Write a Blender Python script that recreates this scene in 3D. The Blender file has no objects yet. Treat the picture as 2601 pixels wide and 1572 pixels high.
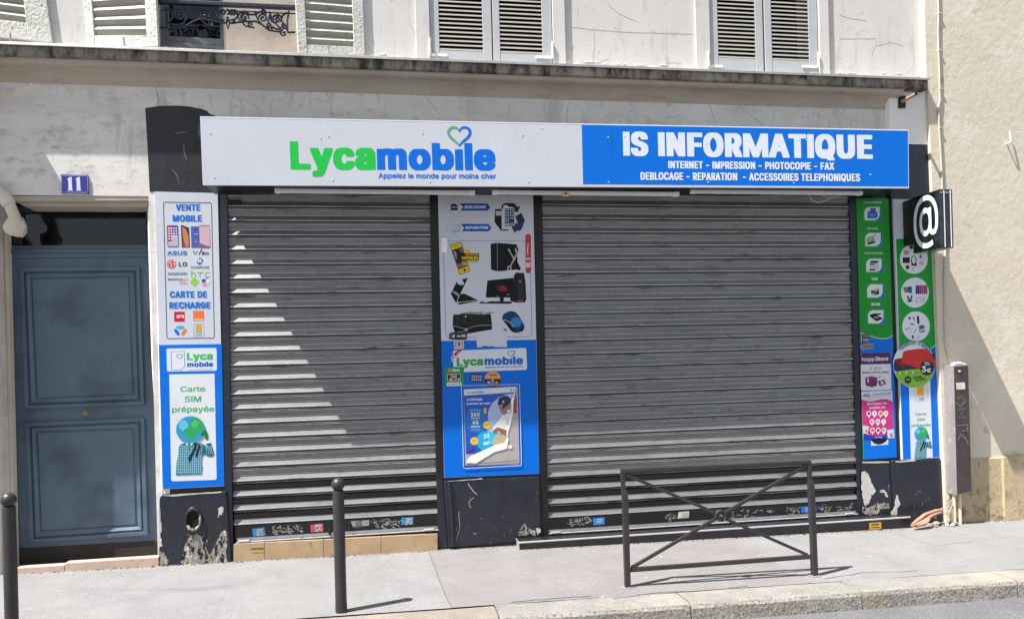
import bpy, bmesh, math, random
from mathutils import Vector, Matrix
from mathutils.geometry import tessellate_polygon

random.seed(11)
scene = bpy.context.scene
COL = scene.collection

# ------------------------------------------------------------ camera, sky, sun, exposure
W_, H_ = 2601.0, 1572.0            # size of the photograph, in whose pixels things are measured
FOC, CX, HY = 1900.0, 1300.5, 920.0
YAW, ROLL = math.atan(FOC / 11700.0), math.radians(1.5)
FW = Vector((math.sin(YAW), math.cos(YAW), 0))
RT = Vector((math.cos(YAW), -math.sin(YAW), 0))
UP = Vector((0, 0, 1))
RC = RT * math.cos(ROLL) - UP * math.sin(ROLL)
UC = UP * math.cos(ROLL) + RT * math.sin(ROLL)
CAM = Vector((0, -7.3017, 1.8))
cam = bpy.data.cameras.new('camera')
cam.sensor_width = 36.0
cam.lens = 36.0 * FOC / W_
cam.shift_y = (HY - H_ / 2) / W_
cam.clip_start, cam.clip_end = 0.05, 500
cam_o = bpy.data.objects.new('camera', cam)
cam_o.matrix_world = Matrix.Translation(CAM) @ Matrix((RC, UC, -FW)).transposed().to_4x4()
COL.objects.link(cam_o)
scene.camera = cam_o

SUN = Vector((0.503, 0.195, -1.0)).normalized()      # direction the light travels
world = bpy.data.worlds.new('World')
scene.world = world
world.use_nodes = True
wn = world.node_tree
bg = wn.nodes['Background']
sky = wn.nodes.new('ShaderNodeTexSky')
sky.sky_type = 'NISHITA'
sky.sun_disc = False
sky.sun_elevation = math.asin(-SUN.z)
sky.sun_rotation = math.atan2(-SUN.x, -SUN.y)
sky.air_density, sky.dust_density, sky.ozone_density = 1.0, 1.6, 1.0
hs = wn.nodes.new('ShaderNodeHueSaturation')
hs.inputs['Saturation'].default_value = 0.5
wn.links.new(sky.outputs[0], hs.inputs['Color'])
wn.links.new(hs.outputs[0], bg.inputs[0])
bg.inputs[1].default_value = 0.07
sun = bpy.data.lights.new('sun', 'SUN')
sun.energy = 5.0
sun.angle = math.radians(0.55)
sun.color = (1.0, 0.968, 0.925)
sun_o = bpy.data.objects.new('sun', sun)
sun_o.rotation_euler = SUN.to_track_quat('-Z', 'Y').to_euler()
sun_o.location = (-6, -6, 12)
COL.objects.link(sun_o)
scene.view_settings.view_transform = 'Standard'
scene.view_settings.look = 'None'
scene.view_settings.exposure = 1.2
scene.view_settings.gamma = 1.0
scene.view_settings.use_curve_mapping = False

# ------------------------------------------------------------ measuring helpers
def ray(x, y):
    return FW * FOC + RC * (x - CX) - UC * (y - HY)

RECESS = [0.0]                     # extra set-back while a recessed part is being built

def P(x, y, p=0.0):
    """point that stands p metres in front of the facade plane"""
    d = ray(x, y)
    return CAM + d * ((-(p + RECESS[0]) - CAM.y) / d.y)

GA, GB = 0.005, -0.010             # the pavement falls a little to the right
def G(x, y, dz=0.0):
    d = ray(x, y)
    return CAM + d * ((GA + dz + GB * CAM.x - CAM.z) / (d.z - GB * d.x))

def gz(X):
    return GA + GB * X

def PX(pt):
    q = pt - CAM
    z = q.dot(FW)
    return CX + FOC * q.dot(RC) / z, HY - FOC * q.dot(UC) / z

def lin(h):
    if not isinstance(h, str):
        return list(h)
    h = h.lstrip('#')
    o = []
    for i in (0, 2, 4):
        c = int(h[i:i + 2], 16) / 255
        o.append(c / 12.92 if c <= .04045 else ((c + .055) / 1.055) ** 2.4)
    return o

# ------------------------------------------------------------ materials
MATS = {}
def mat(name, col, rough=.8, metal=0.0, var=.12, vs=3.0, fine=60.0, fvar=.05, bump=0.0, bs=40.0,
        dirt=None, coat=0.0, spec=.5, stretch=(1, 1, 1)):
    """procedural surface; dirt = list of (colour, scale, low, high, stretch, zlow, zhigh)"""
    m = bpy.data.materials.new(name)
    m.use_nodes = True
    nt = m.node_tree
    N, L = nt.nodes.new, nt.links.new
    b = nt.nodes['Principled BSDF']
    b.inputs['Roughness'].default_value = rough
    b.inputs['Metallic'].default_value = metal
    b.inputs['Specular IOR Level'].default_value = spec
    b.inputs['Coat Weight'].default_value = coat
    tc = N('ShaderNodeTexCoord')
    mp = N('ShaderNodeMapping')
    mp.inputs['Scale'].default_value = stretch
    L(tc.outputs['Object'], mp.inputs['Vector'])
    if isinstance(col, str) and col == 'attr':
        a = N('ShaderNodeVertexColor'); a.layer_name = 'Col'
        c = a.outputs['Color']
    else:
        r = N('ShaderNodeRGB')
        r.outputs[0].default_value = (*(lin(col) if isinstance(col, str) else col), 1)
        c = r.outputs[0]

    def noise(scale, det=4, vec=None, rg=.55):
        n = N('ShaderNodeTexNoise')
        n.inputs['Scale'].default_value = scale
        n.inputs['Detail'].default_value = det
        n.inputs['Roughness'].default_value = rg
        L(vec or mp.outputs[0], n.inputs['Vector'])
        return n.outputs['Fac']

    def rng(v, a0, a1, b0, b1):
        q = N('ShaderNodeMapRange')
        for i, w in enumerate((a0, a1, b0, b1)):
            q.inputs[i + 1].default_value = w
        L(v, q.inputs[0])
        return q.outputs[0]

    def scaled(c, v):
        q = N('ShaderNodeVectorMath'); q.operation = 'SCALE'
        L(c, q.inputs[0]); L(v, q.inputs['Scale'])
        return q.outputs[0]
    if var:
        c = scaled(c, rng(noise(vs, 5), .3, .7, 1 - var, 1 + var))
    if fvar:
        c = scaled(c, rng(noise(fine, 2), .3, .7, 1 - fvar, 1 + fvar))
    for dd in dirt or []:
        dc, sc, lo, hi, st = dd[:5]
        mm = N('ShaderNodeMapping'); mm.inputs['Scale'].default_value = st
        mm.inputs['Location'].default_value = (sc * 1.7, .3, sc)
        L(tc.outputs['Object'], mm.inputs['Vector'])
        f = rng(noise(sc, 7, mm.outputs[0], .65), lo, hi, 0, 1)
        if len(dd) > 5:                      # limited to a box of the place: (x0,x1,xs,z0,z1,zs)
            sx = N('ShaderNodeSeparateXYZ'); L(tc.outputs['Object'], sx.inputs[0])
            for ax, (c0, c1, soft) in zip((0, 2), (dd[5][:3], dd[5][3:])):
                if c0 is not None:
                    q = N('ShaderNodeMath'); q.operation = 'MULTIPLY'
                    L(f, q.inputs[0]); L(rng(sx.outputs[ax], c0 - soft, c0, 0, 1), q.inputs[1]); f = q.outputs[0]
                if c1 is not None:
                    q = N('ShaderNodeMath'); q.operation = 'MULTIPLY'
                    L(f, q.inputs[0]); L(rng(sx.outputs[ax], c1, c1 + soft, 1, 0), q.inputs[1]); f = q.outputs[0]
        mx = N('ShaderNodeMix'); mx.data_type = 'RGBA'
        L(f, mx.inputs['Factor']); L(c, mx.inputs['A'])
        mx.inputs['B'].default_value = (*(lin(dc) if isinstance(dc, str) else dc), 1)
        c = mx.outputs['Result']
    L(c, b.inputs['Base Color'])
    if bump:
        bp = N('ShaderNodeBump')
        bp.inputs['Strength'].default_value = 1.0
        bp.inputs['Distance'].default_value = bump
        L(noise(bs, 6, None, .6), bp.inputs['Height'])
        L(bp.outputs[0], b.inputs['Normal'])
    rv = rng(noise(vs * 3, 3), .3, .7, max(rough - .08, 0), min(rough + .08, 1))
    L(rv, b.inputs['Roughness'])
    MATS[name] = m
    return m

ONE = (1, 1, 1)
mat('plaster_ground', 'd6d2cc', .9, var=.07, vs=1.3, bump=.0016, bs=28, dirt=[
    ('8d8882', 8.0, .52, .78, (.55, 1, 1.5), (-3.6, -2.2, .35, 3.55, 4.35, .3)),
    ('8c8880', 9.0, .58, .78, (1, 1, 2.2)), ((.36, .34, .31), 2.6, .54, .74, (2.4, 1, .45)),
    ('c2baac', 1.2, .45, .75, (1, 1, 4))])
mat('plaster_upper', (.58, .56, .535), .9, var=.08, vs=1.1, bump=.001, bs=22, dirt=[
    ('8f8a84', 26.0, .63, .74, ONE), ('c3beb6', 2.0, .5, .8, (1, 1, .5)), ((.38, .36, .33), 3.2, .55, .8, (2.6, 1, .4)), ((.36, .34, .31), 11, .6, .78, ONE)])
mat('plaster_white', 'e6e4df', .85, var=.05, vs=2, bump=.0008, bs=30, dirt=[('9a968f', 20, .62, .76, ONE)])
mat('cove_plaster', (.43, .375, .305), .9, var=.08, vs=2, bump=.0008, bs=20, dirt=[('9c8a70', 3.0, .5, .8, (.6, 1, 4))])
mat('roughcast', 'cbc1b0', .95, var=.06, vs=1.0, fvar=.04, fine=40, bump=.006, bs=11, dirt=[('8d8578', 6, .62, .78, ONE), ('dcd5c8', 2, .5, .8, ONE)])
mat('base_render', 'b3a283', .95, var=.10, vs=1.7, bump=.007, bs=16, dirt=[
    ('5b4f3f', 14, .56, .72, (3, 1, .7)), ('40382e', 9, .5, .7, ONE, (None, None, 1, -1, .12, .25))])
mat('cornice_dirt', '8d8478', .95, var=.25, vs=5, bump=.004, bs=30, dirt=[
    ('3a322c', 9, .42, .62, (1, 1, .35)), ('a39a8e', 3, .56, .7, ONE)])
mat('zinc', 'b9b7b4', .45, metal=.6, var=.1, vs=8, bump=.0003, bs=30)
mat('black_paint', '14161c', .45, var=.25, vs=4, fvar=.12, bump=.0016, bs=26, dirt=[('585a62', 34, .66, .74, ONE)])
mat('navy_plinth', '181d29', .33, var=.3, vs=5, fvar=.1, bump=.004, bs=16, spec=.6, dirt=[
    ('a8a39b', 15, .63, .67, (1.4, 1, .8), (None, None, 1, -1, .16, .16)),
    ('4c525f', 40, .66, .72, ONE), ('8b8782', 12, .68, .70, ONE)])
mat('navy_frame', '1c202b', .38, var=.2, vs=6, bump=.0006, bs=30, dirt=[('8f8f92', 55, .72, .76, ONE)])
mat('black_frame', '08090b', .5, var=.2, vs=6, bump=.0004, bs=30)
mat('steel_slat', (.195, .195, .197), .45, metal=.4, var=.12, vs=3, fvar=.16, fine=70, bump=.0005, bs=26, stretch=(.5, 1, 2.5),
    dirt=[('4a494b', 9, .56, .8, (.5, 1, 2)), ((.03, .03, .033), 4, .64, .74, (.5, 1, 5)), ('b2b0ac', 46, .66, .70, ONE, (None, None, 1, .5, 2.1, .5))])
mat('steel_sheen', (.62, .61, .6), .36, metal=.55, var=.2, vs=4, fvar=.15, fine=70, stretch=(.5, 1, 2.5), dirt=[('3a393c', 6, .55, .7, (.5, 1, 3))])  # same slat metal made paler: sky sheen of lips and ribs as colour
mat('slat_black', '0c0d10', .35, var=.2, vs=6, bump=.0005, bs=20, dirt=[('6d6c6a', 50, .70, .74, ONE)])
mat('door_paint', (.08, .124, .17), .42, var=.10, vs=3, fvar=.04, bump=.0005, bs=30, dirt=[
    ('2a3744', 2.2, .5, .85, ONE), ('a8b1b8', 42, .73, .76, ONE, (None, None, 1, .1, 1.6, .3))])
mat('door_kick', '2b211b', .6, var=.2, vs=5, bump=.0008, bs=30, dirt=[('4d453c', 12, .55, .75, (.4, 1, 2))])
mat('transom_glass', '07080a', .08, var=.2, vs=3, dirt=[('6d6c64', 30, .68, .73, ONE)])
mat('frame_dark', '191e25', .5, var=.2, vs=6, bump=.0004, bs=30)
mat('stone_pink', 'b9a090', .85, var=.08, vs=6, bump=.001, bs=50, dirt=[('84705f', 20, .6, .75, ONE)])
mat('tan_tile', (.40, .275, .16), .55, var=.12, vs=7, fvar=.05, bump=.0008, bs=35, dirt=[('7e6043', 16, .6, .75, ONE)])
mat('dark_tile', '1f1e21', .32, var=.2, vs=8, fvar=.08, bump=.0004, bs=60, dirt=[('6f6c69', 45, .68, .74, ONE)])
mat('grout', '8d8880', .9, var=.1)
mat('steel_trim', 'c9c9cb', .4, metal=.35, var=.08, vs=10)
mat('cast_iron', (.042, .038, .039), .42, metal=.25, var=.14, vs=10, fvar=.08, bump=.0006, bs=45, dirt=[
    ('121013', 26, .64, .70, ONE), ('8b8085', 60, .70, .74, ONE)])
mat('white_plastic', 'ecebea', .45, var=.04)
mat('clear_tube', 'e4e4e8', .3, var=.04)
mat('print', 'attr', .38, var=.035, vs=2.2, fvar=.02, spec=.22, bump=.00025, bs=9)
mat('paper_print', 'attr', .5, var=.05, vs=12, fvar=.03, bump=.0004, bs=40)
mat('worn_print', 'attr', .6, var=.2, vs=30, fvar=.15, fine=180, dirt=[('191a1e', 60, .56, .62, ONE)])
mat('acrylic', '101318', .18, var=.2, vs=4, coat=.4, dirt=[('3b414c', 5, .5, .8, ONE)])
mat('black_box', '06070a', .4, var=.2, vs=4)
mat('enamel', 'attr', .16, var=.06, vs=8, coat=.5)
mat('old_paint', 'd6d6cd', .8, var=.06, vs=6, fvar=.05, bump=.012, bs=34, dirt=[
    ('8f8a7d', 26, .60, .66, (1.2, 1, .6)), ('b5b1a3', 9, .56, .7, ONE)])
mat('old_slat_shaded', (.33, .31, .26), .8, var=.08, vs=6, bump=.002, bs=40, stretch=(.4, 1, 2), dirt=[('6d675b', 30, .6, .64, (.3, 1, 3))])  # slat faces darkened, their shade put into the colour
mat('shutter_paint', (.43, .44, .445), .6, var=.05, vs=4, bump=.0004, bs=30, dirt=[('6e6f6e', 40, .69, .72, ONE)])
mat('louvre_paint', (.47, .44, .385), .6, var=.06, vs=8, bump=.0003, bs=30, stretch=(.5, 1, 2))
mat('blackness', '050506', .9, var=0, fvar=0)
mat('window_glass', (.004, .005, .008), .06, var=.2, vs=3)
mat('grey_wood', '7c8187', .6, var=.12, vs=7, bump=.0006, bs=30, dirt=[('3d4045', 20, .6, .7, (1, 1, .4))])
mat('iron_blue', '2b3340', .4, metal=.4, var=.2, vs=9)
mat('infill_plaster', (.42, .365, .31), .95, var=.14, vs=5, bump=.002, bs=30, dirt=[('5a5046', 28, .66, .72, ONE)])
mat('brown_metal', (.062, .047, .045), .55, metal=.2, var=.25, vs=9, fvar=.3, fine=150, bump=.0012, bs=110, dirt=[('8a8084', 90, .64, .70, ONE)])
mat('mauve_metal', (.27, .245, .245), .6, metal=.1, var=.12, vs=5, bump=.0012, bs=60, stretch=(1, 1, .4), dirt=[('c9c3c4', 30, .6, .7, (1, 1, .3))])
mat('orange_plastic', (.45, .215, .14), .6, var=.12, vs=12, bump=.0006, bs=60, dirt=[('7d5a49', 26, .58, .72, ONE)])
mat('cream_plastic', 'cfc3ab', .55, var=.08, vs=10, dirt=[('8a7d68', 20, .6, .75, ONE)])
mat('cable_sheath', '8b8884', .6, var=.1, vs=10)
mat('painted_cable', 'bdb4a6', .8, var=.08, vs=10, bump=.0005, bs=50)
mat('brass', '8f8468', .35, metal=.8, var=.15, vs=20)
mat('rust_wood', 'b08a63', .7, var=.15, vs=20)
mat('peeled', (.5, .48, .44), .9, var=.08, vs=20, bump=.003, bs=60, dirt=[('4b4742', 45, .64, .68, ONE)])
mat('exposed_mortar', (.26, .24, .205), .95, var=.25, vs=24, bump=.010, bs=40, dirt=[((.5, .48, .44), 22, .54, .60, (1.3, 1, .6)), ((.01, .01, .012), 20, .52, .56, (1.2, 1, .6))])
mat('crack_dark', (.33, .31, .28), .95, var=.2, vs=20)
mat('grey_flake', (.09, .09, .095), .6, var=.3, vs=60)
mat('peeled_black', '1a1b1f', .6, var=.2, vs=20)
mat('pavement_grey', (.19, .188, .188), .92, var=.10, vs=2.4, fvar=.2, fine=85, bump=.0018, bs=240, dirt=[
    ((.22, .218, .214), 2.2, .5, .85, (1, 1.3, 1)), ((.155, .155, .16), 7, .6, .8, (.4, 1.4, 1)), ((.12, .12, .125), 55, .62, .68, ONE), ((.32, .315, .31), 48, .66, .70, ONE), ((.13, .128, .13), 1.7, .58, .75, (.5, 2.2, 1))])
mat('pavement_pink', (.178, .168, .167), .92, var=.10, vs=2.6, fvar=.2, fine=80, bump=.002, bs=210, dirt=[
    ((.21, .196, .19), 2.5, .5, .85, (1, 1.3, 1)), ((.11, .105, .105), 50, .62, .68, ONE), ((.36, .35, .34), 42, .66, .69, ONE), ((.14, .128, .128), 9, .62, .8, (.4, 1.4, 1))])
mat('granite', (.205, .198, .182), .85, var=.16, vs=4, fvar=.2, fine=60, bump=.0022, bs=90, dirt=[
    ((.12, .112, .1), 42, .57, .68, ONE), ((.28, .27, .25), 50, .60, .70, ONE), ('9c9282', 1.6, .52, .8, ONE)])
mat('granite_face', (.27, .25, .22), .9, var=.12, vs=3, fvar=.25, fine=50, bump=.010, bs=45, dirt=[
    ((.1, .092, .08), 40, .50, .66, ONE), ('aaa69e', 46, .60, .66, ONE), ('7c7059', 2.2, .56, .8, ONE)])
mat('granite_brown', (.21, .18, .15), .85, var=.12, vs=3, fvar=.25, fine=120, bump=.002, bs=90, dirt=[('5a5048', 75, .58, .66, ONE), ((.26, .22, .18), 4, .5, .7, ONE)])
mat('asphalt', (.11, .11, .118), .92, var=.15, vs=3, fvar=.4, fine=70, bump=.004, bs=150, dirt=[('88878a', 140, .60, .66, ONE), ('2b2b2e', 90, .6, .68, ONE)])
mat('joint_dirt', '37342f', .95, var=.2, vs=20)
mat('litter', (.38, .37, .35), .9, var=.15, vs=30)

# ------------------------------------------------------------ mesh helpers
class MB:
    def __init__(self):
        self.v, self.f, self.c, self.m = [], [], [], []

    def add(self, vs, fs, col=None, mi=0):
        o = len(self.v)
        self.v += [tuple(a) for a in vs]
        for q in fs:
            self.f.append([o + i for i in q])
            self.c.append(col)
            self.m.append(mi)
        return self

    def loft(self, front, back, col=None, mi=0):
        n = len(front)
        fs = [list(range(n)), list(range(2 * n - 1, n - 1, -1))]
        fs += [(i, n + i, n + (i + 1) % n, (i + 1) % n) for i in range(n)]
        return self.add(list(front) + list(back), fs, col, mi)

    def prism(self, pts, pf, pb, mi=0):
        """pixel outline at protrusion pf, going straight back to protrusion pb"""
        fr = [P(x, y, pf) for x, y in pts]
        return self.loft(fr, [Vector((q.x, -(pb + RECESS[0]), q.z)) for q in fr], None, mi)

    def box(self, x0, x1, p0, p1, z0, z1, mi=0):
        """world box, p = metres in front of the facade plane"""
        fr = [Vector((x0, -p1, z1)), Vector((x1, -p1, z1)), Vector((x1, -p1, z0)), Vector((x0, -p1, z0))]
        return self.loft(fr, [Vector((q.x, -p0, q.z)) for q in fr], None, mi)

    def bar(self, a, b, w, d, side, mi=0, ends=None):
        """rectangular bar a->b, width w along 'side', depth d along the third axis"""
        t = (b - a).normalized()
        s = (side - t * side.dot(t)).normalized()
        n = t.cross(s)
        c = [(-w / 2, -d / 2), (w / 2, -d / 2), (w / 2, d / 2), (-w / 2, d / 2)]
        return self.loft([a + s * i + n * j for i, j in c], [b + s * i + n * j for i, j in c], None, mi)

    def tube(self, pts, r, sides=8, mi=0, closed=False):
        n = len(pts)
        rings = []
        prev = None
        for i, p in enumerate(pts):
            a = pts[i - 1] if i else (pts[-1] if closed else pts[0])
            b = pts[(i + 1) % n] if (i < n - 1 or closed) else pts[-1]
            t = (b - a).normalized()
            if prev is None:
                prev = t.orthogonal().normalized()
            prev = (prev - t * prev.dot(t)).normalized()
            q = t.cross(prev)
            rr = r[i] if isinstance(r, (list, tuple)) else r
            rings.append([p + (prev * math.cos(k * 2 * math.pi / sides) + q * math.sin(k * 2 * math.pi / sides)) * rr for k in range(sides)])
        vs = [v for g in rings for v in g]
        fs = []
        for i in range(n if closed else n - 1):
            j = (i + 1) % n
            for k in range(sides):
                l = (k + 1) % sides
                fs.append((i * sides + k, i * sides + l, j * sides + l, j * sides + k))
        if not closed:
            fs += [list(range(sides))[::-1], [(n - 1) * sides + k for k in range(sides)]]
        return self.add(vs, fs, None, mi)

    def lathe(self, c, axis, prof, sides=20, mi=0):
        """prof = [(radius, distance along axis)]"""
        axis = axis.normalized()
        a = axis.orthogonal().normalized()
        b = axis.cross(a)
        vs, fs = [], []
        for r, h in prof:
            for k in range(sides):
                t = 2 * math.pi * k / sides
                vs.append(c + axis * h + (a * math.cos(t) + b * math.sin(t)) * max(r, 1e-5))
        for i in range(len(prof) - 1):
            for k in range(sides):
                l = (k + 1) % sides
                fs.append((i * sides + k, i * sides + l, (i + 1) * sides + l, (i + 1) * sides + k))
        fs += [list(range(sides))[::-1], [(len(prof) - 1) * sides + k for k in range(sides)]]
        return self.add(vs, fs, None, mi)

    def build(self, name, ms, parent=None, bevel=0, smooth=False, **kw):
        me = bpy.data.meshes.new(name)
        loc = Vector((0, 0, 0))
        me.from_pydata(self.v, [], self.f)
        if not isinstance(ms, (list, tuple)):
            ms = [ms]
        for q in ms:
            me.materials.append(MATS[q])
        if any(self.m):
            me.polygons.foreach_set('material_index', self.m)
        if any(c is not None for c in self.c):
            at = me.color_attributes.new('Col', 'FLOAT_COLOR', 'CORNER')
            buf = []
            for p, c in zip(me.polygons, self.c):
                c = c or (.8, .8, .8)
                buf += [c[0], c[1], c[2], 1.0] * p.loop_total
            at.data.foreach_set('color', buf)
        else:
            bm = bmesh.new(); bm.from_mesh(me)
            bmesh.ops.recalc_face_normals(bm, faces=bm.faces)
            bm.to_mesh(me); bm.free()
        me.update()
        if smooth:
            me.polygons.foreach_set('use_smooth', [True] * len(me.polygons))
            try:
                me.set_sharp_from_angle(angle=math.radians(40))
            except Exception:
                pass
        o = bpy.data.objects.new(name, me)
        COL.objects.link(o)
        if parent is not None:
            set_parent(o, parent)
        if bevel:
            bv = o.modifiers.new('edge', 'BEVEL')
            bv.width = bevel; bv.segments = 2; bv.limit_method = 'ANGLE'
            bv.harden_normals = False
        for k, v in kw.items():
            o[k] = v
        return o

def set_parent(o, parent):
    o.parent = parent
    # parts and sub-parts are modelled where they stand; only a top-level thing has a location of its own
    t = parent.location if parent.parent is None else Vector((0, 0, 0))
    o.matrix_parent_inverse = Matrix.Translation(-t)

def thing(name, label, cat, loc=(0, 0, 0), group=None):
    o = bpy.data.objects.new(name, None)
    o.empty_display_size = .1
    o.location = loc
    COL.objects.link(o)
    o['label'] = label
    o['category'] = cat
    if group:
        o['group'] = group
    return o

def part(name, parent, loc=(0, 0, 0), label=None):
    """an empty that gathers the pieces of one part; it stays at the world origin"""
    o = bpy.data.objects.new(name, None)
    o.empty_display_size = .1
    COL.objects.link(o)
    set_parent(o, parent)
    if label:
        o['label'] = label
    return o

def quad_lerp(a, b, t):
    return [(p[0] + (q[0] - p[0]) * t, p[1] + (q[1] - p[1]) * t) for p, q in zip(a, b)]

def ringp(mb, a, b, pa, pb, mi=0):
    """sloping frame between outline a (protrusion pa) and outline b (protrusion pb)"""
    A = [P(x, y, pa) for x, y in a]
    B = [P(x, y, pb) for x, y in b]
    n = len(A)
    mb.add(A + B, [(i, (i + 1) % n, n + (i + 1) % n, n + i) for i in range(n)], None, mi)

class Patch:
    def __init__(s, TL, TR, BR, BL):
        s.c = (TL, TR, BR, BL)
        n = (TR - TL).cross(BL - TL).normalized()
        if n.y > 0:
            n = -n
        s.n = n

    def pt(s, u, v, w=0):
        a = s.c[0].lerp(s.c[1], u)
        b = s.c[3].lerp(s.c[2], u)
        return a.lerp(b, v) + s.n * w

    def box(s, mb, u0, u1, v0, v1, w0, w1, mi=0):
        f = [s.pt(u0, v0, w1), s.pt(u1, v0, w1), s.pt(u1, v1, w1), s.pt(u0, v1, w1)]
        b = [s.pt(u0, v0, w0), s.pt(u1, v0, w0), s.pt(u1, v1, w0), s.pt(u0, v1, w0)]
        mb.loft(f, b, None, mi)
FONT_H = {
76: (364,[[32,0,354,0,355,6,360,8,360,95,355,97,354,102,165,104,165,492,160,494,160,500,32,500,31,494,27,492,27,8,31,6]]),
121: (361,[[39,-127,148,-127,150,-125,160,-125,186,-112,206,-92,219,-72,232,-44,232,-39,234,-37,236,-26,241,-19,248,6,252,12,252,16,254,19,256,30,261,37,268,62,272,68,272,72,274,75,277,86,281,92,288,117,292,124,299,148,304,155,304,160,306,162,308,173,312,180,319,204,324,211,328,229,332,236,340,260,344,266,348,284,352,292,360,316,364,322,364,327,368,336,368,378,364,380,362,386,236,386,228,376,228,372,226,370,221,352,216,345,216,340,214,338,214,334,212,332,188,254,183,246,183,242,180,239,168,278,165,280,165,284,163,287,163,292,160,294,160,298,158,300,158,304,156,307,156,312,154,314,154,318,152,320,152,325,148,332,134,376,126,386,-1,386,-2,380,-6,378,-6,334,0,320,6,296,11,289,18,264,22,258,29,234,34,226,38,208,42,202,49,178,54,171,60,146,64,140,72,115,76,108,80,90,85,84,92,59,96,52,96,48,105,26,98,4,92,-10,84,-18,77,-22,34,-22,27,-32,27,-39,24,-42,24,-48,22,-50,22,-57,18,-68,18,-115,22,-117,24,-123,37,-125]]),
99: (366,[[133,-6,251,-6,254,-4,262,-4,264,-2,278,0,304,14,314,20,340,48,357,79,357,84,362,92,362,135,354,145,347,145,338,150,332,150,329,152,322,152,312,156,234,156,232,150,228,148,226,138,216,122,198,105,191,102,180,110,163,126,156,138,156,142,152,148,152,153,148,162,148,168,145,171,143,200,145,202,145,211,148,213,152,236,165,260,180,274,191,282,200,277,214,264,223,251,226,240,234,230,312,230,329,236,352,241,360,251,360,298,348,322,332,345,314,364,282,382,278,382,269,386,262,386,260,388,251,388,249,390,135,390,133,388,112,386,100,380,95,380,72,366,40,332,20,296,20,292,14,276,14,269,9,258,9,244,6,242,6,140,9,138,9,126,11,124,11,117,14,115,14,108,16,106,20,88,31,66,44,46,72,18,100,2,104,2,112,-2,120,-2,122,-4,130,-4]]),
97: (361,[[92,-6,213,-6,231,0,334,0,335,6,340,8,340,294,337,296,337,304,335,307,332,320,317,347,300,366,274,382,269,382,260,386,254,386,251,388,240,388,238,390,122,390,120,388,100,386,64,370,46,357,31,340,14,309,14,304,11,302,11,262,16,260,16,254,30,252,59,241,92,240,64,232,42,221,16,193,6,175,4,155,2,153,2,90,4,88,4,75,6,72,11,54,16,50,18,44,27,30,42,16,68,0,72,0,82,-4,90,-4],[162,100,150,107,143,115,143,122,153,132,171,140,200,148,201,140,194,126,178,110],[148,250,148,254,150,258,168,277,178,282,186,279,201,262,200,259,191,254,164,252,162,250]]),
109: (543,[[26,0,150,0,152,6,156,8,156,231,158,234,158,242,165,260,172,269,184,279,196,266,203,251,203,8,208,6,208,0,334,0,335,6,340,8,340,238,342,240,342,249,348,264,362,279,370,277,380,266,384,256,384,249,386,246,386,8,390,6,392,0,516,0,518,6,522,8,522,284,520,287,520,302,518,304,516,320,511,327,509,336,496,356,470,380,456,386,452,386,443,390,432,390,430,393,332,393,329,390,318,390,316,388,302,386,287,377,274,386,269,386,260,390,251,390,249,393,153,393,150,390,142,390,133,386,26,386,24,380,20,378,20,8,24,6]]),
111: (382,[[133,-6,249,-6,251,-4,262,-4,264,-2,271,-2,278,2,282,2,307,16,335,42,352,68,366,97,370,120,373,122,373,130,375,133,375,150,377,153,377,229,375,231,375,249,373,251,373,262,370,264,368,280,352,316,332,345,307,368,282,382,278,382,269,386,262,386,260,388,251,388,249,390,135,390,133,388,112,386,100,380,95,380,72,366,40,332,20,296,20,292,14,276,14,269,9,258,9,244,6,242,6,140,9,138,9,126,11,124,11,117,14,115,14,108,16,106,20,88,31,66,44,46,72,18,100,2,104,2,112,-2,120,-2,122,-4,130,-4],[191,102,180,110,163,126,156,138,156,142,152,148,152,153,148,162,148,168,145,171,143,200,145,202,145,211,148,213,150,229,160,254,180,274,193,282,211,268,221,256,230,238,230,234,236,218,239,193,241,191,239,188,239,178,236,175,234,158,226,135,206,112,198,105]]),
98: (390,[[153,-6,266,-6,269,-4,278,-4,309,9,322,18,342,37,357,59,370,86,370,90,377,106,377,112,380,115,380,124,382,126,382,142,384,144,384,242,382,244,382,258,380,260,377,278,375,280,370,298,348,338,322,366,309,375,292,384,278,386,276,388,266,388,264,390,158,390,156,492,152,494,150,500,26,500,24,494,20,492,20,8,24,6,26,0,133,0,135,-2,150,-4],[200,105,183,117,183,120,174,128,168,142,168,146,160,162,160,168,158,171,156,202,158,204,160,224,172,254,191,274,202,282,221,266,221,264,230,256,236,242,236,238,244,222,244,216,246,213,248,186,246,184,246,173,244,171,241,155,228,126,208,107]]),
305: (161,[[19,0,142,0,143,6,148,8,148,378,143,380,142,386,19,386,18,380,14,378,14,8,18,6]]),
108: (161,[[19,0,142,0,143,6,148,8,148,492,143,494,142,500,19,500,18,494,14,492,14,8,18,6]]),
101: (373,[[135,-6,256,-6,258,-4,266,-4,269,-2,276,-2,278,0,289,2,314,16,340,39,350,54,362,77,362,82,364,84,364,126,360,128,358,134,336,138,334,140,327,140,318,145,236,145,228,135,223,124,206,107,196,100,182,107,163,124,156,133,154,142,150,148,362,150,364,155,368,158,368,246,366,249,364,274,362,276,362,282,360,284,355,302,346,320,332,340,307,366,280,382,276,382,266,386,260,386,258,388,249,388,246,390,133,390,130,388,110,386,86,375,59,355,44,338,31,318,20,296,20,292,14,276,14,269,9,258,9,244,6,242,6,140,9,138,9,126,11,124,11,115,14,112,14,106,16,104,18,92,34,62,59,29,62,29,72,18,95,4,100,4,112,-2,133,-4],[158,248,156,251,158,256,180,277,188,282,198,277,216,258,221,249]]),
32: (195,[]),
}
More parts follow.
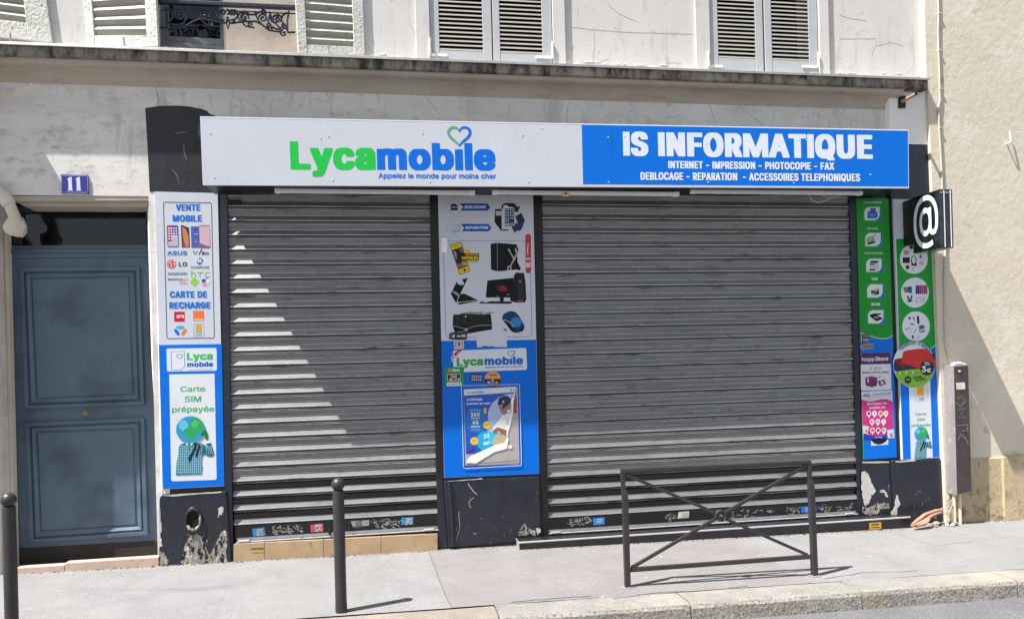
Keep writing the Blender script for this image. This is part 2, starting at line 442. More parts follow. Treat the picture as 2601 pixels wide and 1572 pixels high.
FONT_K = {
65: (394,[[-12,0,116,0,117,4,122,6,122,10,128,26,128,34,136,50,136,56,142,72,142,79,149,95,149,102,156,118,156,125,160,128,236,128,246,102,246,95,254,72,254,66,262,50,262,42,270,20,270,12,273,10,273,6,276,4,278,0,407,0,408,4,413,6,413,42,408,52,408,58,394,95,394,102,380,139,380,146,367,182,367,189,353,226,353,233,340,270,340,276,326,313,326,320,312,356,312,364,298,400,298,407,284,444,284,450,270,488,270,494,267,496,265,500,130,500,128,496,124,494,117,476,117,469,106,439,106,432,92,396,92,389,80,359,80,352,69,322,69,316,58,286,58,278,46,249,46,242,34,212,34,206,23,176,23,168,12,139,12,132,0,102,0,95,-12,66,-12,58,-18,42,-18,6,-15,4],[187,220,186,224,188,226,190,240,196,254,200,251,202,238,208,222]]),
66: (380,[[29,0,266,0,268,2,279,2,282,4,298,7,320,18,336,30,356,52,368,74,370,88,372,90,372,100,374,102,374,187,372,189,372,198,370,200,368,214,358,233,342,251,342,254,330,262,344,276,347,284,352,288,352,292,356,300,356,306,358,308,358,318,360,320,360,396,358,398,358,410,356,412,352,430,338,456,318,475,298,488,272,498,261,498,258,500,29,500,27,496,21,494,21,6,27,4],[164,92,164,208,172,208,174,206,185,206,201,200,218,182,230,160,232,139,230,136,228,125,210,103,188,94,166,94],[164,298,164,405,178,406,180,404,192,402,209,384,218,361,218,350,209,327,192,308,183,303,166,300]]),
67: (419,[[169,-7,270,-7,272,-4,286,-4,288,-2,304,0,311,4,316,4,325,9,352,28,376,52,388,68,402,95,402,100,411,122,414,146,416,148,416,180,410,181,408,186,279,186,277,181,271,180,271,173,269,171,269,164,266,162,264,150,248,122,228,103,217,98,206,106,182,132,166,162,166,166,158,180,158,187,154,198,154,208,152,210,152,224,150,226,150,274,152,276,154,302,156,304,161,327,177,361,186,375,212,399,222,402,248,378,264,350,264,345,269,336,269,329,271,327,271,320,277,319,279,314,408,314,410,319,416,320,416,352,414,354,414,366,411,368,408,384,406,386,402,405,384,439,376,448,344,480,316,496,311,496,304,500,288,502,286,504,272,504,270,507,169,507,166,504,150,504,148,502,132,500,126,496,116,493,82,470,53,439,44,426,40,414,35,410,35,405,24,382,24,378,19,368,19,361,16,359,16,352,14,350,12,327,10,324,10,308,8,306,8,194,10,192,10,176,12,173,12,162,14,160,14,150,16,148,19,132,21,130,26,111,32,100,32,95,44,74,48,70,51,63,84,28,121,4,126,4,132,0,148,-2,150,-4,166,-4]]),
68: (413,[[29,0,244,0,247,2,261,2,263,4,279,7,298,16,306,18,336,39,356,58,379,93,395,134,395,141,400,152,400,162,402,164,402,176,404,178,404,198,406,200,406,302,404,304,402,338,400,340,397,359,395,361,392,375,388,382,386,394,363,434,352,446,352,448,348,450,330,468,309,480,304,484,300,484,288,491,284,491,274,496,252,498,250,500,29,500,27,496,21,494,21,6,27,4],[164,94,164,405,169,406,172,404,188,402,212,388,230,370,239,356,250,334,250,329,255,320,255,313,258,311,258,304,260,302,260,292,262,290,262,276,264,274,264,226,262,224,260,198,258,196,258,189,255,187,248,162,232,134,201,106,192,103,185,98,178,98,176,96]]),
69: (353,[[29,0,336,0,339,4,344,6,344,86,339,87,336,92,164,93,164,206,322,206,325,211,330,212,330,292,325,294,322,298,164,300,164,407,334,408,336,413,342,414,342,494,336,496,334,500,29,500,27,496,21,494,21,6,27,4]]),
70: (347,[[29,0,156,0,158,4,164,6,164,200,316,200,318,204,324,206,324,286,318,286,316,292,164,292,164,407,332,408,334,413,340,414,340,494,334,496,332,500,29,500,27,496,21,494,21,6,27,4]]),
71: (426,[[172,-7,270,-7,272,-4,288,-4,290,-2,298,-2,328,9,355,28,376,50,392,72,411,116,411,125,416,136,416,150,418,152,418,267,412,268,410,273,190,273,188,268,183,268,182,184,188,184,190,179,274,178,271,176,269,160,258,134,246,118,234,106,222,98,217,98,206,106,188,122,177,139,158,180,158,187,154,198,154,208,152,210,152,224,150,226,150,274,152,276,154,302,156,304,156,311,158,313,158,320,161,322,164,334,177,361,186,375,208,397,217,402,224,399,246,378,264,345,271,320,277,319,279,314,408,314,410,319,416,320,416,359,414,361,411,380,408,382,404,400,381,442,357,468,332,486,309,498,304,498,295,502,288,502,286,504,270,504,268,507,169,507,166,504,148,504,146,502,139,502,107,488,86,475,51,437,30,400,30,396,26,389,26,384,19,368,16,352,14,350,12,327,10,324,10,308,8,306,8,194,10,192,10,176,12,173,14,150,16,148,19,132,21,130,26,111,30,104,30,100,51,63,84,28,107,12,132,0,139,0,150,-4,169,-4]]),
72: (424,[[29,0,156,0,158,4,164,6,164,208,260,208,261,4,266,4,268,0,396,0,398,4,404,6,403,496,398,496,396,500,268,500,266,496,260,494,258,303,164,304,162,496,158,496,156,500,29,500,27,496,21,494,21,6,27,4]]),
73: (168,[[22,0,146,0,148,4,154,6,154,494,148,496,146,500,22,500,20,496,14,494,14,6,20,4]]),
74: (337,[[112,-7,206,-7,208,-4,224,-4,226,-2,234,-2,240,2,250,4,270,18,290,38,306,66,306,70,310,79,310,86,312,88,312,98,314,100,314,118,317,120,317,494,311,496,309,500,180,500,178,496,172,494,172,141,170,139,170,132,164,114,160,110,156,111,147,132,147,141,145,144,145,192,139,192,137,197,8,197,6,192,0,192,0,132,3,130,3,104,5,102,5,90,8,88,8,82,10,79,14,61,19,56,24,44,30,36,54,14,68,7,72,2,78,2,86,-2,94,-2,96,-4,110,-4]]),
75: (388,[[29,0,156,0,158,4,164,6,164,147,177,128,182,116,186,111,191,100,196,95,200,84,204,79,209,68,214,63,218,52,223,47,228,36,232,31,239,15,244,8,254,0,389,0,392,4,397,6,397,38,392,47,388,52,384,63,379,68,374,79,370,84,365,95,360,100,356,111,352,116,347,128,342,132,338,144,333,148,328,160,324,164,320,176,314,180,310,192,306,196,301,208,296,212,292,224,287,228,282,240,278,244,274,256,260,276,262,284,397,462,396,496,392,496,389,500,247,500,236,492,202,446,198,437,164,394,162,496,158,496,156,500,29,500,27,496,21,494,21,6,27,4]]),
76: (334,[[29,0,328,0,330,4,336,6,336,86,330,87,328,92,164,93,164,494,158,496,156,500,29,500,27,496,21,494,21,6,27,4]]),
77: (573,[[31,0,148,0,149,4,154,6,155,186,160,173,160,168,165,162,168,150,172,144,172,139,176,132,176,128,181,120,184,109,188,102,188,98,202,68,204,56,218,26,220,15,225,6,228,4,230,0,343,0,351,10,358,34,367,52,370,63,378,82,380,93,390,111,392,122,402,141,404,152,408,160,408,164,413,171,416,184,418,6,421,4,423,0,542,0,544,4,548,6,548,494,544,496,542,500,398,500,397,496,392,494,392,490,388,483,378,453,370,434,367,423,362,416,360,405,356,398,353,386,348,380,346,368,342,361,340,350,335,343,332,332,324,313,321,302,316,294,314,284,310,276,308,265,303,258,300,246,296,240,296,235,288,216,278,238,270,260,266,267,264,278,259,286,257,297,252,304,246,327,236,345,234,356,230,364,227,375,222,382,216,405,206,423,204,434,195,453,195,458,188,472,181,494,178,496,176,500,31,500,30,496,25,494,25,6,28,4]]),
78: (428,[[29,0,156,0,158,4,164,6,164,186,256,4,261,4,263,0,400,0,403,4,408,6,408,496,403,496,400,500,272,500,270,496,264,494,263,316,175,492,172,496,164,500,29,500,27,496,21,494,21,6,27,4]]),
79: (436,[[169,-7,268,-7,270,-4,286,-4,288,-2,304,0,332,14,355,30,376,52,392,74,408,106,408,111,418,134,420,150,422,152,425,178,427,180,427,200,430,203,430,297,427,300,427,320,425,322,422,348,420,350,420,356,418,359,418,366,416,368,411,386,392,426,384,439,355,470,320,493,316,493,304,500,298,500,286,504,270,504,268,507,169,507,166,504,150,504,148,502,132,500,126,496,116,493,82,470,53,439,44,426,28,394,28,389,21,375,21,368,16,359,16,352,14,350,12,327,10,324,10,306,8,304,8,194,10,192,10,176,12,173,12,162,14,160,14,150,16,148,19,132,21,130,24,118,28,111,28,106,35,95,35,90,60,52,84,28,121,4,126,4,132,0,148,-2,150,-4,166,-4],[217,98,206,106,188,122,177,139,161,173,156,196,154,198,154,208,152,210,152,224,150,226,150,274,152,276,152,290,154,292,154,302,156,304,158,320,177,361,188,378,206,394,220,402,231,394,248,378,260,361,271,338,271,334,280,311,280,302,282,300,282,290,285,288,285,272,287,270,287,228,285,226,285,212,282,210,280,189,278,187,271,162,260,139,248,122,231,106]]),
80: (372,[[29,0,156,0,158,4,162,4,164,166,254,168,256,170,277,172,314,190,333,208,347,226,356,244,356,249,363,265,363,272,365,274,365,286,368,288,368,313,370,316,368,382,365,384,365,394,363,396,360,412,342,448,322,470,295,488,290,488,277,496,256,498,254,500,29,500,27,496,21,494,21,6,27,4],[164,262,164,405,176,406,194,399,209,384,220,361,220,354,225,343,225,327,223,324,223,316,220,313,218,302,207,281,190,266,185,266,176,262]]),
81: (436,[[274,-44,403,-44,406,-39,411,-38,411,-4,406,1,404,8,400,12,376,54,392,74,408,106,408,111,418,134,418,141,422,152,422,162,425,164,427,200,430,203,430,297,427,300,427,320,425,322,422,348,420,350,418,366,416,368,411,386,406,394,406,398,384,439,355,470,320,493,316,493,304,500,298,500,286,504,270,504,268,507,169,507,166,504,150,504,148,502,142,502,139,500,132,500,126,496,121,496,82,470,53,439,44,426,28,394,28,389,21,375,21,368,16,359,16,352,14,350,12,327,10,324,10,306,8,304,8,194,10,192,10,176,12,173,14,150,16,148,16,141,19,139,19,132,21,130,24,118,35,95,35,90,60,52,84,28,121,4,126,4,132,0,148,-2,150,-4,166,-4,169,-7,247,-7,255,-17,264,-36],[160,181,156,189,156,196,154,198,152,224,150,226,150,274,152,276,152,290,154,292,154,302,156,304,158,320,166,334,166,338,182,368,206,394,220,402,231,394,255,368,271,338,271,334,280,311,280,302,282,300,282,290,285,288,285,272,287,270,287,228,285,226,285,212,282,210,280,189,277,186,162,186]]),
82: (375,[[29,0,156,0,158,4,164,6,164,163,166,157,172,146,172,141,182,125,182,120,188,109,188,104,196,93,196,88,202,77,202,72,209,61,209,56,216,44,216,40,223,28,223,24,230,12,230,8,234,4,240,0,373,0,376,4,381,6,381,40,379,42,379,47,372,58,372,63,363,79,363,84,356,95,356,100,347,116,347,120,340,132,340,136,333,148,333,152,324,168,324,173,312,196,312,198,344,228,356,249,356,254,363,267,365,286,368,288,368,306,370,308,370,368,368,370,368,389,365,391,365,400,363,402,360,416,344,448,328,468,298,488,293,488,279,496,258,498,256,500,29,500,27,496,21,494,21,6,27,4],[164,273,164,405,178,406,199,397,214,380,223,359,223,350,225,348,225,329,223,327,223,320,214,297,196,280,178,273]]),
83: (373,[[118,-7,256,-7,258,-4,268,-4,270,-2,282,0,288,4,293,4,298,9,318,20,344,47,358,72,358,77,365,93,365,102,368,104,368,187,365,189,365,198,363,200,360,212,342,242,330,254,304,273,277,286,272,286,266,292,212,308,185,321,172,332,158,354,158,364,161,366,164,378,172,391,183,402,190,404,199,397,209,384,218,364,220,348,226,346,228,342,355,342,357,346,363,348,363,391,360,394,360,405,347,442,336,458,318,475,295,491,268,502,261,502,258,504,242,504,240,507,139,507,137,504,121,504,118,502,112,502,110,500,98,498,66,480,46,462,32,444,19,412,16,384,14,382,14,334,16,332,16,313,19,311,19,304,26,290,26,286,40,265,54,250,84,230,110,218,114,218,121,214,166,200,196,186,216,168,225,150,225,141,214,116,196,98,188,94,178,98,161,118,152,139,150,160,144,160,142,165,13,165,11,160,5,160,5,116,8,114,10,90,12,88,14,77,30,47,45,30,78,7,86,2,91,2,107,-4,116,-4]]),
84: (375,[[126,0,252,0,254,4,260,6,260,407,366,408,368,413,373,413,374,494,368,496,366,500,8,500,6,496,0,494,2,413,6,413,8,408,118,407,118,6,123,4]]),
85: (424,[[150,-7,274,-7,277,-4,286,-4,288,-2,295,-2,298,0,309,2,344,23,370,50,388,79,388,84,392,90,392,95,397,104,397,111,400,114,400,122,402,125,402,144,404,146,404,494,398,496,396,500,268,500,266,496,260,494,260,171,258,168,258,160,255,157,253,146,242,122,224,103,212,96,204,101,188,116,180,130,168,157,166,180,164,182,164,494,158,496,156,500,29,500,27,496,21,494,21,136,24,134,24,122,26,120,28,102,30,100,32,88,51,54,72,30,98,12,116,2,121,2,128,-2,134,-2,137,-4,148,-4]]),
86: (442,[[157,0,286,0,294,8,298,26,303,34,310,58,314,66,321,90,326,98,326,102,328,104,332,122,337,130,346,162,351,168,358,194,362,200,370,226,374,233,380,258,386,265,392,290,397,297,404,322,408,329,415,354,420,361,426,386,431,394,440,426,445,432,445,437,454,460,454,494,450,496,448,500,327,500,326,496,321,494,316,478,312,472,312,466,310,464,310,460,308,458,282,378,278,370,278,366,275,364,275,359,273,356,273,352,270,350,246,270,241,262,225,210,222,206,214,233,208,240,197,278,192,286,181,324,176,332,165,370,160,378,147,423,142,430,130,469,126,476,122,494,118,496,116,500,-8,500,-9,496,-14,494,-14,462,-9,456,-4,437,0,430,4,412,9,405,16,380,20,372,25,354,30,348,34,329,39,322,46,297,50,290,55,272,60,265,64,246,69,240,76,214,80,208,85,189,90,182,94,164,98,157,106,132,110,125,114,106,120,100,124,82,128,74,128,70,130,68,136,50,140,42,144,24,149,17,152,6,155,4]]),
87: (624,[[116,0,244,0,246,4,250,6,311,236,314,235,314,230,316,228,321,203,326,194,330,168,335,160,340,134,344,125,344,118,346,116,351,90,356,82,360,56,364,47,370,22,374,12,374,6,378,4,380,0,508,0,516,8,516,15,520,24,520,31,528,50,532,74,536,84,542,109,546,118,546,125,553,144,558,168,562,178,566,203,571,212,571,219,578,238,582,262,587,272,587,278,594,297,598,322,603,332,608,356,612,366,612,372,620,391,624,416,628,426,633,450,638,460,638,494,634,496,632,500,510,500,509,496,504,494,504,488,502,485,502,478,500,476,493,442,488,432,488,426,486,423,486,416,484,414,484,407,482,405,482,398,480,396,480,389,477,386,477,380,475,378,475,370,472,368,472,361,470,359,470,352,468,350,468,343,466,340,466,334,464,332,464,324,461,322,461,316,458,313,458,306,456,304,456,297,454,294,454,288,452,286,452,278,450,276,450,270,447,267,447,260,444,252,440,270,438,272,438,278,436,281,436,288,434,290,429,313,426,316,426,322,424,324,424,332,422,334,422,340,420,343,420,350,418,352,418,359,415,361,415,368,413,370,413,378,408,386,408,394,406,396,406,402,404,405,404,412,402,414,402,421,399,423,392,458,388,466,383,492,375,500,249,500,241,490,236,464,232,456,232,448,230,446,230,439,227,437,227,430,225,428,218,394,214,384,214,378,211,375,211,368,208,366,208,359,206,356,200,322,195,313,195,306,192,304,192,297,190,294,190,288,188,286,188,278,186,276,186,270,184,267,184,260,180,252,120,494,116,496,114,500,-8,500,-9,496,-14,494,-14,462,-9,453,-4,428,0,418,4,394,9,384,14,359,18,350,23,324,28,316,32,290,36,281,36,274,39,272,42,256,46,246,50,222,55,212,60,187,64,178,69,152,71,150,76,128,80,118,80,111,82,109,85,93,90,84,94,58,98,50,103,24,108,15,108,8]]),
88: (393,[[0,0,132,0,142,8,147,20,152,24,158,40,164,44,170,61,175,66,182,82,186,86,193,102,196,106,200,102,207,86,212,82,218,66,223,61,232,40,236,36,250,8,261,0,394,0,396,4,402,6,402,40,397,44,376,86,372,90,352,132,347,136,338,157,333,162,312,203,308,208,287,249,282,254,282,260,290,274,294,278,301,294,306,300,336,356,340,361,368,414,372,418,379,434,384,439,390,456,395,460,394,496,389,496,387,500,254,500,252,496,246,494,199,408,196,410,193,416,188,421,152,492,142,500,8,500,6,496,0,494,0,460,10,442,14,437,21,421,26,416,32,400,37,396,46,375,51,370,58,354,62,350,83,308,88,304,94,288,99,284,108,262,113,258,113,254,108,249,102,233,97,228,90,212,76,192,70,176,64,171,58,155,44,134,37,118,32,114,26,98,21,93,16,82,12,77,5,61,0,56,-8,38,-8,6,-3,4]]),
89: (391,[[132,0,258,0,261,4,266,6,266,192,402,462,402,494,396,496,394,500,261,500,250,492,196,380,140,494,134,496,132,500,-3,500,-6,496,-11,494,-11,462,124,194,124,6,130,4]]),
90: (367,[[16,0,355,0,357,4,363,6,363,86,357,87,355,92,180,93,188,106,193,118,198,122,207,144,212,148,218,164,223,168,232,189,236,194,246,214,250,219,260,240,264,244,271,260,276,265,285,286,290,290,298,311,303,316,310,332,314,336,324,356,328,361,338,382,342,386,349,402,354,407,360,421,360,496,355,496,352,500,16,500,13,496,8,494,8,414,13,413,16,408,188,407,182,398,175,382,170,378,164,361,158,356,150,336,145,332,136,311,131,306,122,286,118,281,110,265,106,260,97,240,92,235,83,214,78,210,70,189,64,184,58,168,53,164,44,144,40,139,30,118,26,114,16,93,8,79,8,6,13,4]]),
45: (378,[[68,170,309,170,311,174,317,176,317,256,311,257,309,262,68,262,66,257,60,256,60,176,66,174]]),
32: (186,[]),
}
FONT_M = {
65: (327,[[0,0,100,0,108,10,134,130,194,128,221,6,227,0,326,0,332,6,332,38,314,106,314,114,224,478,224,488,216,500,111,500,106,494,87,420,87,411,73,362,73,353,59,304,59,295,43,238,43,228,29,180,29,170,15,122,15,112,1,64,1,54,-6,34,-6,6],[155,218,161,249,164,250,172,218]]),
66: (313,[[28,0,213,0,216,2,227,2,254,14,266,23,284,43,295,64,304,100,304,186,298,216,286,240,265,262,270,265,281,282,290,306,293,318,293,400,288,422,274,455,248,484,227,496,208,500,28,500,22,494,22,6],[130,88,128,210,146,210,166,204,184,186,194,168,198,138,188,112,178,100,158,90],[130,296,128,411,136,412,158,408,170,400,182,378,186,353,182,334,172,316,155,301]]),
67: (345,[[144,-7,218,-7,248,0,271,14,300,43,314,64,325,89,337,133,339,177,334,183,236,183,230,177,226,154,212,122,199,104,183,92,178,92,164,102,150,119,138,140,126,172,119,207,119,226,117,228,117,272,119,274,119,293,122,295,124,318,142,369,156,390,174,405,178,408,188,405,207,386,221,360,230,323,236,317,334,317,339,323,339,350,330,397,320,422,306,448,271,486,257,496,240,502,218,507,144,507,141,504,128,504,100,493,81,479,56,452,34,411,20,369,12,332,10,270,8,268,10,186,12,184,12,168,20,131,29,100,48,62,66,36,81,21,114,0]]),
68: (341,[[28,0,197,0,227,7,252,21,276,43,293,64,312,100,325,152,328,180,330,182,330,210,332,212,332,290,330,293,330,318,328,320,325,350,309,406,290,441,257,477,229,493,202,500,28,500,22,494,22,6],[130,90,128,408,144,410,153,408,180,391,198,369,207,350,216,323,221,300,221,284,224,282,224,218,214,170,205,144,191,122,174,104,162,97,141,90]]),
69: (290,[[28,0,273,0,279,6,279,82,273,88,128,89,130,208,262,208,268,214,268,290,262,296,128,298,128,411,273,412,279,418,279,494,273,500,28,500,22,494,22,6]]),
70: (285,[[28,0,122,0,128,6,130,202,257,202,262,207,262,284,257,290,128,290,128,411,271,412,276,418,276,494,271,500,28,500,22,494,22,6]]),
71: (351,[[146,-7,218,-7,220,-4,234,-4,273,14,300,40,312,56,328,92,339,138,339,156,342,158,342,265,336,271,160,271,154,265,154,186,160,180,232,180,221,138,212,119,194,100,183,92,178,92,162,104,152,117,133,152,126,172,119,207,119,226,117,228,117,272,119,274,122,306,138,360,150,381,166,400,180,408,200,392,216,367,228,334,228,328,236,317,334,317,339,323,337,372,325,411,309,444,298,460,264,490,246,500,218,507,144,507,141,504,128,504,114,500,86,484,62,460,38,422,22,378,12,332,10,270,8,268,10,186,12,184,12,166,15,163,18,140,31,94,54,50,84,18,114,0]]),
72: (349,[[28,0,122,0,128,6,130,210,221,210,221,6,227,0,324,0,330,6,330,494,324,500,227,500,221,494,220,301,128,302,128,494,122,500,28,500,22,494,22,6]]),
73: (136,[[21,0,116,0,122,6,122,494,116,500,21,500,15,494,15,6]]),
74: (277,[[97,-7,164,-7,166,-4,180,-4,202,4,232,36,249,70,256,108,256,494,250,500,155,500,150,494,150,166,147,163,144,124,133,98,130,97,126,100,117,124,114,152,112,154,112,188,106,194,12,194,6,188,6,103,18,56,36,26,53,10,74,-2]]),
75: (319,[[28,0,122,0,128,6,128,156,134,162,202,20,202,15,213,0,317,0,323,6,323,36,207,279,323,466,323,494,317,500,208,500,200,492,130,375,128,494,122,500,28,500,22,494,22,6]]),
76: (275,[[28,0,266,0,272,6,272,82,266,88,128,89,128,494,122,500,28,500,22,494,22,6]]),
77: (416,[[28,0,122,0,128,6,130,109,154,12,162,0,254,0,262,12,287,111,288,6,294,0,389,0,394,6,394,494,389,500,276,500,270,494,244,386,240,376,212,258,208,252,147,492,139,500,28,500,22,494,22,6]]),
78: (353,[[28,0,122,0,128,6,130,213,216,6,222,0,326,0,332,6,332,494,326,500,229,500,224,494,222,290,168,422,161,434,156,450,142,478,138,494,132,500,28,500,22,494,22,6]]),
79: (359,[[144,-7,216,-7,218,-4,232,-4,252,2,271,14,300,43,314,64,330,98,344,147,346,177,348,180,348,202,350,205,350,295,348,298,346,339,337,381,325,413,314,436,298,460,271,486,232,504,218,504,216,507,144,507,114,500,92,488,70,469,45,434,26,392,15,346,12,316,10,314,8,232,10,230,12,168,26,108,48,62,66,36,81,21,114,0],[178,92,156,110,142,131,133,152,119,207,117,272,119,274,119,293,122,295,124,318,138,360,156,390,164,398,180,408,190,403,207,386,221,362,235,323,240,286,242,284,242,251,244,249,242,246,242,216,240,214,235,177,221,138,207,114,190,97]]),
80: (306,[[28,0,122,0,128,6,128,168,206,169,224,174,243,183,272,212,286,238,295,268,298,293,300,295,300,374,298,376,295,402,288,427,272,457,254,477,224,496,206,500,28,500,22,494,22,6],[130,257,128,411,136,412,164,403,180,386,191,348,191,323,184,295,175,276,155,262]]),
81: (359,[[232,-44,328,-44,334,-38,334,-8,306,45,306,54,330,98,344,147,346,177,348,180,350,295,348,298,348,320,346,323,344,353,330,402,314,436,298,460,271,486,240,502,218,504,216,507,144,507,141,504,128,504,100,493,70,469,45,434,26,392,12,332,10,270,8,268,10,186,12,184,15,154,20,131,34,89,56,48,81,21,100,7,128,-4,208,-7,224,-36],[132,158,124,182,119,224,117,226,117,272,119,274,122,306,126,328,142,369,156,390,164,398,180,408,190,403,207,386,216,372,235,323,240,286,242,284,242,251,244,249,242,246,240,200,234,183,139,183,133,177]]),
82: (309,[[28,0,122,0,128,6,130,180,134,180,138,175,196,6,202,0,306,0,312,6,312,34,251,198,272,218,281,232,295,270,298,295,300,298,300,381,298,383,298,397,286,436,272,460,248,484,227,496,206,500,28,500,22,494,22,6],[130,268,128,411,136,412,162,405,180,388,191,353,191,325,182,295,166,278,150,271]]),
83: (307,[[102,-7,206,-7,234,2,248,12,272,36,286,59,295,84,298,110,300,112,300,180,295,202,281,235,240,276,216,290,172,306,150,317,133,334,124,358,131,386,138,397,153,410,158,410,170,400,180,386,186,364,186,350,192,345,290,345,295,350,293,406,286,432,276,450,268,464,243,488,208,504,197,504,194,507,118,507,95,502,72,490,50,471,36,452,20,413,18,376,15,374,15,344,18,342,20,304,29,279,38,265,76,229,109,213,141,202,166,188,182,172,191,152,191,136,182,112,166,95,153,88,139,97,131,108,122,126,117,156,111,162,14,162,8,156,10,98,20,66,29,48,38,34,67,7]]),
84: (308,[[106,0,204,0,210,6,210,411,298,412,304,418,304,494,298,500,10,500,4,494,4,418,10,412,100,411,100,6]]),
85: (350,[[128,-7,222,-7,240,-2,266,12,293,38,306,59,316,80,325,112,328,150,330,152,330,494,324,500,227,500,221,494,221,177,219,175,216,150,205,119,196,106,176,90,166,95,147,117,136,142,131,163,131,180,128,182,128,494,122,500,28,500,22,494,22,128,24,126,26,103,36,75,59,36,81,14,95,4]]),
86: (327,[[114,0,216,0,224,10,235,56,235,66,249,114,249,124,262,172,262,182,276,230,276,240,290,288,290,298,304,346,304,356,318,404,318,413,332,462,332,494,326,500,227,500,221,494,164,243,106,494,100,500,0,500,-6,494,-6,466,6,427,6,418,26,342,26,332,48,256,48,246,68,170,68,161,87,94,87,84,106,10]]),
87: (451,[[84,0,188,0,194,6,224,183,228,180,230,168,230,156,235,142,238,117,242,103,242,92,246,78,258,6,264,0,368,0,374,6,386,80,390,94,390,106,394,119,394,131,400,144,400,156,404,170,406,196,411,210,411,221,416,235,416,246,438,362,441,388,457,466,457,494,452,500,352,500,346,494,334,413,330,400,330,388,315,308,300,402,293,430,293,441,290,444,290,455,288,457,288,469,284,482,284,494,278,500,174,500,168,494,168,482,163,469,158,430,154,416,154,404,152,402,152,390,136,310,124,372,106,492,97,500,0,500,-6,494,-6,466,12,374,12,362,18,348,29,272,34,258,34,246,38,232,50,156,54,142,56,117,62,103,75,15,78,6]]),
88: (324,[[2,0,104,0,110,6,122,29,122,34,162,118,210,18,210,12,220,0,322,0,328,6,328,36,226,258,323,466,323,494,317,500,216,500,207,492,175,422,175,418,162,396,122,482,122,488,111,500,10,500,4,494,4,464,94,270,98,254,-4,36,-4,6]]),
89: (322,[[114,0,210,0,216,6,216,198,325,460,328,494,322,500,220,500,210,488,162,368,142,411,112,490,104,500,0,500,-6,494,-6,466,1,455,15,416,22,404,100,207,108,196,108,6]]),
90: (302,[[16,0,290,0,295,6,295,82,290,88,140,89,293,422,293,494,287,500,14,500,8,494,8,418,14,412,163,411,150,386,128,334,10,78,10,6]]),
45: (311,[[60,172,250,172,256,177,256,254,250,260,60,260,54,254,54,177]]),
32: (152,[]),
}
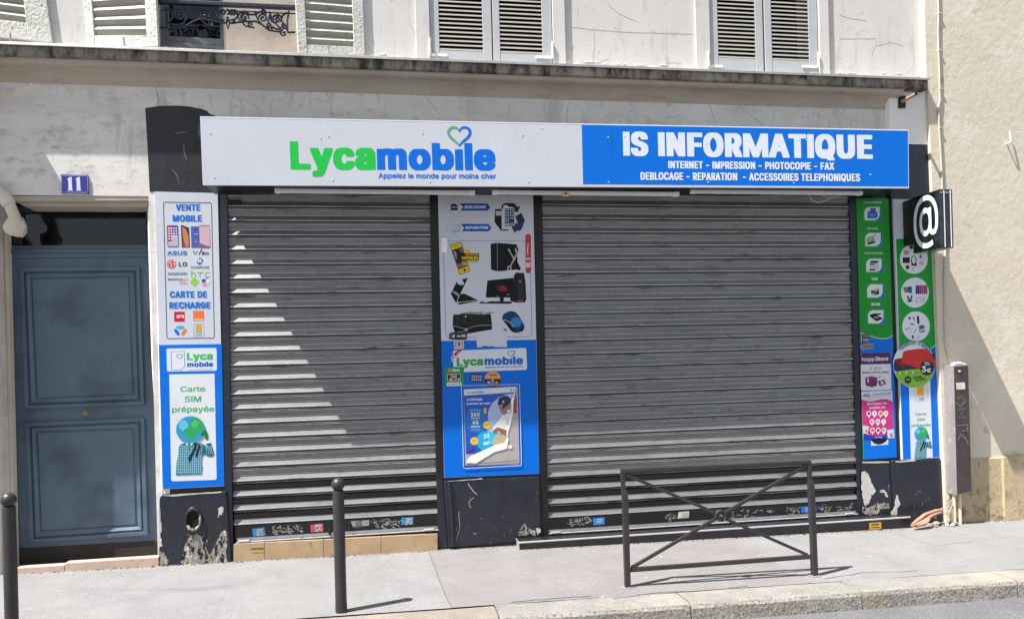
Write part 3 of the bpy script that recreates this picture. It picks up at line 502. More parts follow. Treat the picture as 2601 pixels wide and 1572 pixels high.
FONT_B = {
65: (454,[[1,0,105,0,152,132,300,132,350,0,455,1,458,25,450,46,282,500,170,499,0,36,-2,6],[180,212,225,346,274,214]]),
66: (432,[[42,0,300,2,336,12,360,24,394,56,415,110,415,174,396,223,354,263,378,284,394,317,396,395,372,450,336,481,300,496,272,500,40,499,38,6],[145,80,145,214,242,212,275,198,304,166,309,152,306,124,280,94,244,82],[145,292,145,420,232,418,260,408,280,390,292,355,286,334,266,312,244,300,216,292]]),
67: (482,[[223,-7,308,-4,346,4,388,26,436,74,455,110,467,150,464,177,362,177,349,140,317,104,294,90,254,78,218,88,185,106,162,128,142,162,125,225,125,275,132,312,142,338,160,369,200,404,240,420,254,422,275,418,317,396,340,374,354,350,362,323,464,323,467,329,467,350,455,390,429,435,381,479,352,493,308,504,197,504,148,490,108,467,71,430,50,398,30,352,21,310,19,208,24,176,36,134,59,86,93,45,128,19,174,0]]),
68: (475,[[42,0,254,0,298,7,352,28,408,76,434,122,450,174,455,202,455,298,446,348,429,390,401,433,369,462,324,486,260,500,40,499,38,6],[145,80,144,418,192,420,244,412,298,384,316,366,335,336,346,298,352,263,344,192,321,140,292,111,272,99,218,82]]),
69: (397,[[42,0,375,1,378,74,374,80,144,82,145,212,355,212,358,218,358,286,355,292,145,292,144,418,369,420,372,426,372,494,369,500,40,499,38,6]]),
70: (389,[[42,0,142,1,145,205,346,206,349,280,346,286,144,286,144,418,366,420,370,426,370,494,366,500,40,499,38,6]]),
71: (491,[[223,-7,310,-4,355,7,384,21,414,45,438,74,458,110,470,152,472,260,468,266,246,266,243,260,243,190,246,184,363,183,356,152,338,122,312,99,284,85,254,78,200,96,162,128,144,157,132,188,125,225,125,275,132,312,142,338,160,369,188,396,206,408,251,422,300,406,342,366,362,323,464,323,467,329,467,355,458,386,427,438,384,476,350,493,308,504,194,504,152,493,110,470,78,440,54,407,36,366,21,310,21,188,36,134,54,93,78,60,124,21,174,0]]),
72: (488,[[42,0,140,0,144,6,145,214,343,214,346,1,450,1,453,494,450,500,346,499,343,297,145,297,142,499,40,499,38,6]]),
73: (159,[[32,0,128,0,132,6,132,494,128,500,32,500,28,494,28,6]]),
74: (376,[[148,-7,228,-4,260,4,289,21,312,44,332,84,340,114,340,494,336,500,237,500,234,494,234,145,229,122,208,92,190,80,168,78,150,88,130,108,120,134,114,188,16,188,12,183,12,119,16,93,42,42,82,10,105,0]]),
75: (442,[[42,0,142,1,144,157,185,200,329,0,441,1,444,25,438,34,262,280,441,470,444,494,440,500,320,500,145,309,142,499,40,499,38,6]]),
76: (373,[[42,0,360,0,363,6,363,74,360,80,144,82,144,494,140,500,42,500,38,494,38,6]]),
77: (591,[[42,0,138,0,142,6,142,266,249,0,344,1,447,264,448,6,452,0,550,0,554,6,552,499,424,499,296,168,168,499,42,500,38,494,38,6]]),
78: (494,[[42,0,140,0,144,6,145,312,338,6,343,0,455,1,458,494,454,500,355,500,352,494,350,188,156,496,152,500,40,499,38,6]]),
79: (503,[[220,-7,282,-7,332,0,358,10,398,33,432,67,448,91,467,128,484,192,484,306,470,364,448,409,432,433,390,472,346,496,308,504,197,504,159,496,122,476,73,433,56,409,33,360,24,324,19,292,19,208,30,148,50,102,92,46,128,19,174,0],[240,80,185,106,162,128,144,157,128,208,125,275,137,326,162,372,185,394,218,412,240,420,266,420,320,394,354,355,375,300,380,230,366,168,342,128,320,106,286,88,266,80]]),
80: (421,[[42,0,142,1,145,172,266,172,306,179,355,205,384,240,406,296,406,376,382,438,346,474,320,488,268,500,40,499,38,6],[145,252,144,418,230,418,272,398,292,374,300,350,297,312,280,282,266,269,230,254]]),
81: (503,[[355,-45,458,-45,462,-39,460,-16,412,48,438,76,467,128,484,192,486,282,470,364,432,433,390,472,346,496,282,507,197,504,159,496,108,467,73,433,47,392,33,360,19,292,19,208,36,134,71,70,93,45,128,19,174,0,220,-7,282,-7,322,0],[240,80,185,106,162,128,144,157,128,208,125,275,137,326,162,372,185,394,218,412,240,420,266,420,320,394,354,355,375,300,380,230,366,168,348,137,315,177,210,176,210,148,262,82]]),
82: (425,[[42,0,142,1,145,184,211,184,214,180,312,0,422,1,424,25,330,197,358,214,384,244,398,272,408,312,408,366,398,409,378,447,341,479,308,493,268,500,40,499,38,6],[145,264,145,420,232,418,260,408,286,388,297,366,302,341,290,300,270,280,232,266]]),
83: (423,[[157,-7,268,-7,322,7,358,28,378,48,404,98,408,134,404,188,392,214,366,243,303,278,188,312,154,330,137,352,139,378,159,404,185,418,216,424,254,412,268,404,288,381,296,352,398,352,401,358,398,395,372,450,336,481,294,500,249,507,180,507,128,498,79,472,50,440,33,404,28,374,33,317,47,286,70,262,98,243,136,226,251,194,277,179,300,152,302,142,297,126,272,96,232,78,204,76,178,82,148,102,130,126,122,156,19,154,19,108,26,86,50,46,67,28,102,7]]),
84: (425,[[164,0,263,0,266,6,266,418,412,420,415,426,415,494,412,500,13,500,10,494,10,426,13,420,160,418,160,6]]),
85: (489,[[197,-7,294,-7,355,10,384,26,412,53,441,100,453,152,453,494,450,500,348,500,344,494,344,166,335,136,315,108,289,90,254,78,225,80,183,102,156,134,146,157,142,499,42,500,38,494,38,138,42,116,71,60,102,28,152,2]]),
86: (454,[[174,0,282,0,286,4,450,454,458,475,454,500,349,499,228,151,106,496,102,500,0,499,0,464]]),
87: (645,[[128,0,240,1,322,300,406,1,518,0,648,470,646,499,542,499,461,186,389,466,376,500,266,499,185,191,104,496,100,500,1,500,-2,494,0,458,120,18]]),
88: (449,[[1,0,110,0,225,165,338,0,448,1,448,30,292,256,436,466,441,475,438,500,329,500,225,346,122,500,12,499,10,475,14,466,160,256,0,30,-2,6]]),
89: (446,[[174,0,274,1,276,197,448,470,450,494,447,500,336,500,225,316,110,500,0,499,0,468,170,197,170,6]]),
90: (415,[[22,0,396,1,398,74,395,80,156,82,392,424,396,433,396,494,392,500,21,499,19,426,22,420,262,418,24,74,19,65,19,6]]),
97: (370,[[108,-7,200,-7,237,7,242,0,336,0,340,6,340,284,332,310,314,343,292,363,268,375,228,384,140,384,108,378,58,352,36,326,21,300,19,275,22,269,70,254,119,254,138,283,178,304,192,304,214,295,234,270,236,251,225,243,108,226,74,217,44,200,16,166,10,140,10,88,21,50,53,14,74,2],[154,73,134,82,118,98,113,112,120,128,152,148,234,162,236,136,222,105,206,90,180,76]]),
98: (402,[[174,-7,260,-7,282,-2,320,16,346,42,372,84,389,145,389,232,382,268,363,312,346,336,320,361,294,375,258,384,176,384,136,370,134,494,131,500,34,500,30,494,30,6,34,0,128,0,134,10],[208,73,188,80,158,105,139,142,132,185,137,228,151,263,176,290,206,304,234,295,264,268,278,237,286,202,283,162,269,119,244,90]]),
99: (376,[[152,-7,242,-7,280,2,310,19,335,42,363,91,360,125,312,137,266,137,257,114,232,88,194,73,159,90,144,105,125,140,118,174,122,228,139,266,166,292,194,304,220,297,252,270,266,243,310,243,361,258,363,284,342,326,310,358,272,378,240,384,154,384,105,370,79,354,54,329,21,266,14,232,12,174,14,142,26,98,52,50,79,24,110,4]]),
100: (402,[[142,-7,230,-7,270,10,275,0,369,0,372,6,372,494,369,500,271,499,268,370,228,384,145,384,122,380,74,354,50,326,28,289,16,249,12,204,14,142,26,96,50,50,74,24,114,0],[194,73,168,82,142,108,128,134,118,174,120,220,134,260,164,292,192,304,220,295,248,270,260,249,269,214,269,166,254,119,230,90]]),
101: (383,[[154,-7,246,-7,292,4,317,19,342,42,366,84,362,113,317,125,268,125,257,105,240,88,208,73,194,73,152,94,125,134,122,158,370,159,372,225,361,284,340,324,315,352,260,380,237,384,152,384,114,375,82,356,52,326,21,266,14,232,12,174,16,128,30,86,50,53,79,24,105,7],[124,234,125,246,137,268,171,297,192,304,214,300,232,288,254,260,264,234]]),
102: (244,[[60,0,157,0,160,6,160,303,237,304,240,310,238,378,162,380,160,409,168,426,183,436,234,434,238,438,252,482,252,506,246,514,225,519,138,519,102,507,76,484,62,458,56,442,56,381,-8,380,-12,374,-10,306,56,303,56,6]]),
103: (403,[[148,-139,244,-139,294,-128,336,-102,363,-62,372,-30,372,374,369,380,275,380,270,368,256,378,230,384,145,384,124,380,91,366,72,352,50,326,28,289,14,237,14,145,26,100,52,56,88,24,131,7,228,4,269,18,269,-4,260,-27,237,-47,208,-59,194,-62,159,-50,142,-38,119,-10,76,-10,30,-36,28,-60,56,-99,100,-128],[190,85,159,99,134,126,120,164,118,206,128,246,139,268,168,295,197,304,234,286,254,260,266,230,271,185,262,140,243,110,214,90]]),
104: (389,[[34,0,132,1,134,237,151,275,171,292,192,302,206,302,225,292,243,275,252,256,257,1,355,0,358,6,358,277,349,312,335,338,315,361,280,380,258,384,176,384,136,370,134,494,131,500,34,500,30,494,30,6]]),
105: (145,[[25,0,122,0,125,6,125,374,122,380,25,380,21,374,21,6],[22,406,124,406,128,412,125,499,22,500,19,494,19,412]]),
106: (163,[[-25,-132,50,-132,76,-125,108,-102,130,-62,134,-34,134,374,131,380,34,380,30,374,30,-10,26,-32,16,-45,-1,-52,-25,-52,-28,-58,-28,-126],[53,410,112,410,124,415,139,430,146,452,144,484,124,510,112,514,53,514,28,499,19,478,19,447,28,426]]),
107: (362,[[34,0,132,1,134,134,142,142,256,0,369,0,372,6,372,25,366,36,224,214,358,350,361,374,358,380,246,380,136,266,134,494,131,500,34,500,30,494,30,6]]),
108: (145,[[25,0,122,0,125,6,125,494,122,500,25,500,21,494,21,6]]),
109: (574,[[34,0,132,1,134,246,146,275,164,292,190,304,211,295,226,280,236,254,236,6,240,0,336,0,340,6,340,251,356,284,390,304,416,295,434,277,441,254,441,6,444,0,542,0,545,6,545,277,536,317,521,343,490,372,442,387,360,384,324,370,303,354,277,375,242,387,176,387,136,372,128,380,34,380,30,374,30,6]]),
110: (389,[[34,0,132,1,134,237,151,275,171,292,192,302,206,302,225,292,243,275,252,256,257,1,356,1,358,277,340,332,317,358,292,375,258,384,176,384,136,370,128,380,33,378,30,6]]),
111: (394,[[152,-7,242,-7,298,12,324,30,344,53,372,110,382,162,382,216,370,275,354,310,328,343,298,366,272,378,240,384,154,384,105,370,79,354,54,329,21,266,14,232,12,174,14,142,26,98,52,50,79,24,110,4],[194,73,159,90,134,119,120,159,118,202,130,249,146,275,166,292,200,304,234,288,257,263,274,220,276,168,269,138,252,108,225,82]]),
112: (402,[[34,-132,132,-131,136,7,174,-7,260,-7,282,-2,329,24,363,65,382,110,389,145,387,249,363,312,346,336,312,366,258,384,176,384,148,378,134,368,128,380,33,378,30,-126],[208,73,188,80,158,105,139,142,132,185,137,228,151,263,176,290,206,304,234,295,264,268,278,237,286,202,283,162,269,119,244,90]]),
113: (402,[[272,-132,369,-132,372,-126,372,374,369,380,275,380,270,368,249,380,228,384,145,384,122,380,74,354,50,326,28,289,16,249,12,204,14,142,21,110,40,65,56,42,84,16,114,0,142,-7,230,-7,268,7,269,-126],[194,73,168,82,142,108,128,134,118,174,120,220,134,260,164,292,192,304,220,295,248,270,260,249,269,214,269,166,254,119,230,90]]),
114: (249,[[34,0,132,1,137,251,148,272,178,295,192,300,252,300,254,378,251,384,162,384,134,372,128,380,33,378,30,6]]),
115: (347,[[126,-7,220,-7,266,4,304,30,321,50,332,76,332,150,318,178,298,198,254,220,164,240,145,250,130,268,134,282,148,295,176,306,204,297,220,282,232,257,280,257,324,269,328,298,309,336,282,363,246,380,223,384,134,384,110,380,62,356,40,332,28,308,24,282,26,237,38,208,60,184,88,168,116,158,204,137,218,128,229,112,222,96,206,82,183,73,164,73,128,96,112,128,67,128,16,114,16,79,36,42,72,10]]),
116: (220,[[136,-4,211,-2,220,0,226,8,226,27,214,74,211,78,162,78,146,96,146,303,214,304,217,310,217,374,214,380,146,381,146,458,142,464,46,464,42,458,42,381,-10,378,-12,310,-8,304,42,303,42,67,47,53,62,27,82,10,102,0]]),
117: (389,[[136,-4,211,-4,254,10,260,0,356,1,358,374,355,380,257,378,254,142,238,105,218,88,197,78,185,78,162,90,146,105,134,136,132,378,33,378,30,105,36,82,56,39,82,14,105,2]]),
118: (370,[[136,0,234,0,238,4,368,341,372,355,369,380,268,380,264,376,185,158,106,376,102,380,0,378,-2,352]]),
119: (535,[[112,0,208,0,212,4,268,198,323,4,326,0,424,0,533,352,530,378,430,380,427,376,374,186,321,378,218,380,162,186,108,376,105,380,6,380,2,352]]),
120: (360,[[6,0,110,0,180,106,249,0,356,1,356,32,243,192,352,350,354,374,350,380,244,380,180,283,119,380,12,378,12,348,118,194,4,32,2,6]]),
121: (370,[[48,-134,128,-134,148,-130,174,-116,203,-82,368,341,372,355,369,380,268,380,264,376,185,158,106,376,102,380,0,378,-2,352,128,18,118,-20,100,-45,88,-52,40,-53,26,-98,26,-124,30,-130]]),
122: (362,[[22,0,340,1,342,74,338,80,162,82,332,303,338,312,338,374,334,380,28,378,26,306,30,300,198,298,21,70,19,6]]),
48: (429,[[185,-7,266,-4,292,2,334,28,356,53,380,96,401,176,404,303,396,350,378,409,354,450,336,470,315,486,266,504,164,504,134,496,105,479,71,442,50,402,28,322,26,200,33,150,50,96,76,50,108,19,138,2],[208,78,185,90,162,112,146,142,132,202,130,275,142,343,158,381,188,412,216,424,251,406,280,364,297,300,300,220,290,164,269,114,242,88,223,78]]),
49: (429,[[56,0,388,0,392,6,392,72,388,78,283,79,283,494,280,500,166,500,70,429,62,418,62,338,65,332,108,332,166,378,177,381,177,79,56,78,52,72,52,6]]),
50: (429,[[44,0,387,1,389,74,386,80,191,82,323,220,356,266,378,312,382,381,375,414,346,461,312,488,277,502,246,507,162,504,128,496,102,481,64,440,45,395,42,341,46,335,142,335,148,369,158,390,180,412,208,424,230,420,251,408,271,386,278,355,271,329,246,289,42,72,40,6]]),
51: (429,[[174,-7,240,-7,298,4,343,30,368,58,384,88,392,114,392,183,375,228,356,254,324,278,292,292,257,298,370,426,372,494,369,500,48,500,45,494,45,426,48,420,229,418,130,308,128,234,131,229,200,229,251,210,274,188,286,159,286,138,276,114,254,92,230,80,204,76,178,82,154,96,137,116,126,151,25,151,21,145,26,98,50,50,79,24,110,7]]),
52: (429,[[246,0,343,0,346,6,346,96,407,96,410,102,408,178,346,180,346,317,343,323,246,322,242,179,142,180,312,466,316,475,312,500,214,500,210,496,19,174,19,102,22,96,242,96,243,6]]),
53: (429,[[176,-7,242,-7,300,7,334,28,354,48,382,98,392,145,389,206,380,240,356,282,329,309,282,332,260,338,158,334,168,420,364,420,368,426,368,494,364,500,74,500,68,490,42,258,45,234,86,229,145,229,176,248,211,254,246,238,271,211,283,183,286,162,274,122,246,92,218,78,202,78,168,94,146,122,138,148,40,148,40,98,56,60,71,42,93,21,124,4]]),
54: (429,[[183,-7,266,-4,312,12,338,30,358,53,384,108,389,134,387,204,378,234,358,268,334,292,306,309,272,318,220,320,323,468,326,494,322,500,218,500,85,306,47,225,40,192,40,136,47,100,66,60,88,33,116,12,152,-2],[211,76,192,82,162,108,148,134,144,164,154,200,165,216,194,238,220,243,246,231,269,208,278,192,286,159,278,128,264,105,237,82]]),
55: (429,[[74,0,178,0,182,4,392,421,392,494,388,500,40,499,38,426,42,420,271,418,71,25]]),
56: (429,[[180,-7,270,-4,324,12,350,28,372,50,398,105,401,154,392,197,366,240,338,263,361,286,378,320,382,341,382,392,378,414,361,447,336,474,306,493,268,504,180,507,128,496,96,476,71,452,52,416,47,398,50,326,66,289,92,263,59,234,36,192,28,154,33,96,54,53,88,21,136,0],[206,76,174,88,151,105,137,131,137,154,142,168,162,194,183,208,216,217,254,203,280,178,292,152,292,136,283,112,263,92,232,78],[206,300,178,314,162,329,151,362,158,388,178,410,202,422,218,424,240,418,264,398,274,381,276,352,266,332,246,312,220,300]]),
57: (429,[[108,0,211,0,340,188,380,268,389,312,389,362,378,412,356,450,326,479,292,498,246,507,183,507,131,496,102,479,76,454,47,402,40,369,40,310,47,277,71,232,96,208,124,191,157,182,210,180,106,32,104,6],[208,257,183,269,160,292,151,308,144,341,151,372,165,395,192,418,218,424,237,418,264,395,278,372,286,338,278,308,262,282,234,262]]),
233: (383,[[154,-7,246,-7,292,4,317,19,342,42,366,84,362,113,317,125,268,125,257,105,240,88,208,73,194,73,152,94,125,134,122,158,370,159,372,225,361,284,340,324,315,352,260,380,237,384,152,384,114,375,82,356,52,326,21,266,14,232,12,174,16,128,30,86,50,53,79,24,105,7],[124,234,125,246,137,268,171,297,192,304,214,300,232,288,254,260,264,234],[150,398,237,398,297,490,297,518,192,519,146,426]]),
224: (370,[[108,-7,200,-7,237,7,242,0,336,0,340,6,340,284,332,310,314,343,292,363,268,375,228,384,140,384,108,378,58,352,36,326,21,300,19,275,22,269,70,254,119,254,138,283,178,304,192,304,214,295,234,270,236,251,225,243,108,226,74,217,44,200,16,166,10,140,10,88,21,50,53,14,74,2],[154,73,134,82,118,98,113,112,120,128,152,148,234,162,236,136,222,105,206,90,180,76],[136,398,224,400,226,426,194,496,180,519,76,519,73,494]]),
232: (383,[[154,-7,246,-7,292,4,317,19,342,42,366,84,362,113,317,125,268,125,257,105,240,88,208,73,194,73,152,94,125,134,122,158,370,159,372,225,361,284,340,324,315,352,260,380,237,384,152,384,114,375,82,356,52,326,21,266,14,232,12,174,16,128,30,86,50,53,79,24,105,7],[124,234,125,246,137,268,171,297,192,304,214,300,232,288,254,260,264,234],[150,398,238,400,240,424,212,484,194,519,91,519,88,494]]),
64: (636,[[277,-125,386,-125,442,-116,490,-102,496,-93,496,-72,478,-26,435,-26,404,-38,350,-50,315,-50,268,-40,204,-10,158,36,142,65,125,116,118,178,120,214,130,260,151,310,165,332,200,366,244,392,306,408,348,408,400,394,454,361,488,322,507,284,519,234,519,166,514,134,504,105,487,88,474,98,467,116,467,334,464,340,372,340,348,346,275,346,240,338,218,326,186,294,165,254,156,211,156,154,162,114,182,70,194,53,225,26,268,12,346,12,366,16,392,33,418,16,450,10,532,12,560,24,582,46,596,70,611,114,618,178,618,242,606,306,585,355,550,404,510,438,464,464,416,479,386,484,251,481,192,467,142,444,102,412,73,378,45,329,26,272,19,223,21,114,40,39,64,-8,110,-62,142,-85,208,-113],[312,90,286,102,264,128,254,159,252,192,260,220,271,242,292,260,317,269,348,254,361,240,370,211,372,178,366,138,354,114,336,99]]),
8364: (439,[[242,-7,306,-7,355,2,395,21,418,44,418,67,392,118,350,118,326,99,298,85,263,80,242,88,216,104,191,131,174,162,176,165,300,165,326,216,326,234,322,240,162,240,162,260,341,260,366,308,362,332,176,332,174,338,198,378,225,404,263,420,282,420,303,412,352,380,395,380,420,430,420,454,400,474,372,490,324,504,218,504,159,484,138,470,96,424,71,372,62,334,16,332,-2,289,1,260,54,258,53,240,14,240,-4,190,-2,166,60,165,71,128,92,84,138,30,183,4]]),
45: (429,[[91,174,336,174,340,180,340,249,336,254,91,254,88,249,88,180]]),
39: (200,[[58,295,142,295,148,303,154,428,154,494,150,500,50,500,47,494,52,306]]),
44: (183,[[20,-111,102,-111,106,-108,156,70,152,94,48,94,45,91,16,-76]]),
46: (183,[[67,-4,119,-4,138,2,151,16,158,30,158,74,146,96,136,104,124,108,62,108,44,99,36,88,26,62,28,30,48,2]]),
33: (191,[[70,-4,122,-4,140,2,154,16,160,32,160,74,138,104,126,108,65,108,53,104,38,88,30,74,30,30,50,2],[46,148,142,148,146,154,151,395,151,494,148,500,44,500,40,494,42,154]]),
32: (183,[]),
}
FONT_R = {
64: (660,[[308,-128,380,-128,439,-118,488,-104,494,-98,494,-90,482,-52,476,-46,410,-65,354,-72,308,-70,258,-60,232,-50,192,-28,155,7,142,24,123,63,108,117,104,168,106,220,116,268,140,324,155,346,188,380,234,406,298,424,358,426,422,414,464,394,509,356,528,330,540,305,555,256,558,156,550,112,534,79,524,72,498,67,474,80,465,104,465,330,461,333,408,333,404,330,402,311,388,323,364,336,342,340,305,340,268,330,246,318,211,283,192,246,182,202,182,158,189,117,206,76,218,58,254,28,298,13,339,13,361,18,380,28,410,57,414,48,432,30,454,18,486,10,532,13,562,26,596,66,609,98,618,148,621,234,616,271,596,332,572,374,534,416,490,448,432,472,380,482,300,482,254,474,208,460,154,430,116,398,79,349,54,292,42,236,40,139,45,100,62,39,89,-12,134,-62,168,-87,236,-116],[305,74,278,86,255,117,242,166,245,212,255,239,264,254,283,270,320,282,349,280,380,264,399,236,406,198,404,146,396,120,376,89,344,74]]),
}

def load_font(table):
    """outlines in units of 1/500 of the capital height: code -> (advance, contours)"""
    d = {}
    for code, (adv, contours) in table.items():
        cs = [[(n[i] / 500, n[i + 1] / 500) for i in range(0, len(n), 2)] for n in contours]
        # solid outlines wind one way, holes the other; each solid is filled with its own holes
        area = [sum(k[i - 1][0] * k[i][1] - k[i][0] * k[i - 1][1] for i in range(len(k))) for k in cs]
        big = max(area, key=abs) if cs else 0
        solids = [i for i, a in enumerate(area) if a * big > 0]
        box = lambda k: (min(p[0] for p in k), max(p[0] for p in k), min(p[1] for p in k), max(p[1] for p in k))
        start, n = [], 0
        for k in cs:
            start.append(n); n += len(k)
        tris = []
        for i in solids:
            b = box(cs[i])
            grp = [i] + [j for j, a in enumerate(area) if a * big < 0 and b[0] <= cs[j][0][0] <= b[1] and b[2] <= cs[j][0][1] <= b[3]]
            idx = [start[g] + q for g in grp for q in range(len(cs[g]))]
            for t in tessellate_polygon([[Vector((x, y, 0)) for x, y in cs[g]] for g in grp]):
                tris.append(tuple(idx[v] for v in t))
        d[chr(code)] = (adv / 500, [p for k in cs for p in k], tris)
    return d

FONTS = {'H': load_font(FONT_H), 'K': load_font(FONT_K), 'B': load_font(FONT_B), 'M': load_font(FONT_M), 'R': load_font(FONT_R)}
for q_ in 'HKM':                      # letters a display face lacks come from the text face, narrowed
    for c_, (a_, p_, t_) in FONTS['B'].items():
        if c_ not in FONTS[q_]:
            FONTS[q_][c_] = (a_ * .82, [(x * .82, y) for x, y in p_], t_)

class Print:
    """flat print on a sheet that stands p metres in front of the facade plane"""
    def __init__(s, p, fr=(0, 0, 1)):
        s.p, s.fr, s.k, s.mb, s.mapf = p, fr, 0, MB(), None

    def w(s, x, y):
        x0, y0, q = s.fr
        if s.mapf:
            return s.mapf(x, y, s.k * .00006 + .0006)
        return P(x0 + x * q, y0 + y * q, s.p + .0006 + s.k * .00006)

    def poly(s, col, pts):
        s.mb.add([s.w(x, y) for x, y in pts], [list(range(len(pts)))], lin(col))
        s.k += 1

    def rect(s, col, x0, y0, x1, y1, lean=.0, dy=0.0):
        """dy: how much the right side sits lower; lean: how much the bottom shifts to the right"""
        s.poly(col, [(x0, y0), (x1, y0 + dy), (x1 + lean, y1 + dy), (x0 + lean, y1)])

    def rrect(s, col, TL, TR, BR, BL, r=.1):
        """rounded quad; r = part of the shorter side"""
        C = [Vector((*q, 0)) for q in (TL, TR, BR, BL)]
        L = min((C[1] - C[0]).length, (C[3] - C[0]).length) * r
        pts = []
        for i in range(4):
            c, a, b = C[i], C[i - 1], C[(i + 1) % 4]
            da, db = (a - c).normalized() * L, (b - c).normalized() * L
            for t in (0, .25, .5, .75, 1):
                q = (c + da) * (1 - t) ** 2 + c * 2 * t * (1 - t) + (c + db) * t * t
                pts.append((q.x, q.y))
        s.poly(col, pts)
        return pts

    def ell(s, col, cx, cy, rx, ry, rot=0, n=28, a0=0, a1=360):
        pts = []
        for i in range(n if a1 - a0 >= 360 else n + 1):
            t = math.radians(a0 + (a1 - a0) * i / n)
            x, y = rx * math.cos(t), ry * math.sin(t)
            c, q = math.cos(math.radians(rot)), math.sin(math.radians(rot))
            pts.append((cx + x * c - y * q, cy + x * q + y * c))
        s.poly(col, pts)

    def line(s, col, pts, w, closed=False, taper=None):
        n = len(pts)
        V = [Vector((*q, 0)) for q in pts]
        Lp, Rp = [], []
        for i in range(n):
            a = V[i - 1] if (i or closed) else V[0]
            b = V[(i + 1) % n] if (i < n - 1 or closed) else V[-1]
            t = (b - a).normalized()
            nn = Vector((-t.y, t.x, 0))
            ww = (w if taper is None else w * taper[i]) / 2
            Lp.append(V[i] + nn * ww); Rp.append(V[i] - nn * ww)
        m = n if closed else n - 1
        vs = [s.w(q.x, q.y) for q in Lp + Rp]
        s.mb.add(vs, [(i, (i + 1) % n, n + (i + 1) % n, n + i) for i in range(m)], lin(col))
        s.k += 1

    def rframe(s, col, TL, TR, BR, BL, w, r=.1):
        C = [Vector((*q, 0)) for q in (TL, TR, BR, BL)]
        L = min((C[1] - C[0]).length, (C[3] - C[0]).length) * r
        pts = []
        for i in range(4):
            c, a, b = C[i], C[i - 1], C[(i + 1) % 4]
            da, db = (a - c).normalized() * L, (b - c).normalized() * L
            for t in (0, .33, .66, 1):
                q = (c + da) * (1 - t) ** 2 + c * 2 * t * (1 - t) + (c + db) * t * t
                pts.append((q.x, q.y))
        s.line(col, pts, w, True)

    def text(s, col, t, xl, yl, xr, yr, h, font='B', up=(-.026, -1)):
        F = FONTS[font]
        x = 0
        lo = hi = None
        for ch in t:
            a, ps, tr = F.get(ch, F[' '])
            for q in ps:
                v = x + q[0]
                lo = v if lo is None else min(lo, v)
                hi = v if hi is None else max(hi, v)
            x += a
        x = 0
        bx, by = (xr - xl) / (hi - lo), (yr - yl) / (hi - lo)
        for ch in t:
            a, ps, tr = F.get(ch, F[' '])
            s.k += .25 if x else 0           # neighbouring letters may touch: each a hair above the last
            if tr:
                vs = [s.w(xl + bx * (x + q[0] - lo) + up[0] * h * q[1], yl + by * (x + q[0] - lo) + up[1] * h * q[1]) for q in ps]
                s.mb.add(vs, [tuple(z) for z in tr], lin(col))
            x += a
        s.k += 1

    def arc_text(s, col, t, cx, cy, r, a0, a1, h, font='B', ys=1.0):
        F = FONTS[font]
        tot = sum(F.get(c, F[' '])[0] for c in t)
        x = 0
        for ch in t:
            a, ps, tr = F.get(ch, F[' '])
            if tr:
                vs = []
                for q in ps:
                    an = math.radians(a0 + (a1 - a0) * (x + q[0]) / tot)
                    rr = r + q[1] * h
                    vs.append(s.w(cx + rr * math.sin(an), cy - rr * math.cos(an) * ys))
                s.mb.add(vs, [tuple(z) for z in tr], lin(col))
            x += a
        s.k += 1

    def heart(s, cl, cr, cx, cy, w, h, th):
        for side, col in ((-1, cl), (1, cr)):
            o, i = [], []
            for k in range(15):
                t = math.pi * k / 14
                x = 16 * math.sin(t) ** 3 / 16.0
                y = (13 * math.cos(t) - 5 * math.cos(2 * t) - 2 * math.cos(3 * t) - math.cos(4 * t))
                yy = (12 - y) / 29.0
                o.append((cx + side * x * w / 2, cy - h / 2 + yy * h))
            tp = [.25 + .9 * math.sin(math.pi * k / 14) ** .8 for k in range(15)]
            s.line(col, o, th, False, tp)

    def build(s, name, parent, m='print', **kw):
        o = s.mb.build(name, m, parent, **kw)
        s.mb, s.k = MB(), 0
        return o

def sheet(parent, name, pts, pf, pb, col, m='print', bevel=0):
    mb = MB()
    fr = [P(x, y, pf) for x, y in pts]
    mb.loft(fr, [Vector((q.x, -pb, q.z)) for q in fr], lin(col))
    return mb.build(name, m, parent, bevel)

def wpos(x, y, p=0):
    q = P(x, y, p)
    return (q.x, q.y, q.z)

def jag(pts, amp, n=3):
    """roughen a pixel outline"""
    out = []
    for i, a in enumerate(pts):
        b = pts[(i + 1) % len(pts)]
        for k in range(n):
            t = k / n
            out.append((a[0] + (b[0] - a[0]) * t + random.uniform(-amp, amp), a[1] + (b[1] - a[1]) * t + random.uniform(-amp, amp)))
    return out

# ============================================================ THE SETTING
# ---- pavement, patch, kerb, gutter, road
KB = 1.775                                     # back edge of the kerb, metres in front of the facade
KF = 2.055                                     # its front edge
def gsheet(mb, pts, dz=0.0, mi=0):
    mb.add([(x, -p, gz(x) + dz) for x, p in pts], [list(range(len(pts)))], None, mi)

def gpx(x, y):
    q = G(x, y)
    return (q.x, -q.y)

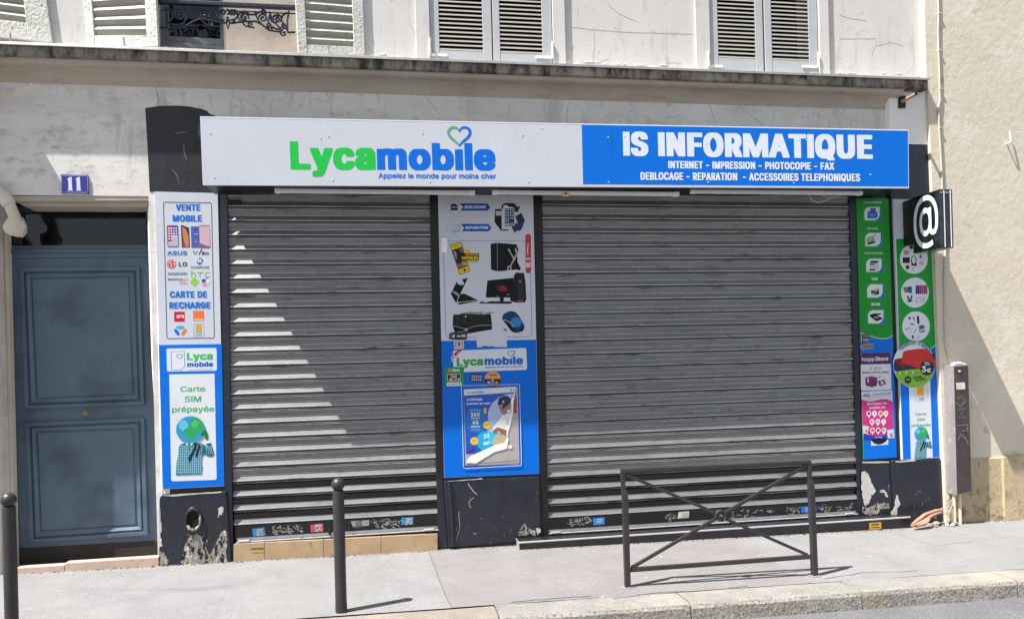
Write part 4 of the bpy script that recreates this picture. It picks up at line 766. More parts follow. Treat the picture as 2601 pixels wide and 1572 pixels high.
seam = [gpx(1088, 1398), gpx(1096, 1420), gpx(1104, 1440), gpx(1113, 1466), gpx(1121, 1487), gpx(1134, 1518)]
seam = [(seam[0][0] - .02, -.35)] + seam + [(gpx(1147, 1541)[0], KB - .004)]
seam2 = [(gpx(1840, 1352)[0], -.35), gpx(1866, 1368), gpx(1930, 1406), gpx(1992, 1441), (gpx(2052, 1472)[0], KB - .004)]
mb = MB()
gsheet(mb, [(-40, -.35)] + seam + [(-40, KB - .006)])
mb.build('pavement', 'pavement_grey', kind='structure')
mb = MB()
gsheet(mb, [(q[0] + .003, q[1]) for q in seam[:1]] + [(q[0] - .003, q[1]) for q in seam2] + [(q[0] + .003, q[1]) for q in seam[:0:-1]], .002)
mb.build('pavement_patch', 'pavement_pink', kind='structure')
mb = MB()
gsheet(mb, seam2[:1] + [(40, -.35), (40, KB - .004)] + seam2[:0:-1])
mb.build('pavement', 'pavement_grey', kind='structure')
mb = MB()
gsheet(mb, [(-40, -.35), (40, -.35), (40, KB), (-40, KB)], -.012)
mb.build('pavement_base', 'joint_dirt', kind='structure')
mb = MB()
gsheet(mb, [(-60, KF - .15), (60, KF - .15), (60, 60), (-60, 60)], -.135)
mb.build('road', 'asphalt', kind='structure')
kerb = bpy.data.objects.new('kerb', None); COL.objects.link(kerb); kerb['kind'] = 'structure'
j1 = G(1752, 1531).x; j2 = G(2174, 1495).x; j0 = G(1262, 1553).x - .0
joints = [j1 - 1.33 * k - .3 for k in range(9, 3, -1)] + [j1 - 1.33 * 3 - .3, j1 - 1.33 * 2 - .15, j0, j1, j2, j2 + 1.36, j2 + 2.7, j2 + 4.1, j2 + 5.4, j2 + 6.8, j2 + 8.1, j2 + 9.5, j2 + 10.8]
for i, (a, b) in enumerate(zip(joints, joints[1:])):
    mb = MB()
    a += .005; b -= .005
    brown = i < 8
    kb = KB + (.02 if brown else .0)
    rnd = random.Random(i)
    nx = 7
    prof = [(kb, 0.0), (KF - .035, .004), (KF - .012, -.008), (KF, -.032), (KF + .006, -.16), (kb, -.16)]
    vs = []
    for k in range(nx + 1):
        X = a + (b - a) * k / nx
        for j, (pp, zz) in enumerate(prof):
            e = rnd.uniform(-.004, .004)
            vs.append((X, -(pp + (e if 0 < j < 5 else 0)), gz(X) + zz + (rnd.uniform(-.003, .003) if j < 4 else 0)))
    m = len(prof)
    fs, mi = [], []
    for k in range(nx):
        for j in range(m):
            l = (j + 1) % m
            mb.add([vs[k * m + j], vs[k * m + l], vs[(k + 1) * m + l], vs[(k + 1) * m + j]], [(0, 1, 2, 3)], None, 1 if j in (2, 3) else 0)
    mb.add(vs[:m], [list(range(m))]); mb.add(vs[-m:], [list(range(m))])
    mb.build('kerb_stone', ['granite_brown' if brown else 'granite', 'granite_face'], kerb)

# ---- cracks and a tarred joint in the pavement
mb = MB()
rnd = random.Random(21)
def gcrack(pts, wd):
    P2 = []
    for a, b in zip(pts, pts[1:]):
        for k in range(6):
            t = k / 6
            P2.append((a[0] + (b[0] - a[0]) * t + rnd.uniform(-.012, .012), a[1] + (b[1] - a[1]) * t + rnd.uniform(-.012, .012)))
    P2.append(pts[-1])
    for a, b in zip(P2, P2[1:]):
        dx, dy = b[0] - a[0], b[1] - a[1]
        L_ = math.hypot(dx, dy) or 1
        nx_, ny_ = -dy / L_ * wd / 2 * rnd.uniform(.5, 1.4), dx / L_ * wd / 2
        q = [(a[0] - nx_, a[1] - ny_), (b[0] - nx_, b[1] - ny_), (b[0] + nx_, b[1] + ny_), (a[0] + nx_, a[1] + ny_)]
        mb.add([(x, -p, gz(x) + .0045) for x, p in q], [(0, 1, 2, 3)])
gcrack([gpx(1560, 1520), gpx(1680, 1505), gpx(1800, 1500), gpx(1900, 1488)], .007)
gcrack([gpx(1300, 1530), gpx(1420, 1519), gpx(1500, 1514)], .008)
gcrack([gpx(2090, 1470), gpx(2190, 1455), gpx(2330, 1450)], .006)
gcrack([gpx(2280, 1360), gpx(2380, 1385), gpx(2470, 1376)], .004)
mb.build('pavement_cracks', 'joint_dirt', kind='stuff')

# ---- dirt that has gathered along the foot of the walls
mb = MB()
for i in range(700):
    x = rnd.uniform(-3.4, 6.9)
    base = .04 if x < 1.2 else (.215 if x < 5.3 else .13)
    p = base + abs(rnd.gauss(0, .018)) + .004
    r = rnd.uniform(.002, .007)
    n = 5
    a0 = rnd.random() * 6
    vs = [Vector((x + r * rnd.uniform(.6, 1.8) * math.cos(a0 + k * 6.283 / n), -p + r * rnd.uniform(.4, 1) * math.sin(a0 + k * 6.283 / n), gz(x) + .007)) for k in range(n)]
    mb.loft(vs, [Vector((v.x, v.y, gz(x) + .0005)) for v in vs])
mb.build('grit', 'exposed_mortar', kind='stuff')

# ---- litter and grit on the pavement (nobody could count it)
mb = MB()
rnd = random.Random(5)
for i in range(260):
    x = rnd.uniform(-3.6, 6.5)
    p = rnd.choice([rnd.uniform(.03, KB), rnd.uniform(.02, .22)])
    r = rnd.choice([.003, .004, .006, .009, .014 if rnd.random() < .25 else .004])
    n = rnd.randint(4, 6)
    a0 = rnd.random() * 6
    vs = [(x + r * rnd.uniform(.5, 1.6) * math.cos(a0 + k * 6.283 / n), -p + r * rnd.uniform(.4, 1) * math.sin(a0 + k * 6.283 / n), gz(x) + .0045 + rnd.uniform(0, .002)) for k in range(n)]
    mb.loft([Vector(v) for v in vs], [Vector((v[0], v[1], gz(x) + .0005)) for v in vs])
mb.build('litter', 'litter', kind='stuff')

# ============================================================ MAIN BUILDING
bld = thing('apartment_building', 'whitish plastered building with grey roller shutters and blue door, number 11', 'building', (1, 0, 0))
PC = .155
zt = (P(0, 114, PC).z + P(2350, 201, PC).z) / 2
zf = (P(0, 141, PC).z + P(2350, 226, PC).z) / 2
XE = P(2357, 212, PC).x                        # right end of the cornice
XW = P(2350, 400, 0.0).x                       # right end of the facade
XL = -9.0
xd0, xd1 = P(33, 1050, -.30).x, P(385, 800).x          # street door opening
zd = P(200, 497).z
xs0, xs1 = P(575, 900).x, P(1108, 900).x       # first shop opening
xr0, xr1 = P(1377, 900).x, P(2168, 900).x      # second shop opening
zs = P(1300, 470).z
w = MB()
B0 = -.4
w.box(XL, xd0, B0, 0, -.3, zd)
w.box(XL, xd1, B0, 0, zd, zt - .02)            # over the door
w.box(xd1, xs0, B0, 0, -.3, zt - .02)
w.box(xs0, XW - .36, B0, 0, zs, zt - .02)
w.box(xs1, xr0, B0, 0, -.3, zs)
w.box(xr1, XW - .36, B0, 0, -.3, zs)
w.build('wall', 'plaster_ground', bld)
w = MB()                                        # corner pier right of the recess under the cornice
xp0 = P(2256, 300, .05).x
w.box(XW - .36, XW, B0, .0, -.3, zf - .005)
w.build('wall', 'plaster_ground', bld)
w = MB()
w.loft([P(2259, 229, .05), P(2350, 232, .05), Vector((XW, -.05, P(2300, 366, .05).z)), Vector((P(2259, 300, .05).x, -.05, P(2300, 366, .05).z))],
       [P(2246, 229, .0), Vector((XW, .1, P(2350, 232, .05).z)), Vector((XW, .1, P(2300, 366, .05).z)), Vector((P(2259, 300, .05).x - .045, .1, P(2300, 366, .05).z))])
w.build('corner_pier', 'plaster_white', bld)
w = MB()
zn = P(2300, 366, .05).z - .002
w.box(P(2259, 300, .05).x - .01, XW + .002, -.1, .052, P(2300, 505, .05).z, zn)
w.build('corner_pier', 'navy_frame', bld, .004, label='navy painted lower part of the corner pier')
# back of the rooms, so that no opening looks into the sky
w = MB(); w.box(XL, XW + 2, -.75, -.7, -.3, 9); w.build('inner_wall', 'blackness', bld)

# chamfered white door jamb between the door and the first sign panel
w = MB()
w.loft([P(397, 500, .006), P(412, 1250, .006), P(412, 1257, .006), P(404, 1257, -.02), P(384, 900, -.05), P(374, 540, -.05), P(380, 505, -.03)],
       [Vector((q.x + .03, .12, q.z)) for q in (P(397, 500, .006), P(412, 1250, .006), P(412, 1257, .006), P(404, 1257, -.02), P(384, 900, -.05), P(374, 540, -.05), P(380, 505, -.03))])
w.build('door_jamb', 'plaster_white', bld, .004)
# left jamb with a moulded edge
w = MB()
w.prism([(-90, 500), (-9, 590), (-3, 1100), (1, 1470), (-90, 1475)], .035, -.05)
w.build('door_jamb', 'plaster_ground', bld, .02)
w = MB()
w.prism([(8, 590), (17, 590), (38, 1452), (29, 1455)], -.20, -.29)
w.build('jamb_moulding', 'roughcast', bld, .006)
# lintel moulding above the transom
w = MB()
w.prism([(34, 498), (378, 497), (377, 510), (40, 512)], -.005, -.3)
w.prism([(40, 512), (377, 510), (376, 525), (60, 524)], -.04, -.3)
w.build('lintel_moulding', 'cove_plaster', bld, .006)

# cornice: dirty fascia, zinc capping, hollow moulding under it
co_ = part('cornice', bld)
w = MB()
nseg = 60
vs = []
rnd = random.Random(3)
for k in range(nseg + 1):
    X = XL + (XE - XL) * k / nseg
    j = rnd.uniform(-.003, .003)
    vs.append([(X, -(PC + j), zt), (X, -(PC + j * .5), zf + .01), (X, -(PC - .012), zf), (X, -.0, zf), (X, .1, zf), (X, .1, zt)])
for a, b in zip(vs, vs[1:]):
    n = len(a)
    w.add(a + b, [(i, (i + 1) % n, n + (i + 1) % n, n + i) for i in range(n)])
w.add(vs[-1], [list(range(6))]); w.add(vs[0], [list(range(6))])
w.build('fascia', 'cornice_dirt', co_)
w = MB()
w.box(XL, XE + .012, -.05, PC + .022, zt + .001, zt + .012)
w.box(XL, XE + .010, PC + .016, PC + .022, zt - .012, zt + .001)
w.build('capping', 'zinc', co_, .002)
w = MB()
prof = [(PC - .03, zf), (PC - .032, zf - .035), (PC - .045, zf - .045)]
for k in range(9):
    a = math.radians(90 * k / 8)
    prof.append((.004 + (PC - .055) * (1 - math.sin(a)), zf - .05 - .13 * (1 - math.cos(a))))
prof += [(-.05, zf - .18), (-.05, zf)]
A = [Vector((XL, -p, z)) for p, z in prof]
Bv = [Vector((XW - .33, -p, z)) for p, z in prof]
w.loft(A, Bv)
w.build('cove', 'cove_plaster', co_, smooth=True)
# unseen block added outside the frame, shaped to shade the wall over the door
w = MB()
q = P(120, 400)
xb = P(-22, 300).x
zb = q.z + (q.x - xb) / .503
w.box(XL, xb, .0, .42, zb - .25, zb)
w.build('unseen_shade_block', 'plaster_ground', bld)

# ---- upper storey wall with window openings
xa0, xa1 = P(402, 70).x, P(757, 70).x
xb0, xb1 = P(1091, 80).x, P(1403, 80).x
xc0, xc1 = P(1800, 80).x, P(2077, 80).x
zw1 = zt + 2.15
XU = P(2331, 100, 0).x
w = MB()
for a, b in ((XL, xa0), (xa1, xb0), (xb1, xc0), (xc1, XU + .3)):
    w.box(a, b, B0, 0, zt + .012, zw1)
w.box(XL, XU + .3, B0, 0, zw1, zw1 + 2.5)
w.build('upper_wall', 'plaster_upper', bld)
# surrounds that stand out round the two shuttered windows
for nm, (x0, x1, pxs) in {'b': (xb0, xb1, (1056, 1436)), 'c': (xc0, xc1, (1767, 2106))}.items():
    w = MB()
    w.box(P(pxs[0], 80, .03).x, x0, .0, .032, zt + .013, zw1 + .15)
    w.box(x1, P(pxs[1], 80, .03).x, .0, .032, zt + .013, zw1 + .15)
    w.box(x0, x1, .0, .032, zw1, zw1 + .15)
    w.build('window_surround', 'plaster_upper', bld, .004)

# ---- louvred shutters
def leaf(name, TL, TR, BR, BL, inner, pitch, frame_m, slat_m, th, kind, lab=None, hinge=None, parent=None):
    """TL..BL world corners at photo height 0; extended upward; inner = (u0,u1,v_bottom)"""
    k = 1 + 2.1 / (TL - BL).length
    TL2, TR2 = BL + (TL - BL) * k, BR + (TR - BR) * k
    pa = Patch(TL2, TR2, BR, BL)
    vf = lambda v: (k - 1 + v) / k            # v measured on the visible part
    sh = part(name, parent or bld, label=lab)
    u0, u1, vb = inner
    w = MB()
    pa.box(w, 0, u0, 0, 1, -th, 0)
    pa.box(w, u1, 1, 0, 1, -th, 0)
    pa.box(w, u0, u1, vf(vb), 1, -th + .003, -.003)
    pa.box(w, u0, u1, 0, .05, -th + .003, -.003)
    w.build('frame', frame_m, sh, .004)
    n = int((pa.c[3] - pa.c[0]).length * (vf(vb) - .05) / pitch)
    H = (pa.c[3] - pa.c[0]).length
    for i in range(n):
        v1 = vf(vb) - (i) * pitch / H
        v0 = v1 - pitch * (.74 if kind == 'open' else .98) / H
        w = MB()
        t = .008 if kind == 'open' else .020
        d0, d1 = (-th + .006, -.002) if kind == 'open' else (-th + .006, -.006)
        # slat slopes down and outward
        hh = t * 1.3 / H
        f = [pa.pt(u0, v1 - hh, d1), pa.pt(u1, v1 - hh, d1), pa.pt(u1, v1, d1), pa.pt(u0, v1, d1)]
        b = [pa.pt(u0, v0, d0), pa.pt(u1, v0, d0), pa.pt(u1, v0 + hh, d0), pa.pt(u0, v0 + hh, d0)]
        if kind != 'open':          # inner face of a shutter folded back: the slats rise outwards
            f = [pa.pt(u0, v0, d1 - .013), pa.pt(u1, v0, d1 - .013), pa.pt(u1, v0 + hh, d1), pa.pt(u0, v0 + hh, d1)]
            b = [pa.pt(u0, v1 - hh, d0), pa.pt(u1, v1 - hh, d0), pa.pt(u1, v1, d0), pa.pt(u0, v1, d0)]
        w.loft(f, b)
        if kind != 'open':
            w.m = [0] + [1] * (len(w.f) - 1)          # nosing left pale, faces take the colour with shade painted in
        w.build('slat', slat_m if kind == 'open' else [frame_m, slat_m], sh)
    return sh, pa

def pinned(x, y, p):
    return P(x, y, p)

# closed, grey painted shutters (windows b and c)
for lab, ls in (('b', ((1091, 1249, 1115.6, 1226, 129, 157), (1252, 1402, 1269.6, 1377, 136, 160.5))),
                ('c', ((1800, 1938, 1823.6, 1918.5, 148, 182), (1942, 2076.5, 1960, 2054, 153.6, 186)))):
    for (x0, x1, i0, i1, yb, ye) in ls:
        yy = 160 if lab == 'b' else 188
        pp = .012
        X0, X1 = P(x0, 80, pp).x, P(x1, 80, pp).x
        z1 = zt + .016
        z0 = P((x0 + x1) / 2, 0, pp).z
        c = [Vector((X0, -pp, z0)), Vector((X1, -pp, z0)), Vector((X1, -pp, z1)), Vector((X0, -pp, z1))]
        zin = P((x0 + x1) / 2, yb, pp).z
        u0 = (P(i0, 80, pp).x - X0) / (X1 - X0)
        u1 = (P(i1, 80, pp).x - X0) / (X1 - X0)
        leaf('window_shutter', *c, (u0, u1, (z0 - zin) / (z0 - z1)), .0425, 'shutter_paint', 'louvre_paint', .034, 'open')
    # iron bar of the closing, hinges
for x, y in ((1092, 120), (1404, 128), (1800, 150), (2079, 153)):
    w = MB()
    q = P(x, y, .045)
    w.lathe(Vector((q.x, q.y, q.z - .075)), UP, [(.011, 0), (.012, .005), (.012, .06), (.009, .065), (.009, .1), (.012, .105), (.012, .15), (.006, .158)], 10)
    s_ = 1 if x in (1092, 1800) else -1
    w.box(q.x, q.x + s_ * .17, .013, .02, q.z - .075, q.z - .05) if s_ > 0 else w.box(q.x - .17, q.x, .013, .02, q.z - .075, q.z - .05)
    w.build('hinge', 'plaster_white', bld, .001)

# old peeling shutters standing ajar (window a and its neighbour)
for (pts, pr, inner) in (
        (((-160, -38), (118, 0), (134, 109), (-160, 76)), (.17, .035), (.09, .78, .60)),
        (((213, 12), (396, 0), (402, 119), (221, 115)), (.035, .17), (.11, .845, .76)),
        (((750, -12), (922, 3), (927, 141), (758, 134)), (.17, .035), (.13, .835, .85))):
    pl, prr = pr
    c = [P(*pts[0], pl), P(*pts[1], prr), P(*pts[2], prr), P(*pts[3], pl)]
    leaf('window_shutter', *c, inner, .083, 'old_paint', 'old_slat_shaded', .04, 'old')
for x, y in ((28, 100), (316, 110), (835, 128)):   # little iron stops under them
    w = MB()
    q = P(x, y + 2, .12)
    w.tube([Vector((q.x, q.y + .1, zt + .014)), Vector((q.x, q.y, zt + .02)), q + Vector((0, -.01, .02)), q + Vector((0, -.02, .05))], .009, 6)
    w.build('shutter_stop', 'zinc', bld)

# ---- window a behind its railing
wa = part('window', bld)
w = MB()
w.prism([(540, -560), (740, -560), (759, 136), (570, 132)], -.05, -.2)
w.build('infill', 'infill_plaster', wa)
def qring(mb, a, b, pf, pb, mi=0):
    n = 4
    for i in range(4):
        j = (i + 1) % 4
        mb.prism([a[i], a[j], b[j], b[i]], pf, pb, mi)
w = MB()
o_ = [(378, -560), (572, -560), (597, 130), (402, 116)]
i_ = [(396, -540), (552, -540), (573, 118), (418, 104)]
qring(w, o_, i_, -.07, -.16)
w.build('window_frame', 'grey_wood', wa, .004)
w = MB()
i2 = [(408, -530), (540, -530), (560, 99), (430, 92)]
qring(w, i_, i2, -.09, -.15)
w.build('window_sash', 'grey_wood', wa, .004)
w = MB(); w.prism([(406, -532), (542, -532), (562, 101), (428, 94)], -.12, -.13); w.build('pane', 'window_glass', wa)
w = MB(); w.prism([(402, 117), (598, 131), (600, 140), (402, 125)], -.02, -.2); w.build('sill', 'plaster_ground', wa)

rl = part('railing', bld)
w = MB()
w.bar(P(396, 5, .07), P(756, 21, .07), .034, .05, UP)
w.build('handrail', 'iron_blue', rl, .004)

def spiral(cx, cy, r, turns, a0, d, n=22, e=.12):
    return [(cx + (r * (1 - (1 - e) * k / n)) * math.cos(a0 + d * turns * 6.283 * k / n), cy + (r * (1 - (1 - e) * k / n)) * math.sin(a0 + d * turns * 6.283 * k / n)) for k in range(n + 1)]
def scroll(pts, r=.0095):
    w = MB()
    w.tube([P(x, y, .07) for x, y in pts], r, 6)
    w.build('scroll', 'iron_blue', rl, smooth=True)
for s_, ox in ((1, 0), (-1, 0)):
    fx = lambda x: 577 + s_ * (x - 577)
    fy = lambda x, y: y + (.036 * (fx(x) - x) if s_ < 0 else 0)
    T = lambda L: [(fx(x), fy(x, y)) for x, y in L]
    scroll(T(spiral(566, 33, 9, 1.3, 2.6, 1)))
    scroll(T(spiral(594, 34, 9, 1.3, .5, -1)) if s_ > 0 else T([(577, 24), (570, 30), (577, 38)]))
    scroll(T(spiral(455, 38, 14, 1.4, -.4, 1)))
    scroll(T([(468, 30), (474, 46), (466, 60), (450, 66), (434, 62)]))
    scroll(T(spiral(486, 26, 8, 1.2, 2.2, 1)))
    scroll(T([(494, 24), (505, 33), (520, 34), (532, 26), (545, 32), (556, 48), (570, 52)]))
    scroll(T([(434, 62), (446, 72), (470, 70), (490, 56), (505, 50), (530, 52), (552, 56), (566, 60)]))
    scroll(T([(424, 22), (436, 30), (440, 42), (432, 54), (426, 60)]))
    scroll(T(spiral(434, 75, 9, 1.2, -1.2, 1)))
    scroll(T([(420, 18), (424, 40), (424, 70)]))
    scroll(T([(404, 70), (424, 72)]))
    scroll(T(spiral(534, 42, 6, 1.1, .5, -1)), .006)
for s_, k_ in ((620, 0), (668, 1), (520, 0), (706, 1)):
    y_ = 36 + (s_ - 577) * .036
    scroll(spiral(s_, y_ + 8, 12, 1.5, 3.0 if k_ else .3, 1 if k_ else -1))
    scroll(spiral(s_ + 14, y_ + 26, 7, 1.2, 1.0, -1), .008)
    scroll([(s_ - 22, y_ - 10), (s_ - 12, y_ + 14), (s_ + 4, y_ + 30), (s_ + 26, y_ + 34)], .008)
scroll([(410, 26), (470, 24), (540, 27), (640, 31), (752, 36)], .006)
scroll([(578, 44), (583, 60), (579, 76), (575, 60), (578, 44)])
scroll([(560, 52), (570, 60), (578, 54), (588, 60), (597, 53)])

# ---- street door
RECESS[0] = -.08
dr = part('front_door', bld)
leafq = [(22, 655), (380, 650), (402, 1412), (45, 1437)]
w = MB(); w.prism(leafq, -.215, -.26); w.build('door_leaf', 'door_paint', dr, .003)
for nm, o4, i4 in (('up', [(51, 681), (354, 679), (366, 1027), (64, 1038)], [(80, 708), (327, 704), (338, 1001), (94, 1011)]),
                   ('lo', [(66, 1075), (366, 1061), (375, 1358), (76, 1378)], [(94, 1098), (338, 1089), (346, 1332), (105, 1348)])):
    w = MB()
    a = quad_lerp(o4, i4, .30); b = quad_lerp(o4, i4, .38); c = quad_lerp(o4, i4, .55); d = quad_lerp(o4, i4, .9)
    e_ = quad_lerp(o4, i4, .42)
    ringp(w, o4, o4, -.2151, -.186); ringp(w, o4, a, -.186, -.186); ringp(w, a, b, -.186, -.208)
    ringp(w, b, e_, -.208, -.208); ringp(w, e_, c, -.208, -.194); ringp(w, c, d, -.194, -.214); ringp(w, d, i4, -.214, -.207)
    w.build('panel_moulding', 'door_paint', dr)
    w = MB(); w.prism(quad_lerp(o4, i4, 1.06), -.2085, -.2145); w.build('door_panel', 'door_paint', dr)
w = MB(); w.prism([(44, 1392), (399, 1372), (401, 1409), (46, 1433)], -.208, -.214); w.build('kick_board', 'door_kick', dr, .003)
w = MB()
q = P(217, 1050, -.212)
w.lathe(q, Vector((0, -1, 0)), [(.034, 0), (.036, .004), (.030, .008), (.026, .005), (.024, .012), (.016, .014), (.013, .008), (.009, .012), (.0, .013)], 24)
w.build('knob', 'brass', dr, smooth=True)
w = MB(); w.prism([(377, 792), (384, 790), (388, 905), (381, 907)], -.15, -.2); w.build('strike_plate', 'brown_metal', dr)
tr = part('transom', bld)
w = MB(); w.prism([(55, 537), (372, 533), (376, 624), (58, 626)], -.245, -.25); w.build('pane', 'transom_glass', tr)
w = MB()
w.prism([(30, 524), (380, 522), (380, 537), (30, 540)], -.20, -.26)
w.prism([(368, 537), (382, 537), (384, 622), (371, 622)], -.20, -.26)
w.prism([(18, 540), (58, 540), (56, 622), (20, 622)], -.225, -.26)
w.build('transom_frame', 'frame_dark', tr, .003)
w = MB()
w.prism([(18, 624), (384, 622), (384, 632), (18, 634)], -.205, -.26)
w.prism([(18, 634), (384, 632), (384, 640), (18, 643)], -.185, -.26)
w.prism([(18, 643), (384, 640), (384, 652), (19, 656)], -.200, -.26)
w.build('transom_rail', 'door_paint', tr, .003)
RECESS[0] = 0.0
st = part('doorstep', bld)
for a, b in (((41, 1444), (164, 1434)), ((165, 1434), (403, 1411))):
    w = MB()
    top = [(a[0], a[1]), (b[0], b[1])]
    A0, B0_ = P(a[0], a[1], .035), P(b[0], b[1], .035)
    zz = (A0.z + B0_.z) / 2 + .004
    w.box(A0.x, B0_.x, -.05, .035, gz(A0.x) - .05, zz)
    w.build('stone', 'stone_pink', st, .006)

# ---- plinths
pl = part('plinth', bld)
def plinth(pts, pf, label=None):
    w = MB(); w.prism(pts, pf, -.05)
    o = w.build('plinth_block', 'navy_plinth', pl, .012)
    if label: o['label'] = label
plinth([(404, 1264), (412, 1256), (575, 1247), (590, 1440), (403, 1444)], .035)
plinth([(1126, 1221), (1371, 1209), (1375, 1368), (1310, 1376), (1139, 1392), (1139, 1400), (1375, 1400), (1139, 1400)][:5], .028)
plinth([(2190, 1171), (2262, 1170), (2272, 1320), (2195, 1322)], .030)
plinth([(2263, 1171), (2272, 1168), (2400, 1166), (2406, 1330), (2274, 1334)], .050)
# black skin behind the sign panels and round the openings
for a, b, z in ((xd1 + .12, xs0 + .003, P(480, 487, 0).z), (xs1 - .003, xr0 + .003, zs + .06), (xr1 - .003, XW - .02, zs + .02)):
    w = MB(); w.box(a, b, -.02, .003, 0, z)
    w.build('black_skin', 'black_paint', bld)
w = MB()
top = [(369, 275), (385, 273), (402, 270), (425, 269), (452, 269), (480, 271), (500, 275), (517, 279), (527, 283), (531, 289), (545, 294), (556, 302), (556, 470), (556, 489), (380, 487), (375, 380)]
w.prism(top, .004, -.01)
w.build('black_patch', 'black_paint', bld)
# lumps where the paint has split
for poly in ([(464, 365), (468, 366), (471, 391), (476, 409), (472, 405), (466, 388)], [(433, 418), (438, 430), (452, 446), (457, 470), (455, 470), (449, 449), (437, 432)], [(440, 338), (478, 333), (486, 331), (470, 338), (450, 341)],
             [(505, 310), (509, 330), (510, 350), (506, 352), (502, 335)]):
    w = MB(); w.prism(poly, .007, .002); w.build('paint_flake', 'grey_flake', bld)
# worn places on the plinths
for poly, pf, mm in (
        ([(2190, 1198), (2200, 1196), (2210, 1214), (2218, 1232), (2225, 1250), (2213, 1257), (2208, 1277), (2199, 1285), (2193, 1270), (2189, 1235)], .0325, 'peeled'),
        ([(2236, 1245), (2246, 1243), (2254, 1252), (2257, 1263), (2252, 1263), (2245, 1251), (2236, 1249)], .0325, 'peeled'),
        ([(2192, 1285), (2207, 1290), (2228, 1276), (2240, 1280), (2245, 1276), (2257, 1279), (2259, 1291), (2236, 1292), (2230, 1306), (2212, 1308), (2198, 1306), (2190, 1298)], .0327, 'exposed_mortar'),
        ([(2263, 1300), (2271, 1290), (2277, 1256), (2282, 1262), (2286, 1282), (2279, 1290), (2278, 1309), (2264, 1308)], .0525, 'peeled'),
        ([(1318, 1350), (1326, 1336), (1334, 1330), (1340, 1340), (1350, 1345), (1360, 1348), (1361, 1360), (1345, 1357), (1330, 1360), (1318, 1360)], .0305, 'exposed_mortar'),
        ([(1363, 1340), (1373, 1342), (1372, 1352), (1366, 1356), (1362, 1350)], .0305, 'peeled'),
        ([(456, 1425), (466, 1400), (472, 1380), (482, 1362), (498, 1356), (520, 1360), (528, 1376), (524, 1398), (534, 1408), (544, 1388), (556, 1366), (562, 1350), (574, 1345), (578, 1370), (574, 1400), (578, 1428), (540, 1432), (500, 1434), (470, 1436)], .0375, 'exposed_mortar'),
        ([(405, 1400), (412, 1398), (420, 1412), (428, 1424), (424, 1434), (406, 1436)], .0375, 'exposed_mortar'),
        ([(553, 1293), (560, 1286), (567, 1287), (568, 1300), (562, 1306), (555, 1308)], .0375, 'peeled'),
        ([(512, 1274), (517, 1268), (523, 1290), (526, 1310), (537, 1340), (541, 1370), (532, 1372), (524, 1352), (518, 1322), (508, 1300)], .0372, 'peeled_black'),
        ([(404, 1290), (407, 1290), (410, 1330), (408, 1360), (412, 1385), (405, 1390)], .0372, 'peeled')):
    w = MB(); w.prism(jag(poly, 1.7, 5), pf, pf - .004); w.build('worn_patch', mm, bld)
w = MB(); w.prism(jag([(414, 1259), (470, 1253.5), (530, 1250), (562, 1248), (562, 1251), (530, 1253), (480, 1256), (440, 1260)], .6, 4), .0385, .034); w.build('worn_edge', 'peeled', bld)
w = MB(); w.prism(jag([(1136, 1222), (1200, 1217), (1225, 1214), (1225, 1216), (1180, 1220)], .5, 4), .0315, .027); w.build('worn_edge', 'peeled', bld)
for wx, wy, wl in ((2192, 1173, 66), (2275, 1171, 30), (2300, 1169, 26)):
    w = MB(); w.prism(jag([(wx, wy), (wx + wl, wy - 1.5), (wx + wl, wy + 1.5), (wx, wy + 3)], .7, 4), .0525 if wx > 2265 else .0325, .02); w.build('worn_edge', 'peeled', bld)
# round duct opening in the first plinth
dk = part('duct_opening', bld)
w = MB()
q = P(492, 1318, .03)
sq = Vector((0, -1, 0))
for k in range(1):
    ringv = []
    prof = [(.088, .0), (.090, .014), (.078, .026), (.066, .026), (.061, .010), (.060, -.10)]
    n = 28
    vs = []
    for r, h in prof:
        for i in range(n):
            t = 2 * math.pi * i / n
            vs.append(Vector((q.x + r * .88 * math.cos(t), q.y - h, q.z + r * 1.28 * math.sin(t))))
    fs = [(i * n + k2, i * n + (k2 + 1) % n, (i + 1) * n + (k2 + 1) % n, (i + 1) * n + k2) for i in range(len(prof) - 1) for k2 in range(n)]
    w.add(vs, fs)
w.build('collar', 'navy_frame', dk, smooth=True)
w = MB()
rnd = random.Random(2)
vs = []
for r, h in ((.060, .022), (.069, .031), (.080, .0275), (.082, .012)):
    for i in range(26):
        t = math.radians(-150 + 190 * i / 25)
        rr = r * rnd.uniform(.94, 1.08)
        vs.append(Vector((q.x + rr * .88 * math.cos(t), q.y - h, q.z + rr * 1.28 * math.sin(t))))
w.add(vs, [(i * 26 + k2, i * 26 + k2 + 1, (i + 1) * 26 + k2 + 1, (i + 1) * 26 + k2) for i in range(3) for k2 in range(25)])
w.build('broken_rim', 'exposed_mortar', dk, smooth=True)
w = MB()
vs = [Vector((q.x + .063 * .88 * math.cos(2 * math.pi * i / 28), q.y - .0095, q.z + .063 * 1.28 * math.sin(2 * math.pi * i / 28))) for i in range(28)]
w.loft(vs, [v + Vector((0, .002, 0)) for v in vs])
w.build('hole', 'blackness', dk)

